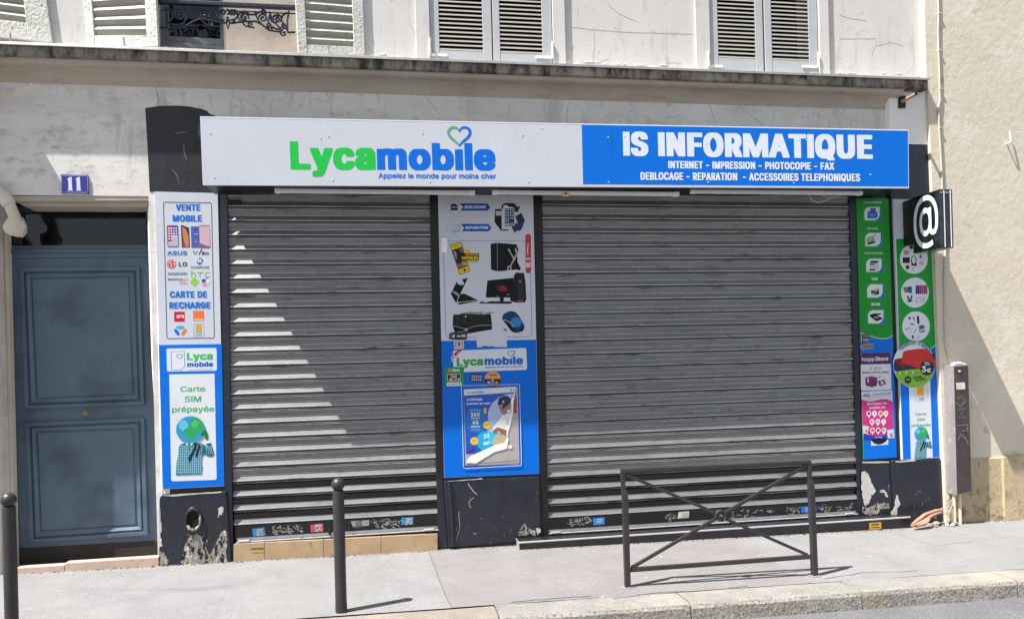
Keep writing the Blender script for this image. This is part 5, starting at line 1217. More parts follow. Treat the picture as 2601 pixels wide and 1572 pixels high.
# ---- tan tiles under the first shutter
tc_ = part('threshold', bld)
tops, bots = ((594, 1381), (1111, 1355)), ((594, 1432), (1113, 1397))
def lerp2(a, b, x):
    return a[1] + (b[1] - a[1]) * (x - a[0]) / (b[0] - a[0])
xs = [594, 672, 822, 968, 1112]
for a, b in zip(xs, xs[1:]):
    w = MB()
    w.prism([(a + .8, lerp2(*tops, a)), (b - .8, lerp2(*tops, b)), (b - .8, lerp2(*bots, b)), (a + .8, lerp2(*bots, a))], .03, -.1)
    w.build('tile', 'tan_tile', tc_, .002)
w = MB(); w.prism([(593, 1382), (1112, 1357), (1112, 1400), (593, 1434)], .027, -.1); w.build('mortar', 'grout', tc_)

# ---- dark tiled step in front of the second shutter
sp = part('step', bld)
pS = .20
zst = P(1318, 1373, pS).z
X0, X1 = P(1319, 1385, pS).x, P(2313, 1325, pS).x
zst = (P(1318, 1373, pS).z + P(2312, 1315, pS).z) / 2
jx = [X0] + [P(x, 1370, pS).x for x in (1495.6, 1680, 1860, 2034.5, 2203)] + [X1]
for a, b in zip(jx, jx[1:]):
    w = MB(); w.box(a + .0015, b - .0015, pS - .012, pS, -.1, zst - .014); w.build('tile', 'dark_tile', sp, .001)
    a2, b2 = a + (.0 if a == X0 else .0), b
    w = MB(); w.box(a2 + .0015, b2 - .0015, -.03, pS - .016, zst - .012, zst - .001); w.build('tile', 'dark_tile', sp, .001)
w = MB(); w.box(X0 + .002, X1 - .002, -.03, pS - .013, -.15, zst - .013); w.build('mortar', 'grout', sp)
w = MB(); w.box(X0 - .002, X1 + .002, pS - .016, pS + .001, zst - .0125, zst + .001)
w.box(X0 - .003, X0 + .001, .0, pS - .016, zst - .0125, zst + .0005); w.build('edge_trim', 'steel_trim', sp, .002)

# ---- roller shutters
PITCH = (P(600, 523.7).z - P(600, 892).z) / 10
Z0 = P(600, 523.7).z
Z0R = P(1378, 520.4).z
PITR = (P(1378, 520.4).z - P(1378, 728).z) / 6
SL = [(0, -.001), (.012, -.036), (.115, -.038), (.125, -.014), (.15, -.003), (.165, -.004), (.18, -.020), (.20, -.020), (.25, -.004), (.275, -.005), (.285, -.018),
      (.295, -.012), (.60, -.0225), (.606, -.0185), (.63, -.0185), (.637, -.0215), (.94, -.002), (.96, 0), (1.0, 0)]
def shutter(name, xa, xb, z0, pitch, k0, k1, zbar0, zbar1, n_black, seed):
    rs = part(name, bld)
    rnd = random.Random(seed)
    for k in range(k0, k1):
        zt_ = z0 - k * pitch
        black = k >= k1 - n_black
        w = MB()
        dz = rnd.uniform(-.0012, .0012); dp_ = rnd.uniform(-.0012, .0012)
        prof = [(dp_ + b, zt_ - a * pitch * .998 + dz) for a, b in SL]
        if black:
            prof = [(p_, z_) for p_, z_ in prof]
        prof += [(-.045, zt_ - pitch * .99), (-.045, zt_ - .01)]
        n = len(prof)
        m = 5                                    # slightly bowed and dented along its length
        rows = []
        for c in range(m + 1):
            e, g = rnd.uniform(-.0022, .0022), rnd.uniform(-.0012, .0012)
            rows.append([Vector((xa + (xb - xa) * c / m, -(p_ + (e if p_ > -.029 else 0)), z_ + (g if 0 < q_ < n - 3 else 0))) for q_, (p_, z_) in enumerate(prof)])
        for A, Bq in zip(rows, rows[1:]):
            for i in range(n):
                j = (i + 1) % n
                mi = 1 if (black and 4 <= i <= 14) else 2 if i in (3, 4, 7, 8, 12, 13, 17, 18) else 0  # lips and ribs get the paler steel as painted highlights
                w.add([A[i], A[j], Bq[j], Bq[i]], [(0, 1, 2, 3)], None, mi)
        w.add(rows[0], [list(range(n))]); w.add(rows[-1], [list(range(n))])
        w.build('slat', ['steel_slat', 'slat_black', 'steel_sheen'], rs)
    zend = z0 - k1 * pitch
    w = MB()
    w.box(xa, xb, -.03, -.012, zbar1 - .002, zend + .0)
    w.box(xa + .01, xb - .01, -.02, .004, zbar0, zbar1)
    w.build('bottom_bar', 'slat_black', rs, .003)
    w = MB()
    w.box(xa + .02, xb - .02, -.03, .012, zbar0 - .042, zbar0 - .034)
    w.box(xa + .02, xb - .02, -.03, -.018, zbar0 - .034, zbar0)
    w.build('bottom_angle', 'steel_trim', rs, .001)
    for x in (xa + .09, xb - .12):
        w = MB(); w.box(x - .05, x + .05, .0, .022, zbar0 - .034, zbar0 - .018); w.build('bolt', 'steel_trim', rs, .003)
    return rs
xs0_, xs1_ = P(590, 900, 0).x - .05, P(1106, 900, 0).x + .02
zb1 = (P(600, 1336, .004).z + P(1110, 1307, .004).z) / 2
zb0 = (P(602, 1367, .004).z + P(1111, 1334.5, .004).z) / 2
nL = int((Z0 - zb1) / PITCH)
shutter('roller_shutter', P(594, 900).x - .04, P(1104, 900).x + .02, Z0, PITCH * (Z0 - zb1) / (PITCH * nL) if 0 else (Z0 - zb1 - .012) / nL, -1, nL, zb0, zb1, 3, 1)
zr1 = (P(1395, 1311, .004).z + P(2178, 1275, .004).z) / 2
zr0 = (P(1395, 1340, .004).z + P(2178, 1301, .004).z) / 2
nR = int(round((Z0R - zr1) / PITR))
shutter('roller_shutter', P(1382, 900).x - .02, P(2168, 900).x + .02, Z0R, (Z0R - zr1 - .012) / nR, -1, nR, zr0, zr1, 3, 2)
# guide rails
def rail(pts, pf, m='navy_frame'):
    w = MB(); w.prism(pts, pf, -.05)
    w.build('guide_rail', m, bld, .003)
rail([(560, 489), (577, 489), (593, 1432), (574, 1437)], .012)
rail([(553, 489), (558, 489), (573, 1240), (569, 1240)], .001, 'black_frame')
rail([(1091, 489), (1113, 489), (1126, 1215), (1108, 1215)], .010, 'black_frame')
rail([(1108, 1216), (1123, 1216), (1137, 1392), (1114, 1398)], .012)
rail([(1357, 490), (1377, 490), (1394, 1366), (1374, 1368)], .010, 'black_frame')
rail([(2157, 494), (2173, 494), (2192, 1317), (2180, 1318)], .010)
rail([(2256, 494), (2268, 494), (2284, 1165), (2278, 1165)], .008, 'black_frame')
rail([(2366, 494), (2371, 494), (2400, 1166), (2390, 1166)], .02, 'navy_frame')
for x, y in ((569, 640), (573, 840), (578, 1078), (584, 1290), (1116, 1250), (2182, 1240)):
    w = MB(); q = P(x, y, .012); w.lathe(q, Vector((0, -1, 0)), [(.008, 0), (.008, .003), (.004, .004), (0, .004)], 10); w.build('screw', 'black_frame', bld)

w = MB(); w.prism([(577, 509), (611, 508), (611, 517), (577, 518)], .02, -.01); w.build('stop_block', 'black_frame', bld, .002)
for x, y in ((836, 1346), (838, 1354), (887, 1330), (888, 1340), (759, 1350), (1786, 1303), (1800, 1303)):
    w = MB(); q = P(x, y, .004); w.lathe(q, Vector((0, -1, 0)), [(.014, 0), (.014, .014), (.008, .018), (0, .018)], 10); w.build('bolt_head', 'black_frame', bld, smooth=True)
w = MB()
q0, q1 = P(1141, 1225, .03), P(1150, 1385, .03)
w.tube([q0, q0.lerp(q1, .5) + Vector((.006, 0, 0)), q1], [.022, .026, .024], 10)
w.build('conduit', 'navy_plinth', bld, smooth=True)

# ---- hairline cracks
w = MB()
def crack(pts, wd, p):
    global w
    pr_ = None
    pts2 = []
    for a, b in zip(pts, pts[1:]):
        n = max(2, int(math.hypot(b[0] - a[0], b[1] - a[1]) / 9))
        for k in range(n):
            t = k / n
            pts2.append((a[0] + (b[0] - a[0]) * t + random.uniform(-1.3, 1.3), a[1] + (b[1] - a[1]) * t + random.uniform(-1, 1)))
    pts2.append(pts[-1])
    for (x0, y0), (x1, y1) in zip(pts2, pts2[1:]):
        dx, dy = x1 - x0, y1 - y0
        L_ = math.hypot(dx, dy) or 1
        nx_, ny_ = -dy / L_ * wd / 2, dx / L_ * wd / 2
        w.prism([(x0 - nx_, y0 - ny_), (x1 - nx_, y1 - ny_), (x1 + nx_, y1 + ny_), (x0 + nx_, y0 + ny_)], p + .0012, p - .002)
crack([(389, 158), (395, 175), (394, 200), (395, 225), (402, 255), (401, 268)], 2.0, .0)
for c_ in ([(609, 250), (613, 275), (614, 295)], [(693, 250), (687, 268), (689, 294)], [(810, 218), (775, 245), (755, 280)], [(826, 230), (842, 262), (844, 298)],
           [(973, 272), (982, 302)], [(1062, 210), (1090, 260), (1122, 296)], [(1292, 262), (1292, 300)], [(1444, 260), (1440, 290), (1442, 312)], [(1502, 295), (1494, 312)],
           [(1592, 290), (1594, 313)], [(1636, 293), (1660, 310), (1690, 315)], [(1795, 256), (1812, 290), (1820, 316)], [(1863, 256), (1900, 290), (1936, 317)],
           [(533, 240), (538, 270), (545, 286)], [(1764, 304), (1763, 315)], [(2079, 280), (2080, 320)], [(2107, 300), (2108, 322)], [(2160, 303), (2162, 322)]):
    crack(c_, .85, .0)
for c_ in ([(1452, 70), (1500, 76), (1560, 80), (1620, 84), (1700, 86), (1762, 88)], [(1545, 12), (1570, 35), (1615, 55)], [(1508, 75), (1510, 120), (1506, 160)],
           [(1480, 162), (1520, 160), (1545, 150)], [(1680, 170), (1700, 160), (1728, 162), (1735, 176)], [(2133, 100), (2180, 100), (2225, 98), (2225, 118), (2260, 108), (2295, 118)],
           [(2221, 120), (2214, 150)], [(2130, 38), (2155, 46), (2200, 55)], [(1040, 60), (1052, 88), (1080, 110)], [(928, 105), (942, 132)]):
    crack(c_, .7, .0)
crack([(1188, 1228), (1200, 1245), (1212, 1256)], 2.4, .028)
crack([(1166, 1300), (1168, 1340), (1160, 1372)], 1.4, .028)
crack([(1204, 1262), (1190, 1275), (1196, 1290)], 1.4, .028)
crack([(997, 158), (999, 170), (997, 180)], 1.3, PC + .001)
crack([(377, 132), (378, 158)], 1.5, PC + .001)
w.build('hairline_cracks', 'crack_dark', bld, kind='stuff')
# chips along the foot of the upper wall
w = MB()
rnd = random.Random(9)
for (xa, xb_) in ((940, 1085), (1408, 1800), (2080, 2330)):
    x = xa
    while x < xb_:
        L_ = rnd.uniform(6, 26)
        y = 114 + (x) * .0365 - rnd.uniform(6, 14)
        w.prism(jag([(x, y), (x + L_, y + .6), (x + L_, y + rnd.uniform(2, 5)), (x, y + rnd.uniform(1, 4))], .9, 2), .004, -.002)
        x += L_ + rnd.uniform(8, 40)
w.build('plaster_chips', 'plaster_white', bld, kind='stuff')

# ============================================================ NEIGHBOURING BUILDING (right)
nb = thing('neighbouring_building', 'beige roughcast wall adjoining the shop on the right, in sun and shade', 'building', (XW + 2, 0, 0))
PN = .09
w = MB()
xn = P(2350, 100, PN).x
zbase = P(2500, 1163, PN).z
xn2 = P(2362, 440, PN).x
fr_ = [Vector(q) for q in ((xn, -PN, 12), (14, -PN, 12), (14, -PN, -.3), (P(2407, 1400, PN).x, -PN, -.3), (xn2, -PN, zt - .02), (xn, -PN, zt - .02))]
w.loft(fr_, [Vector((q.x, .4, q.z)) for q in fr_])
w.build('wall', 'roughcast', nb, .004)
w = MB()
w.box(P(2405, 1240, PN).x, P(2551, 1240, PN + .02).x, PN - .01, PN + .018, -.3, zbase)
w.box(P(2551, 1240, PN + .05).x, 14, PN - .01, PN + .045, -.3, zbase + .01)
w.build('base_course', 'base_render', nb, .01)
# dents and old fixings in the roughcast
w = MB()
for x, y, r in ((2536, 163, 5), (2463, 330, 4), (2565, 372, 3)):
    q = P(x, y, PN)
    w.lathe(q + Vector((0, .002, 0)), Vector((0, -1, 0)), [(.013, 0), (.012, .002), (.0, .003)], 9)
w.build('old_fixing', 'roughcast', nb)
w = MB()
q = P(2557, 366, PN)
w.tube([q, q + Vector((-.01, -.05, .0)), q + Vector((.005, -.055, .02)), q + Vector((.012, -.03, .13))], .008, 7)
w.build('wall_hook', 'plaster_white', nb, smooth=True)

# ============================================================ THINGS ON THE FACADE
# ---- long shop sign
PS = .455
sg = thing('shop_sign', 'long white and blue sign board over the shutters, with green and blue lettering', 'sign', wpos(1400, 400, PS / 2))
w = MB()
SQ = [(508, 296), (2308, 330), (2309, 479), (515, 471)]
fr = [P(x, y, PS) for x, y in SQ]
w.loft(fr, [Vector((q.x, -(PS - .012), q.z)) for q in fr], (.53, .55, .60))
w.build('sign_face', 'print', sg, .0015)
w = MB()
c = [Vector((fr[0].x + .01, -(PS - .0125), fr[0].z - .01)), Vector((fr[1].x - .01, -(PS - .0125), fr[1].z - .01)), Vector((fr[2].x - .01, -(PS - .0125), fr[2].z + .012)), Vector((fr[3].x + .01, -(PS - .0125), fr[3].z + .012))]
w.loft(c, [Vector((q.x, -.062, q.z)) for q in c])
w.build('sign_box', 'black_box', sg)
pr = Print(PS)
pr.poly('0068cc', [(1477.5, 316.8), (2306, 333), (2307, 474.5), (1481, 468.5)])
pr.build('blue_field', sg)
pr = Print(PS + .0003, (700, 300, .3247))
g_, b_ = '22b848', '0066cc'
pr.text(g_, 'Lyca', 118, 403, 785, 405, 220, 'H', (-.04, -1))
pr.text(b_, 'mobıle', 795, 405, 1722, 410, 212, 'H', (-.03, -1))
pr.text(b_, 'Appelez le monde pour moins cher', 805, 470, 1725, 474, 39, 'B')
pr.heart('5f9d7c', b_, 1437, 147, 172, 150, 19)
pr.build('lettering', sg)
pr = Print(PS + .0004, (1450, 300, .3653))
w_ = 'd3d8e2'
pr.text(w_, 'IS INFORMATIQUE', 365, 262, 2100, 285, 166, 'K')
pr.text(w_, 'INTERNET - IMPRESSION - PHOTOCOPIE - FAX', 678, 350, 1832, 361, 51, 'M')
pr.text(w_, 'DEBLOCAGE - REPARATION  - ACCESSOIRES TELEPHONIQUES', 485, 430, 2012, 441, 53, 'M')
pr.build('lettering', sg)
pr = Print(PS + .0004)
pr.line('0057b3', [(1554, 318), (1556, 470)], .8)
pr.line('e6e8ee', [(510, 298), (2306, 331.6)], 1.6)
pr.build('seam', sg)
w = MB()
for x, y in ((815, 351), (835, 346), (1073, 339), (1327, 344), (845, 458), (1092, 462), (1342, 462), (534, 339), (544, 451), (1376, 325),
             (1545, 349), (1546, 463), (1586, 347), (1794, 366), (2029, 356), (2049, 357), (2154, 399), (2211, 444), (1799, 463), (2016, 465)):
    w = MB(); w.lathe(P(x, y, PS), Vector((0, -1, 0)), [(.0085, 0), (.007, .0025), (.0, .0035)], 8)
    w.build('rivet', 'steel_trim', sg, smooth=True)

# ---- strip lights under the sign
for i, (x0, x1, y0, y1, lab) in enumerate(((697, 1207, 0, 0, 'white strip light under the sign over the left shutter'),
                                (1251, 1726, 0, 0, 'white strip light under the sign with a yellow tag hanging from it'),
                                (1756, 2192, 0, 0, 'white strip light under the sign near the green panel'))):
    pt_ = .30
    zz = (fr[2].z + fr[3].z) / 2 + .006
    xa, xb_ = P(x0, 485, pt_).x, P(x1, 485, pt_).x
    zz = P((x0 + x1) / 2, 481 if i == 0 else 485 if i == 1 else 483, pt_).z
    t_ = thing('strip_light', lab, 'lamp', ((xa + xb_) / 2, -pt_, zz), 'strip lights under the shop sign')
    sl = .0 if i else 0
    w = MB()
    w.box(xa + .05, xb_ - .05, pt_ - .05, pt_, zz - .036, zz)
    w.build('tube_cover', 'clear_tube', t_, .006)
    for a, b in ((xa, xa + .055), (xb_ - .055, xb_)):
        w = MB()
        w.box(a, b, pt_ - .053, pt_ + .003, zz - .039, zz + .002)
        w.build('end_cap', 'white_plastic', t_, .006)
    w = MB()
    for X in (xa + .3, xb_ - .3):
        w.box(X - .01, X + .01, pt_ - .035, pt_ - .015, zz, fr[3].z + .013)
    w.build('bracket', 'steel_trim', t_)
tg = thing('tag', 'small yellow tag with a dark square hanging on the middle strip light', 'tag', wpos(1436, 490, .31))
w = MB(); w.prism([(1428, 491), (1446, 491), (1446, 499), (1428, 499)], .315, .312); o = w.build('card', 'rust_wood', tg)
pr = Print(.315); pr.rect('e3cf7a', 1428.3, 491.3, 1445.7, 498.8); pr.rect('4a4130', 1434, 491, 1440, 494.5); pr.build('tag_print', tg)
w = MB(); w.tube([P(1436, 483, .305), P(1437, 488, .318), P(1437, 492, .3165)], .0025, 5); w.build('hook', 'steel_trim', tg)
cb = thing('loose_cable', 'pale loose cable sagging below the right end of the sign', 'cable', wpos(2080, 500, .1))
w = MB()
w.tube([P(x, y, .12) for x, y in ((2054, 496), (2058, 503), (2066, 511), (2076, 514.5), (2086, 513.5), (2098, 509), (2110, 503), (2114, 500), (2125, 500), (2134, 497))], .005, 6)
w.tube([P(x, y, .12) for x, y in ((2086, 496), (2096, 499), (2106, 500), (2114, 500.5))], .004, 6)
w.build('strands', 'cream_plastic', cb, smooth=True)

# ---- number plate
np_ = thing('house_number_plate', 'blue enamel number 11 plate above the street door', 'number plate', wpos(189, 467, .01))
w = MB()
q4 = [(154, 443), (223, 445), (226, 492), (156, 491)]
fr2 = [P(x, y, .014) for x, y in q4]
w.loft(fr2, [Vector((q.x, 0, q.z)) for q in fr2], lin('232a86'))
w.build('plate', 'enamel', np_, .003)
pr = Print(.0146)
pr.line('b9bcd8', [(159, 446), (219, 447.5), (222, 450), (223.5, 486), (220, 489.5), (160, 488.5), (157, 485), (156, 449)], .9, True)
for x in (170, 191):
    pr.poly('ccd0e4', [(x, 456), (x + 7, 450), (x + 12, 450), (x + 13.5, 482), (x + 16, 484.5), (x + 1, 484.5), (x + 4, 482), (x + 3.2, 458)])
pr.build('numerals', np_, 'enamel')

# ---- first sign panel
Q1 = [(393, 487), (553, 491), (569.5, 1234), (413.5, 1242)]
p1 = thing('sign_panel', 'tall white and blue sign panel between the street door and the left shutter', 'sign', wpos(480, 860, .01))
sheet(p1, 'board', Q1, .014, .0, (.53, .56, .62), bevel=.001)
pr = Print(.0142)
pr.poly('0068d0', [(403, 876), (563.5, 873.5), (569.3, 1233), (413.7, 1241)])
pr.build('blue_field', p1)
pr = Print(.0146, (370, 480, .14775))
blu = '0a68c4'
pr.rframe('3a3d4c', (305, 228), (1130, 238), (1180, 2560), (365, 2570), 11, .04)
pr.text(blu, 'VENTE', 520, 375, 940, 377, 112, 'M')
pr.text(blu, 'MOBILE', 465, 560, 968, 562, 110, 'M')
pr.fr = (370, 700, .14775)
pr.text(blu, 'CARTE DE', 415, 378, 1055, 376, 108, 'M')
pr.text(blu, 'RECHARGE', 408, 565, 1115, 560, 108, 'M')
pr.build('lettering', p1)
pr = Print(.0146, (370, 480, .14775))
# phones
pr.rrect('4b4a63', (365, 627), (556, 627), (572, 1000), (375, 1000), .12)
pr.poly('b8a9bd', [(378, 640), (545, 640), (560, 985), (388, 985)])
pr.poly('a63455', [(378, 640), (450, 640), (452, 900), (384, 905)])
pr.poly('3a3f9c', [(450, 640), (545, 640), (550, 800), (452, 790)])
for r_ in range(5):
    for c_ in range(4 if r_ < 4 else 2):
        pr.rect('dcdce6', 386 + c_ * 42 + r_ * 2, 664 + r_ * 46, 412 + c_ * 42 + r_ * 2, 688 + r_ * 46)
pr.build('phone_picture', p1)
pr.poly('3a2d3a', [(605, 625), (630, 622), (745, 670), (760, 1005), (620, 1005)])
pr.poly('c07a4a', [(622, 650), (690, 690), (735, 800), (745, 990), (690, 1000), (650, 850)])
pr.poly('7a3d5a', [(622, 650), (650, 850), (690, 1000), (632, 1000)])
pr.build('phone_picture', p1)
pr.poly('4d58a4', [(775, 645), (915, 645), (930, 1012), (788, 1012)])
pr.ell('22274f', 860, 706, 16, 18); pr.rect('a9b2e0', 830, 770, 900, 780); pr.rect('a9b2e0', 842, 902, 892, 912)
pr.rrect('6b5570', (915, 625), (1100, 625), (1113, 1016), (928, 1016), .1)
pr.poly('c3a3ae', [(920, 640), (1100, 640), (1108, 985), (932, 985)])
pr.poly('6a5d83', [(932, 930), (1060, 985), (1108, 985), (1108, 1000), (934, 1000)])
pr.build('phone_picture', p1)
pr.text('2a62b8', 'ASUS', 372, 1130, 715, 1128, 62, 'B'); pr.line('2a62b8', [(370, 1144), (716, 1142)], 5)
pr.build('brand_logo', p1)
pr.line('2c2c34', [(822, 1062), (850, 1128), (880, 1070), (915, 1130), (965, 1034)], 17)
pr.text('4a4a52', 'iko', 965, 1134, 1085, 1134, 62, 'B')
pr.build('brand_logo', p1)
pr.ell('bf2740', 441, 1290, 80, 76); pr.ell('d4d6de', 441, 1290, 66, 62); pr.ell('bf2740', 441, 1290, 58, 54)
pr.rect('e3d5da', 428, 1255, 440, 1322); pr.rect('e3d5da', 428, 1312, 462, 1322); pr.ell('e3d5da', 410, 1270, 9, 9); pr.rect('e3d5da', 462, 1284, 515, 1294)
pr.text('43434d', 'LG', 568, 1330, 715, 1328, 72, 'B')
pr.build('brand_logo', p1)
pr.ell('2457b4', 932, 1243, 62, 48, -55); pr.text('dfe3ee', 'K', 898, 1270, 975, 1262, 60, 'B')
pr.text('7c7e88', 'KONROW', 778, 1370, 1095, 1368, 44, 'B')
pr.build('brand_logo', p1)
pr.text('5f7597', 'SAMSUNG', 385, 1482, 712, 1480, 46, 'B')
pr.build('brand_logo', p1)
pr.line('6bb04e', [(788, 1405), (790, 1515)], 14); pr.line('6bb04e', [(790, 1450), (830, 1436), (852, 1460), (853, 1515)], 14)
pr.line('6bb04e', [(880, 1436), (985, 1436)], 13); pr.line('6bb04e', [(932, 1436), (933, 1515)], 13)
pr.line('6bb04e', [(1105, 1436), (1035, 1437), (1022, 1475), (1035, 1508), (1108, 1510)], 13)
pr.build('brand_logo', p1)
pr.fr = (370, 700, .14775)
pr.text('5a5560', 'lenovo', 380, 82, 636, 78, 38, 'B', (.2, -1))
for a, b, c_, d in ((655, 62, 722, 82), (570, 96, 675, 112), (585, 126, 722, 146)):
    pr.rframe('c0707a', (a, b), (c_, b), (c_, d), (a, d), 5, .05)
pr.build('brand_logo', p1)
# robot mark: head, body, limbs
pr.ell('8fc23a', 838, 80, 46, 44, 0, 20, 180, 360); pr.rect('8fc23a', 794, 86, 880, 148)
for a, b, c_, d in ((766, 90, 784, 135), (890, 88, 908, 133), (814, 148, 830, 186), (848, 148, 864, 186)): pr.rect('8fc23a', a, b, c_, d)
pr.build('brand_logo', p1)
# fruit mark
pr.ell('c8ccd6', 1030, 118, 60, 62); pr.ell('2a49a8', 1000, 92, 38, 34); pr.ell('d88a8c', 1015, 150, 45, 32); pr.ell('d0d4dc', 1095, 100, 24, 26)
pr.ell('3a4fa0', 1042, 42, 20, 9, -50)
pr.build('brand_logo', p1)
pr.rect('b8203c', 490, 620, 670, 788); pr.text('e8e0e6', 'SFR', 530, 728, 664, 728, 52, 'B')
pr.build('brand_logo', p1)
pr.rect('db7238', 816, 604, 1000, 774); pr.text('ecd2c2', 'orange', 826, 766, 990, 766, 30, 'B')
pr.build('brand_logo', p1)
pr.ell('35a5cf', 594, 888, 70, 28); pr.ell('1f62cc', 535, 970, 66, 30, 52); pr.ell('dd7446', 655, 970, 66, 30, -52)
pr.build('brand_logo', p1)
pr.rframe('9aa2b4', (826, 826), (1000, 822), (1004, 1042), (828, 1046), 6, .08)
pr.rect('c6a038', 862, 842, 962, 966); pr.rframe('6c92b8', (858, 984), (886, 984), (886, 1030), (858, 1030), 4, .1)
pr.text('5f9a84', 'Lyca', 892, 1004, 966, 1004, 18, 'B'); pr.text('4a78ae', 'mobile', 892, 1022, 966, 1022, 13, 'B')
pr.build('sim_card_picture', p1)
pr = Print(.0148, (370, 700, .14775))
pr.rrect('cfd3da', (357, 1252), (1218, 1240), (1225, 1632), (368, 1648), .08)
pr.fr = (0, 760, .2435)
pr.line('2b57b0', [(1786, 548), (1923, 543), (1929, 702), (1888, 740), (1788, 738)], 7, True)
pr.heart('5f8f8a', '4a6ca6', 1873, 600, 64, 54, 7)
pr.text('45ad58', 'Lyca', 1950, 636, 2222, 630, 78, 'H')
pr.text('1a5ab2', 'mobıle', 1952, 706, 2224, 702, 52, 'H')
pr.line('8890a0', [(1955, 736), (2222, 730)], 4)
pr.fr = (370, 920, .2284)
pr.poly('cfd3da', [(262, 134), (766, 126), (790, 1290), (774, 1306), (303, 1322), (284, 1306)])
pr.text('4f9f60', 'Carte', 387, 330, 664, 326, 62, 'H', (-.02, -1)) if 0 else pr.text('4f9f60', 'Carte', 387, 330, 664, 326, 62, 'B')
pr.text('4f9f60', 'SIM', 435, 442, 620, 440, 66, 'B')
pr.text('4f9f60', 'prépayée', 293, 556, 764, 548, 62, 'B')
pr.build('white_labels', p1)

def globe_man(pr, dx=0, dy=0, sx=1, sy=1):
    T = lambda pts: [(dx + x * sx, dy + y * sy) for x, y in pts]
    pr.poly('2c6f86', T([(335, 1255), (345, 1110), (365, 1010), (372, 930), (400, 905), (455, 893), (560, 893), (630, 905), (668, 925), (700, 950), (668, 905), (722, 892), (748, 960), (764, 1030), (735, 1050), (690, 1045), (650, 1020), (628, 1060), (625, 1150), (634, 1165), (622, 1245), (470, 1250)]))
    for k in range(11):
        y = 930 + k * 29
        pr.line('7fb8c6', T([(368 - k * 2.6, y), (500, y - 4), (630 - k * .3, y - 6)]), 7 * sy)
    for k in range(12):
        x = 362 + k * 23
        pr.line('9cc8d2', T([(x + 6, 935), (x, 1100), (x - 3, 1240)]), 5 * sx)
    for k in range(4):
        pr.line('9cc8d2', T([(668 + k * 20, 920 + k * 6), (680 + k * 20, 1035 - k * 4)]), 5 * sx)
        pr.line('1f5566', T([(600, 925 + k * 28), (650, 960 + k * 18), (740, 985 + k * 14)]), 5 * sy)
    pr.poly('15303c', T([(545, 900), (575, 900), (560, 960), (485, 1130), (472, 1060), (520, 985)]))
    pr.poly('15303c', T([(590, 905), (610, 930), (570, 1060), (550, 1040)]))
    pr.poly('3f9a68', T([(462, 900), (492, 900), (480, 980), (465, 950)]))
    pr.poly('d2d8de', T([(445, 893), (470, 900), (460, 930)])); pr.poly('d2d8de', T([(500, 900), (530, 893), (505, 930)]))
    pr.poly('d4dade', T([(665, 872), (712, 866), (720, 895), (672, 902)]))
    pr.ell('2f8fbe', dx + 500 * sx, dy + 748 * sy, 162 * sx, 150 * sy)
    pr.ell('59b6d8', dx + 420 * sx, dy + 700 * sy, 52 * sx, 62 * sy, -20)
    pr.poly('2f9a52', T([(425, 760), (440, 735), (480, 725), (500, 690), (480, 650), (520, 615), (580, 615), (630, 660), (652, 720), (640, 790), (600, 750), (575, 790), (555, 820), (540, 870), (512, 888), (495, 850), (470, 815), (420, 810), (408, 785)]))
    pr.poly('46b36a', T([(500, 690), (540, 640), (600, 660), (570, 720), (530, 730)]))
    pr.poly('1f6f3d', T([(612, 800), (640, 760), (668, 748), (684, 775), (688, 810), (694, 862), (672, 870), (655, 820), (640, 815), (625, 830)]))
pr = Print(.0178, (370, 920, .2284)); globe_man(pr); pr.build('globe_head_man', p1)

# ---- centre sign panel
PQ = .014
p2 = thing('sign_panel', 'wide white and blue panel of computer pictures on the pillar between the two shutters', 'sign', wpos(1240, 860, .01))
sheet(p2, 'board', [(1112.5, 494), (1354, 497), (1370, 1202.5), (1128.5, 1213)], PQ, .0, (.55, .57, .62), bevel=.001)
pr = Print(PQ)
pr.poly('0066cc', [(1120.6, 866), (1210, 864.5), (1212, 883), (1288, 883), (1287, 864), (1361.6, 862.5), (1369.8, 1202), (1128.7, 1212.6)])
pr.poly('0066cc', [(1215, 883.5), (1225, 880), (1232, 877.5), (1240, 880), (1250, 879), (1256, 880), (1262, 883.5)])
pr.poly('0066cc', [(1211, 882), (1289, 881), (1289, 886), (1211, 887)])
pr.build('blue_field', p2)
F1 = (1090, 480, .1612); F2 = (1090, 700, .1612)
pr = Print(PQ + .0004, F1)
dn = '0b49a0'
for (cx_, cy_, y0, t, xr_) in ((400, 288, 228, 'DEBLOCAGE', 962), (418, 614, 552, 'REPARATION', 980)):
    pr.poly(dn, [(490 + (cx_ - 400), y0), (xr_ - 42, y0 + 4), (xr_, y0 + 62), (xr_ - 40, y0 + 116), (490 + (cx_ - 400), y0 + 114)])
    pr.poly('c9ccd2', [(cx_ - 150, cy_), (cx_ - 14, cy_ - 152), (cx_ + 142, cy_), (cx_ + 20, cy_ + 148)])
    pr.line('55565f', [(cx_ - 145, cy_ + 4), (cx_ - 12, cy_ - 148), (cx_ + 140, cy_), (cx_ + 22, cy_ + 146)], 5, True)
    pr.text('ccd3e2', t, 560 + (cx_ - 400) * .8, y0 + 82, xr_ - 65 + (16 if t[0] == 'R' else 0), y0 + 80, 46, 'M')
pr.rect('17181c', 336, 248, 452, 338); pr.rect('17181c', 368, 234, 418, 250)
pr.ell('a9adb5', 398, 288, 17, 20); pr.ell('c9ccd2', 358, 290, 7, 18); pr.ell('c9ccd2', 436, 288, 6, 18)
pr.ell('5590b4', 414, 620, 78, 70); pr.ell('c9ccd2', 410, 616, 66, 60); pr.rrect('7f8489', (384, 570), (436, 570), (436, 662), (384, 662), .12); pr.rect('cdd2d8', 392, 582, 428, 648); pr.line('6a9ab8', [(402, 600), (414, 618), (414, 640)], 6)
pr.build('service_label', p2)
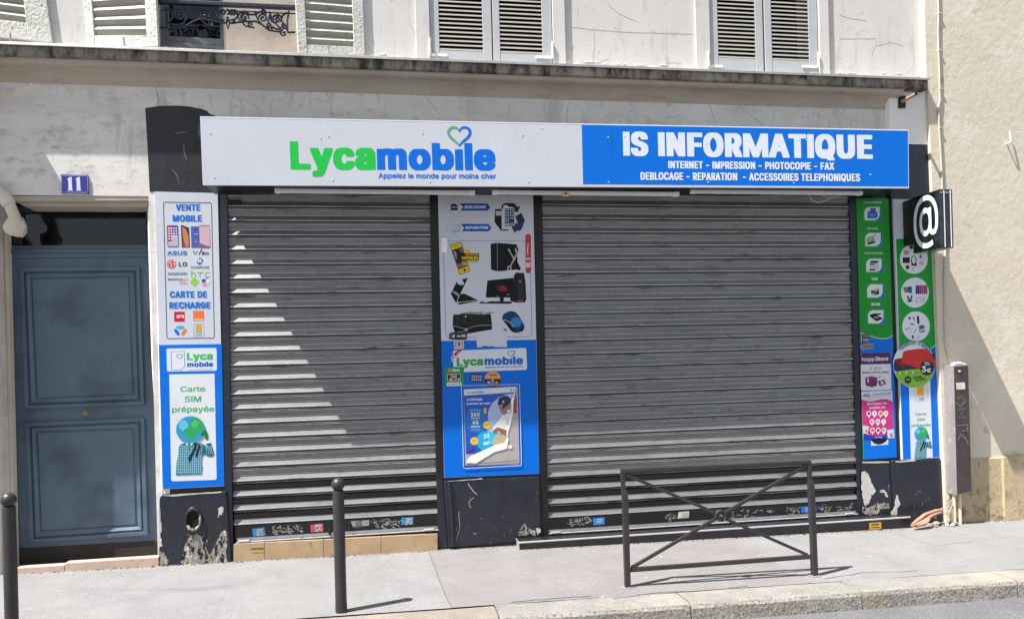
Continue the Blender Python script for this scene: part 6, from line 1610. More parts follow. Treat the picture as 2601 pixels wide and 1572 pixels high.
# recycling arrows round phones
ab = '1c2741'
pr.poly(ab, [(1135, 290), (1160, 240), (1200, 224), (1340, 226), (1392, 285), (1438, 268), (1395, 365), (1320, 362), (1260, 310), (1225, 260), (1190, 262), (1160, 320)])
pr.poly(ab, [(1356, 435), (1455, 380), (1510, 500), (1470, 540), (1400, 545)]); pr.poly('2b3656', [(1510, 500), (1455, 640), (1425, 660), (1370, 660), (1355, 705), (1300, 605), (1350, 545), (1420, 540)])
pr.poly('14161c', [(1040, 320), (1140, 315), (1145, 640), (1250, 640), (1250, 660), (1130, 655), (1090, 600), (1030, 520), (1035, 420)])
pr.rect('b7bac0', 1050, 348, 1138, 420); pr.ell('0b0c10', 1088, 500, 40, 40)
pr.rrect('d4d6da', (1172, 258), (1235, 256), (1345, 590), (1175, 590), .12)
pr.rrect('d4d6da', (1172, 262), (1345, 300), (1350, 590), (1178, 600), .1)
pr.rect('263a4c', 1190, 310, 1342, 590)
for r_ in range(5):
    for c_ in range(4 if r_ < 4 else 2): pr.rect('a8b6bf', 1198 + c_ * 37, 322 + r_ * 42, 1222 + c_ * 37, 348 + r_ * 42)
pr.rect('4d8a80', 1190, 530, 1342, 590)
for c_, q_ in enumerate(('7fc08a', 'd0dcdc', '8f9aa6', 'c9727a')): pr.rect(q_, 1200 + c_ * 35, 548, 1222 + c_ * 35, 574)
pr.build('phone_recycling_picture', p2)
# frame
pr.line('2e4f94', [(295, 818), (1515, 818)], 5)
pr.line('2e4f94', [(225, 1005), (246, 1560)], 6); pr.line('2e4f94', [(1602, 1330), (1604, 1560)], 6)
pr.build('printed_frame', p2)
# yellow phone
pr.rrect('1c1c1c', (325, 875), (510, 832), (650, 1300), (480, 1360), .16)
pr.rrect('d7ae28', (332, 880), (505, 840), (642, 1298), (485, 1350), .16)
pr.poly('24221f', [(356, 965), (520, 915), (612, 1210), (468, 1268)])
pr.ell('1a1a1a', 560, 1277, 17, 22); pr.line('7a5d14', [(392, 903), (448, 890)], 6)
pr.poly('8f8a80', [(380, 960), (400, 1060), (440, 1120), (430, 1000)]); pr.poly('5d5a54', [(470, 940), (520, 930), (560, 1010), (500, 1000)]); pr.poly('6b665c', [(430, 1190), (520, 1150), (600, 1205), (480, 1250)])
pr.ell('d7ae28', 600, 1000, 52, 45); pr.poly('191817', [(515, 1015), (785, 1015), (785, 1120), (515, 1120)])
pr.text('caa12b', 'REPARATION', 575, 1050, 768, 1050, 26, 'K'); pr.text('dcb640', 'EXPRESS', 518, 1108, 775, 1108, 44, 'K')
pr.text('c79d28', 'SMARTPHONE', 520, 1158, 770, 1150, 28, 'K'); pr.text('dcc680', 'TABLETTE', 520, 1196, 690, 1194, 28, 'K')
pr.build('yellow_phone_picture', p2)
# tower with tools
pr.poly('0d0e10', [(968, 865), (1070, 850), (1100, 850), (1385, 875), (1392, 1150), (1445, 1255), (1425, 1285), (1380, 1270), (1090, 1298), (1070, 1296), (975, 1270)])
pr.line('8d8f94', [(1072, 856), (1078, 1292)], 7); pr.line('3b3c40', [(972, 880), (978, 1268)], 4)
pr.line('b4b6ba', [(1250, 950), (1350, 1125)], 20, taper=[.6, 1]); pr.line('a2a4a9', [(1400, 985), (1265, 1250)], 30, taper=[1, .6])
pr.ell('b4b6ba', 1265, 1252, 34, 42); pr.ell('17181b', 1265, 1252, 18, 25); pr.ell('b4b6ba', 1385, 965, 34, 36); pr.poly('0d0e10', [(1378, 925), (1405, 925), (1400, 985), (1375, 980)])
pr.ell('b4b6ba', 1258, 962, 12, 22, -30)
pr.build('computer_repair_picture', p2)
# red wifi call sticker
pr.rrect('b83a48', (1515, 712), (1605, 708), (1608, 1328), (1522, 1330), .5)
pr.line('e0c6ca', [(1560, 860), (1550, 960), (1556, 1040)], 14); pr.text('e6d2d6', 'ICI', 1532, 1120, 1596, 1116, 34, 'K'); pr.text('eddde0', 'RELAY', 1530, 1240, 1600, 1232, 78, 'K')
pr.build('red_phone_label', p2)
pr.fr = F2
pr.line('2e4f94', [(246, 190), (260, 900), (285, 965), (330, 978), (745, 972)], 6)
pr.line('2e4f94', [(1602, -40), (1618, 900), (1605, 945), (1570, 962), (1225, 966)], 6)
pr.build('printed_frame', p2)
# laptop
pr.poly('101114', [(342, 290), (435, 95), (520, 60), (612, 34), (492, 288), (560, 285), (775, 390), (772, 405), (465, 458), (435, 450)])
pr.poly('c3c6ce', [(435, 95), (515, 62), (552, 120), (540, 150), (460, 140)]); pr.poly('8f9298', [(380, 240), (440, 262), (470, 300), (460, 330), (370, 260)])
pr.line('b0b3b9', [(484, 295), (450, 370), (440, 420), (470, 420), (772, 392)], 10); pr.ell('b9bcc2', 448, 430, 22, 20)
pr.build('laptop_picture', p2)
# monitor, tower, keyboard, mouse
pr.poly('0b0c0e', [(918, 78), (1330, 35), (1325, 345), (905, 346), (893, 330)])
pr.poly('521b1c', [(1040, 160), (1180, 150), (1245, 200), (1230, 250), (1120, 250), (1060, 215)]); pr.poly('8a3030', [(1100, 180), (1170, 165), (1225, 205), (1195, 240), (1130, 225)]); pr.line('1b0c0d', [(1050, 190), (1120, 190), (1200, 235)], 8)
pr.rect('121316', 1115, 346, 1176, 405)
pr.poly('17181c', [(1335, 0), (1372, -48), (1495, -40), (1520, 120), (1532, 380), (1505, 422), (1370, 425), (1275, 395), (1280, 345), (1320, 340)])
pr.poly('2a2b31', [(1375, 60), (1475, 60), (1500, 380), (1410, 380)]); pr.rect('9a4a44', 1390, 388, 1475, 410); pr.rect('9ea0a6', 1412, 86, 1455, 98); pr.rect('a3423c', 1420, 44, 1440, 54)
pr.poly('1b1c22', [(790, 438), (800, 415), (840, 408), (890, 425), (960, 404), (1325, 410), (1280, 445), (900, 440)]); pr.rect('b8bac0', 1066, 324, 1096, 332); pr.rect('b8bac0', 1225, 292, 1262, 300)
pr.build('desktop_computer_picture', p2)
# split keyboard
pr.poly('121317', [(388, 600), (580, 598), (830, 612), (970, 600), (992, 780), (988, 850), (760, 885), (640, 910), (540, 905), (400, 880), (372, 800), (375, 660)])
pr.line('9ea1aa', [(380, 788), (470, 810), (540, 832), (620, 834), (700, 800), (780, 785), (985, 780)], 8)
for r_ in range(6):
    for c_ in range(19):
        if random.random() < .8: pr.rect('6d7079', 396 + c_ * 30, 632 + r_ * 24 + (c_ % 3) * 2, 404 + c_ * 30, 640 + r_ * 24 + (c_ % 3) * 2); pr.k -= 1
pr.rect('c9ccd2', 395, 597, 480, 612); pr.rect('d0d2d8', 562, 636, 592, 652)
pr.poly('6f8a72', [(520, 588), (640, 572), (800, 578), (870, 572), (830, 612), (760, 600), (660, 606), (560, 606)]); pr.poly('2c3c40', [(850, 600), (960, 572), (1060, 574), (1060, 580), (980, 590)])
pr.poly('c9c7b8', [(480, 560), (900, 548), (1060, 560), (1160, 570), (1060, 582), (860, 572), (640, 572)])
pr.build('keyboard_picture', p2)
# blue mouse
pr.poly('133a5e', [(1150, 650), (1180, 600), (1250, 566), (1310, 558), (1370, 582), (1420, 640), (1500, 780), (1505, 820), (1480, 870), (1400, 898), (1330, 895), (1280, 860), (1215, 770), (1155, 690)])
pr.ell('2c7cb4', 1370, 735, 85, 80, 30); pr.poly('0e1420', [(1155, 690), (1250, 750), (1320, 815), (1400, 898), (1330, 895), (1280, 860), (1215, 770)])
pr.line('c0c8d2', [(1180, 690), (1280, 735), (1330, 815)], 7); pr.poly('0d121c', [(1420, 850), (1500, 800), (1480, 870), (1400, 898)])
pr.ell('39465e', 1200, 852, 26, 15, 20); pr.rect('b3b6bd', 1160, 824, 1188, 844)
pr.build('mouse_picture', p2)
pr = Print(PQ + .002, F2)
pr.rrect('cdd1d8', (372, 1180), (1530, 1138), (1545, 1482), (384, 1524), .1)
pr.poly('b02c36', [(372, 1240), (450, 1178), (522, 1172), (362, 1330)]); pr.text('e6d4d6', 'GO', 385, 1296, 412, 1262, 30, 'K', (-.6, -.8)); pr.line('e0c0c4', [(430, 1238), (485, 1192)], 5)
pr.poly('c9ccd4', [(350, 1268), (362, 1262), (366, 1360), (354, 1352)])
pr.text('339a48', 'Lyca', 435, 1425, 855, 1412, 132, 'H'); pr.text('1560bc', 'mobıle', 873, 1410, 1480, 1396, 128, 'H')
pr.text('2a66b4', 'Appelez le monde pour moins cher', 878, 1456, 1480, 1440, 24, 'B')
pr.heart('5f958c', '3a66a8', 1293, 1232, 108, 96, 13)
pr.build('white_label', p2)

def sticker(name, label, pts, p, col, m='paper_print', th=.0012, group=None):
    cx_ = sum(a for a, b in pts) / len(pts); cy_ = sum(b for a, b in pts) / len(pts)
    t = thing(name, label, name.replace('_', ' '), wpos(cx_, cy_, p), group)
    sheet(t, 'sheet', pts, p + th, p, col, m)
    return t
def cz(fr, pts):
    return [(fr[0] + x * fr[2], fr[1] + y * fr[2]) for x, y in pts]
PT = PQ + .0045
# wall socket like box at the frame of the panel
t = thing('doorbell', 'small white bell box at the upper left of the centre panel', 'doorbell', wpos(1129, 621, .02))
w = MB(); w.prism(cz(F1, [(192, 765), (288, 770), (286, 1002), (196, 1000)]), PQ + .018, PQ); w.build('case', 'white_plastic', t, .002)
w = MB(); w.lathe(P(1128.5, 622, PQ + .018), Vector((0, -1, 0)), [(.014, 0), (.014, .008), (.010, .011), (0, .011)], 12); w.build('button', 'white_plastic', t, smooth=True)
# torn dark and white stickers
t = sticker('sticker', 'torn dark scribbled sticker under the keyboard picture on the centre panel', cz(F2, [(318, 908), (432, 880), (560, 862), (562, 832), (606, 832), (600, 890), (590, 1006), (430, 1010), (378, 1006), (316, 1000)]), PT, '1b1c26')
pr = Print(PT + .0014, F2)
pr.rect('c9cad0', 372, 930, 400, 975); pr.rect('b0b2ba', 440, 940, 500, 966); pr.rect('b0b2ba', 512, 928, 572, 966); pr.rect('a9abb2', 562, 834, 604, 870)
for k in range(6): pr.line('9a9ca6', [(445 + k * 20, 900 - k * 3), (452 + k * 20, 885 - k * 3), (462 + k * 20, 902 - k * 3)], 5)
for k in range(5): pr.line('767885', [(330 + k * 8, 925), (334 + k * 8, 990)], 3)
pr.build('scribble', t, 'paper_print')
t = sticker('sticker', 'small white sticker with black doodles below the torn dark one', cz(F2, [(386, 1026), (546, 1016), (552, 1150), (394, 1162)]), PT, 'b9b6ae')
pr = Print(PT + .0014, F2)
pr.line('24242a', [(440, 1045), (412, 1060), (425, 1090), (410, 1115), (440, 1130)], 8); pr.line('24242a', [(470, 1040), (462, 1080), (472, 1120), (482, 1090), (478, 1050)], 14); pr.line('24242a', [(500, 1050), (530, 1060), (520, 1100), (540, 1130)], 7)
pr.build('doodle', t, 'paper_print')
F3 = (1090, 860, .1612)
t = sticker('sticker', 'green sticker reading en vente ici, with three phone pictures', cz(F3, [(240, 447), (545, 443), (548, 742), (250, 748)]), PT, '15824a')
pr = Print(PT + .0014, F3)
pr.ell('d8663c', 320, 496, 24, 26); pr.text('dfe8e4', 'Libon', 358, 516, 482, 513, 42, 'B'); pr.poly('c6c2bd', [(280, 562), (498, 552), (492, 668), (290, 676)])
pr.poly('1f2420', [(288, 568), (346, 566), (352, 668), (296, 670)]); pr.poly('8f4f46', [(360, 564), (420, 562), (420, 664), (362, 668)]); pr.poly('2d2a28', [(430, 562), (492, 558), (488, 662), (430, 664)])
pr.ell('b8a89c', 390, 600, 20, 16); pr.ell('c9c6c0', 330, 645, 14, 18); pr.ell('c9c6c0', 466, 640, 14, 18)
pr.rrect('d3d8da', (278, 692), (508, 686), (510, 742), (280, 748), .15); pr.text('2f6a68', 'EN VENTE ICI', 298, 732, 488, 728, 26, 'B')
pr.build('sticker_print', t, 'paper_print')
t = sticker('sticker', 'black sticker with two lines of white graffiti letters on the centre panel', cz(F3, [(655, 545), (838, 560), (832, 688), (648, 668)]), PT, '101118')
pr = Print(PT + .0014, F3)
for yy in (590, 640):
    for k in range(5):
        pr.line('cfd1d6', [(668 + k * 33, yy - 18 + k * 2), (688 + k * 33, yy - 6 + k * 2), (668 + k * 33, yy + 10 + k * 2), (692 + k * 33, yy + 14 + k * 2)], 10)
pr.build('graffiti', t, 'paper_print')
t = sticker('sticker', 'round orange and black sticker above the torn poster', [(1090 + .1612 * (1003 + 128 * math.cos(a * .2618)), 860 + .1612 * (632 + 122 * math.sin(a * .2618))) for a in range(24)], PT + .001, '121214')
pr = Print(PT + .0025, F3)
pr.ell('d58f4e', 1003, 632, 126, 120, 0, 20, 180, 360); pr.text('4a2c1c', 'Jaxka', 940, 590, 1068, 585, 38, 'B', (.1, -1)); pr.ell('4a86c4', 1000, 698, 28, 24)
pr.poly('c9a28a', [(975, 650), (1000, 632), (1030, 650), (1015, 668), (985, 665)])
pr.text('c9b4b8', 'HO', 920, 712, 966, 712, 46, 'K'); pr.text('c08a6a', 'UB', 1040, 715, 1086, 713, 44, 'K'); pr.line('8a8f98', [(920, 728), (1086, 726)], 5)
pr.build('sticker_print', t, 'paper_print')
# torn poster in its clear pocket
F4 = (1090, 960, .18799)
PB = PQ + .0052
t = thing('poster', 'torn mobile phone poster about Senegal, lower on the centre panel', 'poster', wpos(1250, 1080, .03))
sheet(t, 'backing', cz(F4, [(470, 152), (1150, 112), (1195, 125), (1222, 1140), (1205, 1160), (500, 1182), (486, 1168)]), PB, PQ, 'a59f9d', 'paper_print')
pr = Print(PB + .0004, F4)
pr.poly('0a4fb0', [(472, 232), (880, 214), (1152, 190), (1150, 250), (1110, 400), (1050, 690), (1040, 860), (1030, 930), (700, 1015), (498, 1026)])
pr.poly('9fb4d4', [(1152, 205), (1152, 250), (1120, 400), (1130, 480), (1100, 640), (1046, 930), (860, 920), (780, 690), (790, 560), (800, 440), (850, 340), (940, 260), (1050, 215)])
pr.poly('c9ccd2', [(468, 155), (1148, 120), (1152, 188), (470, 236)])
pr.text('2d9a64', 'Lyca', 502, 212, 598, 208, 30, 'B'); pr.text('2a66b8', 'mobile', 602, 208, 736, 203, 30, 'B')
pr.ell('3d74b8', 1112, 160, 14, 14); pr.ell('c9ccd2', 1112, 158, 7, 7)
pr.text('cdd6e8', 'Le Sénégal,', 508, 306, 722, 298, 32, 'B'); pr.text('cdd6e8', 'à portée de main', 508, 360, 826, 352, 30, 'B')
pr.ell('0e66b8', 640, 570, 160, 172); pr.text('9fc0e0', 'Pass Sénégal 10', 546, 443, 692, 440, 14, 'B')
pr.text('dcdcae', '360', 562, 518, 684, 514, 50, 'B'); pr.text('dcdcc6', 'Minutes', 566, 550, 682, 546, 20, 'B'); pr.line('9fc0e0', [(570, 562), (690, 558)], 3)
pr.text('dcdcae', '45', 585, 626, 668, 622, 50, 'B'); pr.text('dcdcc6', 'Minutes', 570, 664, 688, 660, 22, 'B'); pr.line('9fc0e0', [(566, 684), (690, 680)], 3); pr.line('9fc0e0', [(570, 706), (690, 702)], 3)
pr.poly('1f9a5c', [(730, 412), (745, 405), (745, 478), (732, 470)]); pr.poly('d8b832', [(745, 405), (772, 405), (772, 478), (745, 478)]); pr.poly('c23c34', [(772, 405), (785, 420), (784, 465), (772, 478)])
pr.ell('e0b43a', 782, 634, 52, 52); pr.text('5d4a1c', '19', 756, 644, 786, 640, 22, 'B'); pr.line('6d5a2c', [(792, 624), (820, 620)], 5)
pr.ell('16a0cc', 762, 850, 124, 136); pr.poly('1fbcd8', [(800, 720), (870, 735), (885, 800), (830, 900), (800, 900)]); pr.text('d8ecf2', '10', 738, 815, 812, 800, 56, 'B'); pr.text('d8ecf2', 'Giga', 736, 905, 816, 880, 40, 'K')
pr.ell('e0b43a', 610, 850, 54, 54); pr.text('5d4a1c', '7', 584, 862, 600, 860, 26, 'B'); pr.line('6d5a2c', [(610, 842), (638, 838)], 5)
pr.poly('3a3aa0', [(505, 940), (560, 925), (620, 940), (560, 985), (510, 1000)])
# man in a white shirt and dark cap looking at a phone
pr.poly('d9dad8', [(1000, 480), (1110, 480), (1108, 600), (1082, 700), (1040, 760), (940, 740), (850, 700), (880, 640), (935, 575)])
pr.poly('b9bcc0', [(1030, 500), (1085, 560), (1075, 650), (1040, 620)])
pr.poly('8f7468', [(950, 360), (1010, 330), (1110, 330), (1120, 400), (1090, 450), (1060, 470), (1010, 500), (985, 480), (970, 455), (945, 400)])
pr.poly('23273f', [(928, 350), (940, 275), (1000, 240), (1060, 240), (1105, 285), (1095, 330), (1060, 370), (985, 430), (1000, 345), (940, 372)])
pr.ell('b9bccc', 1003, 318, 14, 13); pr.ell('d4d4d0', 1078, 448, 26, 26)
pr.poly('8d5f4c', [(870, 700), (920, 665), (985, 680), (1050, 705), (1040, 780), (990, 760), (940, 720), (880, 745), (860, 730)])
pr.poly('b8ab84', [(890, 780), (1010, 760), (1040, 790), (1036, 870), (940, 900), (870, 910), (840, 880)])
# torn film with its glare painted white, and red strip
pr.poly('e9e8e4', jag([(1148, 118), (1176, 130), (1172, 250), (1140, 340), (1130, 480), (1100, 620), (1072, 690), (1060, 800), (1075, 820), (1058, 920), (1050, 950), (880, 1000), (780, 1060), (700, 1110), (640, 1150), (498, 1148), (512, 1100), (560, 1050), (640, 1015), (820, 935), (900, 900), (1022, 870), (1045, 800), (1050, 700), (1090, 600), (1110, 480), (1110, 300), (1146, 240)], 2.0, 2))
pr.poly('8f3422', [(1155, 130), (1166, 135), (1180, 300), (1182, 470), (1138, 470), (1140, 330), (1158, 240)])
pr.rect('dfdcd6', 1070, 905, 1120, 950); pr.line('6f5b50', [(500, 1158), (760, 1150), (980, 1135), (1200, 1110)], 9)
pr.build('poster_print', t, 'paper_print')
w = MB()
qq = [P(x, y, PB + .002) for x, y in cz(F4, [(436, 112), (450, 104), (1205, 84), (1222, 100), (1248, 1160), (1232, 1180), (485, 1220), (465, 1205)])]
w.tube(qq, .0022, 5, closed=True)
w.build('pocket_rim', 'clear_tube', t, smooth=True)

# ---- right-hand panels
F5 = (2150, 480, .1612); F6 = (2150, 700, .1612); F7 = (2150, 880, .2149)
p3 = thing('sign_panel', 'narrow green panel of office machine pictures at the right edge of the right shutter', 'sign', wpos(2220, 830, .01))
sheet(p3, 'board', [(2175, 504), (2256.4, 504), (2278, 1161.5), (2194, 1167)], PQ, .0, '1c8a30', bevel=.001)
pr = Print(PQ)
cur = [(2184, 846), (2196, 850), (2208, 853), (2220, 858), (2235, 861), (2250, 861), (2260, 858), (2267.3, 853)]
pr.poly('9fc8a8', [(x, y - 2.5) for x, y in cur] + [(2267.5, 870), (2184, 870)])
pr.poly('0068d0', cur + [(2277.8, 1161), (2194.2, 1166.5)])
pr.build('blue_field', p3)
pr = Print(PQ + .0004, F5)
wt = 'b9cfc0'
def icon(x, y, kind):
    pr.rframe('6fae7c', (x, y), (x + 280, y + 2), (x + 285, y + 226), (x + 6, y + 226), 4, .02)
    pr.poly('1060b8', [(x + 140, y + 5), (x + 278, y + 5), (x + 283, y + 222), (x + 140, y + 222)])
    pr.poly('cdd6d2', [(x + 18, y + 80), (x + 40, y + 30), (x + 90, y + 8), (x + 262, y + 8), (x + 262, y + 140), (x + 235, y + 195), (x + 180, y + 216), (x + 24, y + 216)])
    if kind == 0:
        pr.poly('2767b0', [(x + 75, y + 75), (x + 110, y + 75), (x + 110, y + 25), (x + 200, y + 25), (x + 200, y + 80), (x + 225, y + 95), (x + 232, y + 165), (x + 205, y + 185), (x + 85, y + 188), (x + 62, y + 170)])
        pr.rect('1f5a44', x + 135, y + 78, x + 195, y + 92); pr.rect('4c8ac8', x + 100, y + 110, x + 205, y + 150)
    elif kind == 1:
        pr.poly('2c3f37', [(x + 35, y + 105), (x + 145, y + 125), (x + 185, y + 160), (x + 60, y + 200)])
        pr.poly('8aa396', [(x + 45, y + 75), (x + 150, y + 50), (x + 160, y + 130), (x + 55, y + 160)]); pr.line('54605a', [(x + 185, y + 15), (x + 150, y + 90), (x + 175, y + 130)], 9)
        for k in range(4): pr.line('a9b4ae', [(x + 195, y + 65 + k * 16), (x + 250, y + 55 + k * 16)], 4)
    elif kind == 2:
        pr.poly('b4bcc0', [(x + 80, y + 60), (x + 210, y + 45), (x + 210, y + 190), (x + 140, y + 200), (x + 75, y + 190)])
        pr.poly('182420', [(x + 75, y + 60), (x + 105, y + 40), (x + 225, y + 40), (x + 190, y + 75), (x + 85, y + 75)]); pr.rect('22302b', x + 75, y + 88, x + 150, y + 106); pr.rect('22302b', x + 70, y + 170, x + 155, y + 196)
    elif kind == 3:
        pr.poly('2b3f3c', [(x + 75, y + 105), (x + 110, y + 100), (x + 160, y + 125), (x + 195, y + 60), (x + 210, y + 150), (x + 180, y + 175), (x + 150, y + 170), (x + 140, y + 150), (x + 80, y + 145)])
        pr.poly('9fb9b8', [(x + 120, y + 80), (x + 160, y + 70), (x + 185, y + 110), (x + 130, y + 110)]); pr.poly('7a9a96', [(x + 80, y + 150), (x + 140, y + 155), (x + 150, y + 180), (x + 90, y + 175)])
    else:
        pr.poly('1c2b22', [(x + 42, y + 82), (x + 100, y + 60), (x + 240, y + 55), (x + 235, y + 70), (x + 165, y + 90), (x + 250, y + 130), (x + 245, y + 150), (x + 150, y + 182), (x + 50, y + 105)])
        pr.poly('8fa096', [(x + 115, y + 108), (x + 190, y + 112), (x + 175, y + 132), (x + 115, y + 128)])
for i, (t_, x0_, x1_, yb_, ix, iy) in enumerate((('TELEPHONIQUE', 258, 556, 228, 262, 278), ('RELIURE', 332, 496, 640, 278, 686), ('PHOTOCOPIE', 288, 574, 1028, 292, 1092))):
    pr.text(wt, t_, x0_, yb_, x1_, yb_ + 2, 30, 'K' if 0 else 'B'); icon(ix, iy, i); pr.build('machine_picture', p3)
pr.fr = F6
pr.text('c3d6c9', 'FAX', 398, 74, 494, 74, 44, 'K'); icon(308, 130, 3); pr.build('machine_picture', p3)
pr.text('c3d6c9', 'SCAN', 390, 472, 530, 472, 44, 'K'); icon(320, 538, 4)
pr.build('machine_picture', p3)
pr = Print(PQ + .0004, F7)
pr.rrect('c3cad4', (290, 1110), (496, 1100), (494, 1158), (292, 1170), .15); pr.poly('1a1d2c', [(280, 1090), (480, 1080), (470, 1120), (420, 1150), (370, 1158), (320, 1140)]); pr.build('white_label', p3)

t = sticker('sticker', 'torn black and white sticker where the green turns to blue', cz(F6, [(218, 922), (362, 922), (370, 1050), (222, 1058)]), PT - .003, '2a2f2e')
pr = Print(PT - .0016, F6)
pr.rect('a9b0ac', 232, 930, 244, 1050); pr.rect('c3c8c6', 258, 1000, 356, 1012)
for k in range(5): pr.line('aab2b0', [(262 + k * 20, 950), (272 + k * 20, 938), (280 + k * 20, 965)], 6)
for k in range(3): pr.line('c3c8c6', [(268 + k * 34, 1020), (290 + k * 34, 1020), (268 + k * 34, 1040), (292 + k * 34, 1040)], 6)
pr.build('scribble', t, 'paper_print')
t = sticker('sticker', 'peeling silver sticker just below the torn black one', cz(F6, [(204, 1104), (360, 1062), (432, 1070), (430, 1148), (240, 1166)]), PT - .0028, '86827c')
pr = Print(PT - .0014, F6); pr.poly('c2c6cc', [(206, 1106), (358, 1066), (240, 1098)]); pr.text('55524d', 'SKETO', 265, 1140, 420, 1128, 40, 'K'); pr.build('sticker_print', t, 'paper_print')
F8 = F7
t = sticker('sticker', 'purple and white parcel service sticker on the narrow blue panel', cz(F8, [(168, 92), (182, 80), (510, 74), (524, 88), (532, 490), (518, 508), (186, 520), (172, 506)]), PT - .003, 'c9cbd0')
pr = Print(PT - .0016, F8)
pr.poly('45164a', [(168, 94), (184, 80), (508, 74), (522, 90), (526, 204), (166, 212)])
pr.text('cbc3d0', 'hopp', 184, 174, 334, 170, 46, 'B'); pr.text('dcd6e0', 'Store', 342, 168, 496, 164, 46, 'H' if 0 else 'B')
pr.text('4d2a5c', '1', 330, 280, 345, 280, 34, 'B'); pr.text('4d2a5c', 'er', 348, 262, 372, 262, 14, 'B'); pr.line('a08a9c', [(292, 240), (288, 280)], 10); pr.line('a08a9c', [(396, 240), (400, 280)], 10)
pr.text('3b2449', 'RESEAU POSTAL PRIVE', 188, 318, 500, 312, 19, 'B')
pr.poly('6a1a56', [(222, 365), (300, 348), (366, 366), (362, 462), (302, 480), (226, 460)]); pr.poly('8d2c74', [(222, 365), (300, 348), (366, 366), (304, 378)]); pr.rect('d9cdd6', 248, 372, 262, 424)
pr.poly('5a1a52', [(372, 400), (448, 388), (470, 446), (392, 468)]); pr.poly('dcd6dc', [(362, 372), (420, 366), (424, 396), (370, 402)]); pr.line('e2dce2', [(400, 412), (450, 446)], 9); pr.line('e2dce2', [(440, 402), (408, 450)], 9); pr.poly('2a1430', [(366, 372), (392, 356), (412, 368)])
pr.build('sticker_print', t, 'paper_print')
t = sticker('sticker', 'pink and white mobile top-up sticker with rows of country pins', cz(F8, [(176, 532), (540, 514), (566, 1080), (480, 1084), (200, 1096), (186, 800)]), PT - .0028, 'c6c3cc')
pr = Print(PT - .0014, F8)
pr.text('2a3fae', 'ding', 196, 596, 272, 590, 34, 'B', (.1, -1)); pr.line('8a90b4', [(300, 550), (302, 600)], 3); pr.text('4a6ab4', 'TransfertCredit', 314, 574, 526, 562, 18, 'B'); pr.line('a4a9c4', [(316, 590), (520, 582)], 4)
pr.poly('bb2878', [(180, 624), (230, 640), (290, 650), (350, 636), (420, 620), (480, 620), (545, 652), (558, 968), (478, 982), (486, 1030), (380, 1058), (300, 1050), (250, 1028), (270, 940), (190, 926)])
pr.poly('1a2a9c', [(200, 1022), (300, 1052), (390, 1058), (480, 1036), (490, 1084), (200, 1096)])
pr.text('dfc4d4', 'Rechargez les', 248, 690, 478, 680, 28, 'K'); pr.text('dfc4d4', 'mobiles du', 272, 738, 458, 726, 28, 'K')
for r_, (y_, xs_) in enumerate(((790, (265, 332, 404, 466)), (886, (303, 372, 440)), (988, (308, 376, 444)))):
    for k, x_ in enumerate(xs_):
        pr.ell('e2d6dc', x_, y_, 28, 32); pr.poly('e2d6dc', [(x_ - 20, y_ + 18), (x_ + 20, y_ + 18), (x_, y_ + 52)])
        a_, b2 = (('3a3a6a', '7a3a6a'), ('d8d8de', '2b3f9c'), ('c8502c', '2f8a4a'), ('e0c850', '5a9a50'), ('c8504a', 'd8b840'), ('4a90c0', 'd8b840'), ('c9c9cc', 'a9b0c0'), ('b8303a', 'c0444a'), ('7a2030', '8a2836'), ('26262c', 'e8e8ea'))[(r_ * 4 + k) % 10 if r_ == 0 else 4 + (r_ - 1) * 3 + k]
        pr.ell(a_, x_, y_, 18, 20); pr.rect(b2, x_ - 3, y_ - 12, x_ + 10, y_ + 12)
pr.poly('8a2a5c', [(205, 1005), (245, 975), (238, 1008), (222, 998)]); pr.ell('c03a58', 528, 1038, 17, 18); pr.line('e6d6da', [(520, 1038), (536, 1032)], 4)
pr.text('b4bce0', 'recharge', 335, 1078, 424, 1074, 12, 'B')
pr.build('sticker_print', t, 'paper_print')

p4 = thing('sign_panel', 'green, white and blue panel with three round pictures at the building corner', 'sign', wpos(2325, 830, .03))
PR = .036
sheet(p4, 'board', [(2269, 498.5), (2364, 498), (2388, 1162), (2293, 1168)], PR, .0, 'c8ced6', bevel=.001)
pr = Print(PR)
pr.poly('1c9636', [(2276, 607), (2368, 606), (2376, 874), (2366, 884), (2340, 893), (2286, 893), (2284, 880)])
pr.poly('0068d0', [(2284, 893), (2340, 893), (2366, 886), (2377.5, 877), (2387, 1160.5), (2294, 1166.5)])
pr.poly('cdd2dA'.lower(), cz(F7, [(738, 420), (990, 400), (1020, 1308), (762, 1326)]))
pr.build('coloured_fields', p4)
pr = Print(PR + .0004, F5)
def disc(cx_, cy_):
    pr.ell('d4d9de', cx_, cy_, 220, 238)
disc(1062, 1100)
pr.rect('171a1c', 886, 1078, 998, 1166); pr.rect('8f959c', 900, 970, 980, 1036); pr.rect('14171a', 996, 868, 1050, 946)
pr.ell('20242c', 1062, 1130, 44, 80); pr.ell('d4d9de', 1062, 1122, 30, 62); pr.ell('14161c', 1040, 1190, 18, 20); pr.ell('14161c', 1088, 1192, 20, 24)
pr.rect('28302f', 938, 1204, 990, 1262); pr.ell('6a5a54', 1182, 1168, 32, 26); pr.ell('d4d9de', 1182, 1168, 22, 17); pr.rect('6b7076', 1152, 1035, 1188, 1092); pr.poly('b5b0a0', [(1030, 1240), (1070, 1240), (1050, 1300)])
pr.build('round_picture', p4)
pr.fr = F6
pr.ell('d4d9de', 1080, 268, 220, 238)
for k, q_ in enumerate(('b8544a', '3f8a7a', '2a6a8a', '2b4a7a')): pr.poly(q_, [(885 + k * 34, 190 - k * 6), (925 + k * 34, 180 - k * 4), (955 + k * 26, 262 + k * 6), (918 + k * 26, 268)])
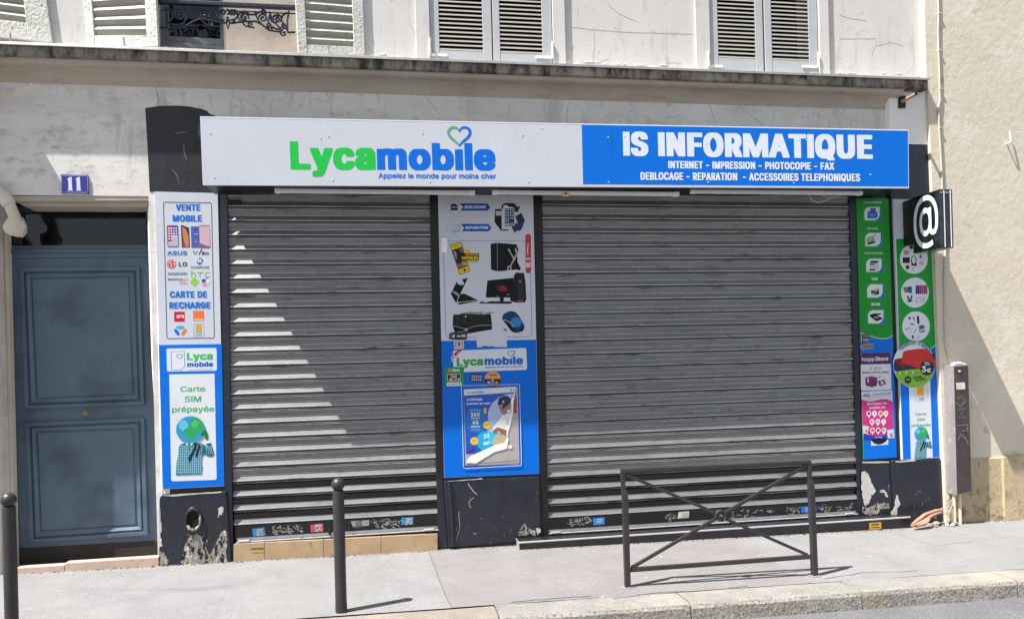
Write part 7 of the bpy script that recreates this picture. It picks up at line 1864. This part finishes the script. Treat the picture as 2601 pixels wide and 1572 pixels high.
for k, q_ in enumerate(('2a2a7a', '3c2a88', '8a2a9a', 'c03a6a', 'b8303a', '4a5a54')): pr.rect(q_, 1090 + k * 31, 152, 1119 + k * 31, 290)
pr.poly('23403c', [(950, 320), (975, 320), (1000, 380), (1020, 310), (1048, 320), (1020, 380), (1050, 400), (1000, 418), (950, 412), (975, 395)])
pr.line('5a5a78', [(1095, 350), (1150, 360), (1185, 330)], 7); pr.line('b4686a', [(1150, 390), (1220, 370)], 7); pr.line('35405a', [(1105, 380), (1105, 430)], 10); pr.line('35405a', [(1225, 330), (1225, 420)], 7); pr.line('8a9098', [(1145, 420), (1200, 424)], 8)
pr.build('round_picture', p4)
pr.ell('d4d9de', 1096, 798, 218, 236)
pr.poly('16202a', [(970, 650), (1025, 665), (985, 700)]); pr.poly('16202a', [(1040, 655), (1060, 650), (1082, 710), (1070, 712)]); pr.poly('141a20', [(1108, 640), (1142, 634), (1152, 756), (1116, 758)]); pr.poly('141a20', [(1012, 748), (1075, 765), (1070, 778), (1014, 770)])
pr.poly('1f6a9a', [(1142, 785), (1225, 775), (1238, 885), (1152, 898)]); pr.poly('c9c0a0', [(1160, 850), (1230, 828), (1232, 858), (1164, 880)])
pr.line('6a5a90', [(925, 855), (1000, 820)], 12); pr.line('8a8a7a', [(1000, 895), (1040, 828)], 8); pr.line('3a6aa8', [(1058, 898), (1110, 835)], 10)
pr.poly('3a4650', [(1028, 942), (1066, 942), (1060, 985), (1035, 998)]); pr.line('7a4a80', [(1105, 1000), (1150, 945)], 9)
pr.build('round_picture', p4)
pr = Print(PR + .0006, F7)
pr.rframe('b0b6c0', (806, 470), (955, 462), (955, 640), (808, 655), 4, .1); pr.rect('d6a42c', 832, 465, 914, 580); pr.rframe('7aa0c0', (826, 600), (918, 598), (918, 634), (828, 636), 3, .1)
pr.text('5f9a84', 'Lyca', 860, 614, 916, 612, 13, 'B'); pr.text('4a78ae', 'mobile', 860, 630, 916, 628, 11, 'B')
pr.build('sim_card_picture', p4)
pr.text('66a07c', 'Carte', 812, 816, 946, 810, 32, 'B'); pr.text('66a07c', 'SIM', 836, 880, 928, 876, 34, 'B'); pr.text('66a07c', 'prépayée', 768, 948, 996, 938, 32, 'B')
pr.build('lettering', p4)
globe_man(pr, 640, 610, .49, .565)
pr.build('globe_head_man', p4)
t = thing('sticker', 'large round money transfer sticker with a red flag and a price of 3 euros', 'sticker', wpos(2322, 920, .04))
ccx, ccy, crx, cry = 2322.5, 925.5, 53.5, 59.5
pts = [(ccx + crx * math.cos(a * math.pi / 18), ccy + cry * math.sin(a * math.pi / 18)) for a in range(36)]
sheet(t, 'sheet', pts, PR + .003, PR, 'cfd6e0', 'paper_print')
pr = Print(PR + .0032, F7)
def arcpts(a0, a1, n=14, k=.985):
    return [((ccx + crx * k * math.cos(math.radians(a0 + (a1 - a0) * i / n)) - F7[0]) / F7[2], (ccy + cry * k * math.sin(math.radians(a0 + (a1 - a0) * i / n)) - F7[1]) / F7[2]) for i in range(n + 1)]
pr.poly('1a1f3a', [(572, 150)] + [(1040, 80)] + arcpts(-10, 35) + [(800, 290), (600, 300)] + arcpts(165, 180, 3))
pr.poly('7ab52c', [(612, 292), (760, 270), (900, 262), (1046, 258)] + arcpts(12, 160, 20))
pr.poly('6d1420', [(572, 150), (640, 138), (700, 210), (682, 262), (600, 220)])
pr.poly('c8201e', [(672, 62), (700, 48), (820, 30), (900, 24), (960, 40), (1010, 90), (1040, 150), (1052, 240), (960, 240), (860, 262), (760, 225), (690, 205), (640, 200)])
st_ = [(840 + (34 if k % 2 == 0 else 14) * math.sin(k * math.pi / 5), 142 - (38 if k % 2 == 0 else 16) * math.cos(k * math.pi / 5)) for k in range(10)]
pr.line('3f3a14', st_, 7, True)
pr.ell('14203a', 951, 252, 83, 90); pr.text('b9c0d0', 'JUSQU A', 920, 196, 984, 198, 17, 'K'); pr.text('b9c0d0', 'MOINS', 928, 218, 986, 220, 15, 'K'); pr.text('dfe6ec', '3', 890, 302, 942, 302, 70, 'H' if 0 else 'B'); pr.text('dfe6ec', '€', 946, 304, 1002, 304, 46, 'B')
pr.ell('14241c', 727, 392, 40, 44); pr.text('7ab52c', 'sw', 706, 402, 750, 402, 32, 'B')
pr.text('1a3a1c', 'small', 786, 382, 888, 372, 34, 'B'); pr.text('1a3a1c', 'world', 812, 412, 930, 398, 34, 'B')
for x_ in (622, 700, 776): pr.rect('c6dca0', x_, 300 - (x_ - 622) * .05, x_ + 20, 326 - (x_ - 622) * .05); pr.line('3f5a2c', [(x_ + 26, 318), (x_ + 60, 314)], 7)
pr.fr = (0, 0, 1)
pr.arc_text('2a5a7a', "TRANSFERT D'ARGENT", 2322, 925, 45, -50, 62, 9, 'B', 1.1)
pr.build('sticker_print', t, 'paper_print')

# ---- stickers on the shutter bottom bars and on the step
F9 = (500, 1150, .3653)
for lab, q4, c1, c2 in (('blue and white scribbled sticker at the left end of the left shutter bar', [(385, 528), (468, 515), (478, 572), (392, 578)], '2a7fb8', 'b4b4b4'),
                        ('red, white and blue striped sticker on the left shutter bar, left of the bollard', [(790, 498), (876, 488), (880, 548), (792, 550)], 'b04a58', 'd0b6ba'),
                        ('grey torn sticker with a printed grid, right of the bollard on the left shutter bar', [(1070, 474), (1200, 466), (1196, 504), (1084, 514)], '8f8f8c', '5a5a58'),
                        ('blue and white striped sticker at the right end of the left shutter bar', [(1422, 450), (1506, 446), (1502, 496), (1424, 498)], '2a7fb8', 'c3c3c0')):
    t = sticker('sticker', lab, cz(F9, q4), .0045, c1, 'worn_print')
    pr = Print(.006, F9)
    x0_, y0_ = q4[0]
    for k in range(5):
        pr.line(c2, [(x0_ + 30, y0_ + 6 + k * 10), (x0_ + 55, y0_ + 2 + k * 10), (x0_ + 78, y0_ + 5 + k * 9)], 5)
    pr.build('sticker_print', t, 'worn_print')
def worn_scraps(x0_, x1_, f, n, seed, p):
    rnd = random.Random(seed)
    pr = Print(p, (0, 0, 1))
    for k in range(n):
        x = rnd.uniform(x0_, x1_)
        y = f(x) + rnd.uniform(-9, 9)
        pts = [(x, y)]
        for j in range(3):
            pts.append((pts[-1][0] + rnd.uniform(-3, 6), pts[-1][1] + rnd.uniform(-4, 4)))
        pr.line(rnd.choice(['8d8d8b', '6f6f6e', 'a5a5a2']), pts, rnd.uniform(.8, 2.0))
    return pr
sc = thing('sticker_remains', 'scraped remains of pale stickers along the bottom bar of the left shutter', 'sticker', wpos(850, 1340))
for a, b, n, s_ in ((690, 735, 34, 1), (735, 762, 18, 2), (945, 965, 14, 4), (970, 1010, 34, 3)):
    worn_scraps(a, b, lambda x: 1352 - (x - 600) * .0635, n, s_, .0042).build('scrap', sc, 'worn_print')
sc = thing('sticker_remains', 'scraped remains of pale stickers along the bottom bar of the right shutter', 'sticker', wpos(1750, 1310))
for a, b, n, s_ in ((1440, 1498, 50, 5), (1690, 1712, 20, 6), (1850, 1960, 26, 7), (1998, 2030, 22, 8), (2078, 2105, 14, 9), (2120, 2165, 14, 10)):
    worn_scraps(a, b, lambda x: 1326 - (x - 1395) * .047, n, s_, .0042).build('scrap', sc, 'worn_print')
Fa = (1300, 1150, .4058)
for lab, q4, c1, c2 in (('blue and white printed sticker on the right shutter bar, left of the barrier', [(508, 408), (580, 402), (582, 446), (510, 452)], '1f7cc4', 'b9c3cc'),
                        ('plain pale paper sticker on the right shutter bar, behind the barrier', [(1044, 370), (1110, 364), (1108, 404), (1038, 410)], 'c0bfbb', '98968f'),
                        ('bright blue torn sticker behind the right post of the barrier', [(1812, 336), (1905, 330), (1908, 366), (1860, 376), (1812, 372)], '1668c2', '8fb4dc')):
    t = sticker('sticker', lab, cz(Fa, q4), .0045, c1, 'paper_print')
    pr = Print(.006, Fa)
    x0_, y0_ = q4[0]
    for k in range(3):
        pr.line(c2, [(x0_ + 22, y0_ + 9 + k * 10), (x0_ + 60, y0_ + 5 + k * 10)], 4)
    pr.build('sticker_print', t, 'paper_print')
t = sticker('sticker', 'yellow sticker with black writing on the front of the dark step', [(2208, 1327.5), (2238, 1325.5), (2239, 1342), (2209, 1344.5)], pS + .0005, 'c99d1c')
pr = Print(pS + .002); pr.text('4a3a10', 'ZONE', 2213, 1334, 2233, 1333, 4.5, 'K'); pr.line('4a3a10', [(2213, 1339), (2234, 1338)], 2); pr.build('sticker_print', t, 'paper_print')
t = sticker('sticker', 'black and yellow sticker on the first tan threshold tile', [(637, 1389), (670, 1387), (671, 1402), (639, 1403)], .0305, 'b0935a')
pr = Print(.032); pr.rect('33302a', 638, 1391, 669, 1396, 0, -1); pr.rect('b7a63c', 640, 1398, 670, 1402, 0, -1)
for k in range(6): pr.rect('a89a78', 640 + k * 5, 1392, 642 + k * 5, 1395)
pr.build('sticker_print', t, 'paper_print')

# ---- @ light box, standing out from the wall
xb_ = P(2318, 574, .20).x
pA, pBx = .20, .60
zT, zB = P(2318, 503, pA).z, P(2318, 645, pA).z
xr_ = P(2421, 560, pBx).x
t = thing('light_box_sign', 'black acrylic box sign with a white @ on its side, standing out from the corner', 'sign', (xb_, -pA, (zT + zB) / 2))
w = MB(); w.box(xb_, xr_, pA, pBx, zB, zT); w.build('box', 'acrylic', t, .006)
w = MB()
w.box(xb_ - .0, xb_ + .05, .055, pA - .002, P(2318, 620, pA).z, zT - .01); w.build('wall_bracket', 'black_box', t, .004)
w = MB()
w.box(xb_ + .045, xb_ + .052, pBx + .0005, pBx + .004, zB + .01, zT - .01); w.box(xr_ - .03, xr_ - .022, pBx + .0005, pBx + .004, zB + .01, zT - .01)
w.box(xb_ + .01, xr_ - .01, pBx + .0005, pBx + .004, zT - .035, zT - .03); w.build('edge_profile', 'clear_tube', t)
pr = Print(0)
# side face coordinates: x from the wall outwards, y downwards, in metres
pr.mapf = lambda x, y, d: Vector((xb_ - d, -(pA + .01 + x), zT - .02 - y))
A_W, A_H = pBx - pA - .045, zT - zB - .05
F = FONTS['R']['@']
xsG = [q[0] for q in F[1]]; ysG = [q[1] for q in F[1]]
gx0, gx1, gy0, gy1 = min(xsG), max(xsG), min(ysG), max(ysG)
pr.mb.add([pr.w((q[0] - gx0) / (gx1 - gx0) * A_W + .008, (gy1 - q[1]) / (gy1 - gy0) * A_H) for q in F[1]], [tuple(z) for z in F[2]], lin('e4e6e8'))
pr.build('at_symbol', t)

# ---- flag holder
t = thing('flag_holder', 'short pale pole stub in a black wall plate under the cornice end', 'flag holder', wpos(2291, 258, .06))
w = MB(); w.prism([(2283, 244), (2301, 243), (2301, 274), (2283, 275)], .065, .05); w.build('plate', 'black_frame', t, .004)
w = MB(); q = P(2291, 259, .065)
w.tube([q, q + Vector((.012, -.20, .012))], .017, 10); w.build('stub', 'rust_wood', t, smooth=True)
w = MB(); w.tube([q + Vector((.0125, -.2005, .0125)), q + Vector((.0127, -.203, .0127))], .019, 10); w.build('end', 'black_frame', t)

# ---- downpipe at the left
t = thing('drain_pipe', 'beige painted pipe elbow running into the wall left of the street door', 'pipe', wpos(5, 520, .1))
w = MB()
w.tube([P(x, y, p) for x, y, p in ((-160, 380, .09), (-70, 430, .09), (-20, 470, .09), (8, 497, .09), (24, 520, .085), (36, 548, .07), (46, 570, .04), (52, 585, -.02))], .047, 18)
w.build('elbow', 'roughcast', t, smooth=True)
w = MB()
a, b = P(8, 497, .09), P(24, 520, .085)
w.tube([a, a.lerp(b, .5), b], [.056, .058, .056], 18); w.build('collar', 'roughcast', t, smooth=True)
w = MB()
rnd = random.Random(4)
lump = []
for k in range(6):
    rr = (.05, .085, .095, .09, .07, .03)[k]
    for j in range(12):
        an = j * math.pi / 6
        c_ = P(44, 578, 0)
        lump.append(c_ + Vector((rr * math.cos(an) * rnd.uniform(.85, 1.15), -.045 + .03 * k - .04, rr * math.sin(an) * rnd.uniform(.85, 1.15))))
w.add(lump, [(i * 12 + j, i * 12 + (j + 1) % 12, (i + 1) * 12 + (j + 1) % 12, (i + 1) * 12 + j) for i in range(5) for j in range(12)] + [list(range(12))])
w.build('mortar_lump', 'roughcast', t, smooth=True)

# ---- meter cabinet and cables on the right wall
t = thing('utility_cabinet', 'narrow brown metal cabinet with scratched graffiti at the foot of the right wall', 'cabinet', wpos(2430, 1100, .15))
pc0, pc1 = PN, .235
fr3 = [P(2422, 928, pc1), P(2460, 925, pc1), P(2469, 1250, pc1), P(2430, 1258, pc1)]
w = MB()
w.loft(fr3, [Vector((q.x, -pc0, q.z)) for q in fr3]); w.build('body', 'mauve_metal', t, .003)
ins = [(2423.5, 931), (2458.5, 928), (2467.5, 1247), (2431.5, 1254)]
w = MB(); w.prism(ins, pc1 + .004, pc1 - .003); w.build('door', 'brown_metal', t, .002)
w = MB(); w.lathe(P(2437, 943, pc1 + .004), Vector((0, -1, 0)), [(.014, 0), (.014, .006), (.006, .009), (0, .009)], 12); w.build('lock', 'steel_trim', t, smooth=True)
w = MB(); w.prism([(2429, 972), (2451, 971), (2452, 988), (2430, 989)], pc1 + .006, pc1 + .003); w.build('label', 'roughcast', t)
pr = Print(pc1 + .005)
gc = '8e888c'
for L_ in ([(2430, 1012), (2446, 1006), (2452, 1020), (2440, 1032), (2430, 1022)], [(2434, 1040), (2455, 1036), (2440, 1050), (2456, 1062), (2434, 1058)], [(2430, 1080), (2458, 1078), (2458, 1092), (2444, 1094)],
           [(2438, 1100), (2452, 1112), (2460, 1128)], [(2433, 1118), (2440, 1104)], [(2456, 1085), (2460, 1100)]):
    pr.line(gc, L_, 1.6)
pr.build('graffiti', t, 'worn_print')
w = MB(); w.tube([P(2414, 930, pc1 - .08), P(2424, 924, pc1 - .03), P(2436, 922, pc1 - .04), P(2452, 925, pc1 - .05)], [.012, .02, .016, .008], 8); w.build('mortar_cap', 'plaster_white', t, smooth=True)
t = thing('wall_cable', 'painted cable clipped down the corner of the right wall to the brown cabinet', 'cable', wpos(2390, 300, PN))
cp = [(2382, -60), (2383, 0), (2384, 37), (2382.5, 75), (2384, 130), (2386, 180), (2387, 230), (2387.5, 256), (2384, 272), (2385.5, 328), (2389, 380), (2391, 420), (2395, 520), (2400, 600), (2401, 645), (2399, 700), (2400, 787), (2402, 879), (2408, 903), (2415, 922)]
w = MB(); w.tube([P(x, y, PN + .014) for x, y in cp], .0105, 8); w.build('sheath', 'painted_cable', t, smooth=True)
for x, y in ((2384, 37), (2384, 130), (2387, 228), (2386, 328), (2398, 560), (2399, 700), (2400, 790)):
    w = MB(); q = P(x, y, PN); w.box(q.x - .022, q.x + .014, PN - .002, PN + .028, q.z - .007, q.z + .007); w.build('clip', 'painted_cable', t, .003)
t = thing('conduit_pair', 'two cream conduits rising from the pavement into the brown cabinet', 'conduit', (P(2432, 1320, .16).x, -.16, gz(6)))
for x0_, x1_ in ((2423, 2425), (2438, 2439)):
    a = P(x0_, 1252, .16); X_ = P(x1_, 1320, .17)
    w = MB(); w.tube([a, Vector((X_.x, X_.y, gz(X_.x) - .02))], .016, 10); w.build('conduit', 'cream_plastic', t, smooth=True)
t = thing('cable_sleeves', 'orange plastic sleeves with bare cables lying at the foot of the corner', 'cable', wpos(2350, 1310, .15))
for L_, r_ in (([(2316, 1331, .30), (2330, 1321, .27), (2350, 1306, .23), (2375, 1297, .2), (2391, 1294, .19)], .017), ([(2320, 1333, .32), (2338, 1328, .29), (2352, 1320, .26), (2368, 1308, .22), (2391, 1299, .19)], .018),
               ([(2318, 1334, .31), (2326, 1334, .30), (2340, 1331, .30), (2352, 1328, .29), (2360, 1318, .27)], .02)):
    w = MB(); w.tube([P(*q_) for q_ in L_], [r_ * k_ for k_ in (.45, 1.05, 1, .95, .8)], 9); w.build('sleeve', 'orange_plastic', t, smooth=True)
for L_ in ([(2388, 1296, .19), (2402, 1282, .17), (2416, 1272, .15), (2424, 1262, .16)], [(2388, 1298, .2), (2404, 1290, .18), (2418, 1276, .15), (2426, 1262, .15)], [(2390, 1300, .2), (2404, 1302, .19), (2416, 1292, .16), (2424, 1272, .15)],
           [(2384, 1300, .19), (2400, 1306, .2), (2412, 1300, .2), (2420, 1280, .17)]):
    w = MB(); w.tube([P(*q_) for q_ in L_], .005, 6); w.build('bare_cable', 'cable_sheath', t, smooth=True)
t = thing('rubble', 'pale stones and dirt between the orange sleeves and the conduits', 'rubble', wpos(2390, 1315, .15))
rnd = random.Random(8)
for k in range(26):
    X = P(2345 + rnd.random() * 75, 1318, .12).x; p_ = rnd.uniform(.06, .24)
    w = MB(); r_ = rnd.uniform(.008, .028)
    vs = [Vector((X + r_ * rnd.uniform(.6, 1.2) * math.cos(a) * math.cos(b), -p_ + r_ * rnd.uniform(.6, 1.1) * math.sin(a) * math.cos(b), gz(X) + r_ * .6 + r_ * rnd.uniform(.5, .9) * math.sin(b))) for b in (-.9, 0, .9) for a in [j * 1.0472 for j in range(6)]]
    w.add(vs, [(i * 6 + j, i * 6 + (j + 1) % 6, (i + 1) * 6 + (j + 1) % 6, (i + 1) * 6 + j) for i in range(2) for j in range(6)] + [list(range(6)), list(range(12, 18))])
    w.build('stone', rnd.choice(['stone_pink', 'exposed_mortar', 'peeled', 'granite']), t)

# ============================================================ STREET FURNITURE
def bollard(x, y, topy, ballr, label):
    b = G(x, y)
    up = None
    zc = (b - CAM).dot(FW)
    sc_ = FOC / zc
    z = b.z + .5
    for _ in range(20):
        yy = PX(Vector((b.x, b.y, z)))[1]
        z += (yy - topy) / sc_
    H = z - b.z
    t = thing('bollard', label, 'bollard', b, 'bollards along the kerb')
    R, rb = 15.6 / 378, ballr
    w = MB()
    w.lathe(Vector((b.x, b.y, b.z - .03)), UP, [(R * 1.04, 0), (R * 1.03, .08), (R, .11), (R, H - .055 + .03), (R * .97, H - .045 + .03), (R * .7, H - .04 + .03)], 28)
    w.build('post', 'cast_iron', t, smooth=True)
    w = MB()
    prof = [(R * .62, -.05), (R * .62, -.042), (R * .8, -.038), (R * .55, -.034)]
    for k in range(3, 25):
        a = math.pi * k / 24
        prof.append((rb * math.sin(a), -rb * math.cos(a)))
    w.lathe(Vector((b.x, b.y, z)), UP, prof, 28)
    w.build('ball_top', 'cast_iron', t, smooth=True)
    # chipped paint under the ball
    return t
bollard(867, 1553, 1229.6, .049, 'dark brown ball-topped bollard before the left shutter, casting a shadow to the right')
bollard(31, 1622, 1269, .049, 'dark brown ball-topped bollard at the left edge, in front of the street door')

# ---- crossed pedestrian barrier
bL, bR = G(1594, 1491), G(2068, 1461.5)
dirb = (bR - bL); dirb.z = 0; dirb.normalize()
nb_ = Vector((dirb.y, -dirb.x, 0))
if nb_.y > 0: nb_ = -nb_
def BP(x, y, off=0.0):
    d = ray(x, y)
    k = (bL - CAM).dot(nb_) / d.dot(nb_)
    return CAM + d * k + nb_ * off
t = thing('pedestrian_barrier', 'dark brown steel barrier with crossed bars standing on the pavement near the kerb', 'barrier', (bL + bR) / 2)
zl = lambda q: Vector((q.x, q.y, gz(q.x) - .03))
wth, dpt = .030, .032
for (xa, ya), (xb2, yb2), (xc_, yc_), base in (((1581, 1197), (1584.5, 1252), (1587, 1252), (1594, 1491)), ((2054.5, 1174), (2057.5, 1227), (2060, 1227), (2069, 1462))):
    w = MB(); w.bar(BP(xa, ya - 4), BP(xb2, yb2 + 14), wth, dpt, dirb); w.build('post_upper', 'cast_iron', t, .003)
    w = MB()
    a, b = BP(xc_, yc_ + 6), BP(*base)
    b = b + (b - a).normalized() * .03
    w.bar(a, b, .044, .046, dirb)
    # sloping collar
    a2 = BP(xc_ - .8, yc_ - 8)
    s1, s2 = dirb, nb_
    lo = [a + s1 * i * .022 + s2 * j * .023 for i, j in ((-1, -1), (1, -1), (1, 1), (-1, 1))]
    hi = [a2 + s1 * i * .016 + s2 * j * .017 for i, j in ((-1, -1), (1, -1), (1, 1), (-1, 1))]
    w.loft(hi, lo)
    w.build('leg', 'cast_iron', t, .003)
w = MB(); w.bar(BP(1577.5, 1196), BP(2058, 1172.5), .030, dpt + .003, UP); w.build('top_rail', 'cast_iron', t, .003)
w = MB(); w.bar(BP(1600, 1446.5), BP(2057, 1413), .034, .030, UP); w.build('bottom_rail', 'cast_iron', t, .003)
hub = BP(1828, 1308.5)
for (a_, b_2) in (((1590, 1205), (1822, 1304)), ((2046, 1182), (1836, 1305)), ((1604, 1441), (1822, 1314)), ((2050, 1408), (1836, 1314))):
    w = MB(); w.bar(BP(*a_), BP(*b_2), .026, .022, UP); w.build('cross_bar', 'cast_iron', t, .002)
w = MB(); w.lathe(hub - nb_ * .02, nb_, [(.030, 0), (.046, .002), (.048, .012), (.046, .046), (.044, .05), (.038, .05), (.034, .045), (.016, .046), (.012, .06), (.0, .075)], 28)
w.build('hub', 'cast_iron', t, smooth=True)
for x, y in ((1596, 1209), (2034, 1187), (1612, 1440), (2040, 1405), (1950, 1360)):
    w = MB(); w.lathe(BP(x, y, .011), nb_, [(.006, 0), (.006, .003), (0, .005)], 8); w.build('rivet', 'cast_iron', t)
for b in (bL, bR):
    w = MB(); 
    n = 12; rnd = random.Random(int(b.x * 100))
    rim = [Vector((b.x + .055 * rnd.uniform(.8, 1.3) * math.cos(k * 6.283 / n), b.y + .05 * rnd.uniform(.8, 1.3) * math.sin(k * 6.283 / n), gz(b.x) + .006)) for k in range(n)]
    w.loft(rim, [Vector((q.x, q.y, gz(b.x) - .004)) for q in rim])
    w.build('footing', 'pavement_grey', t)
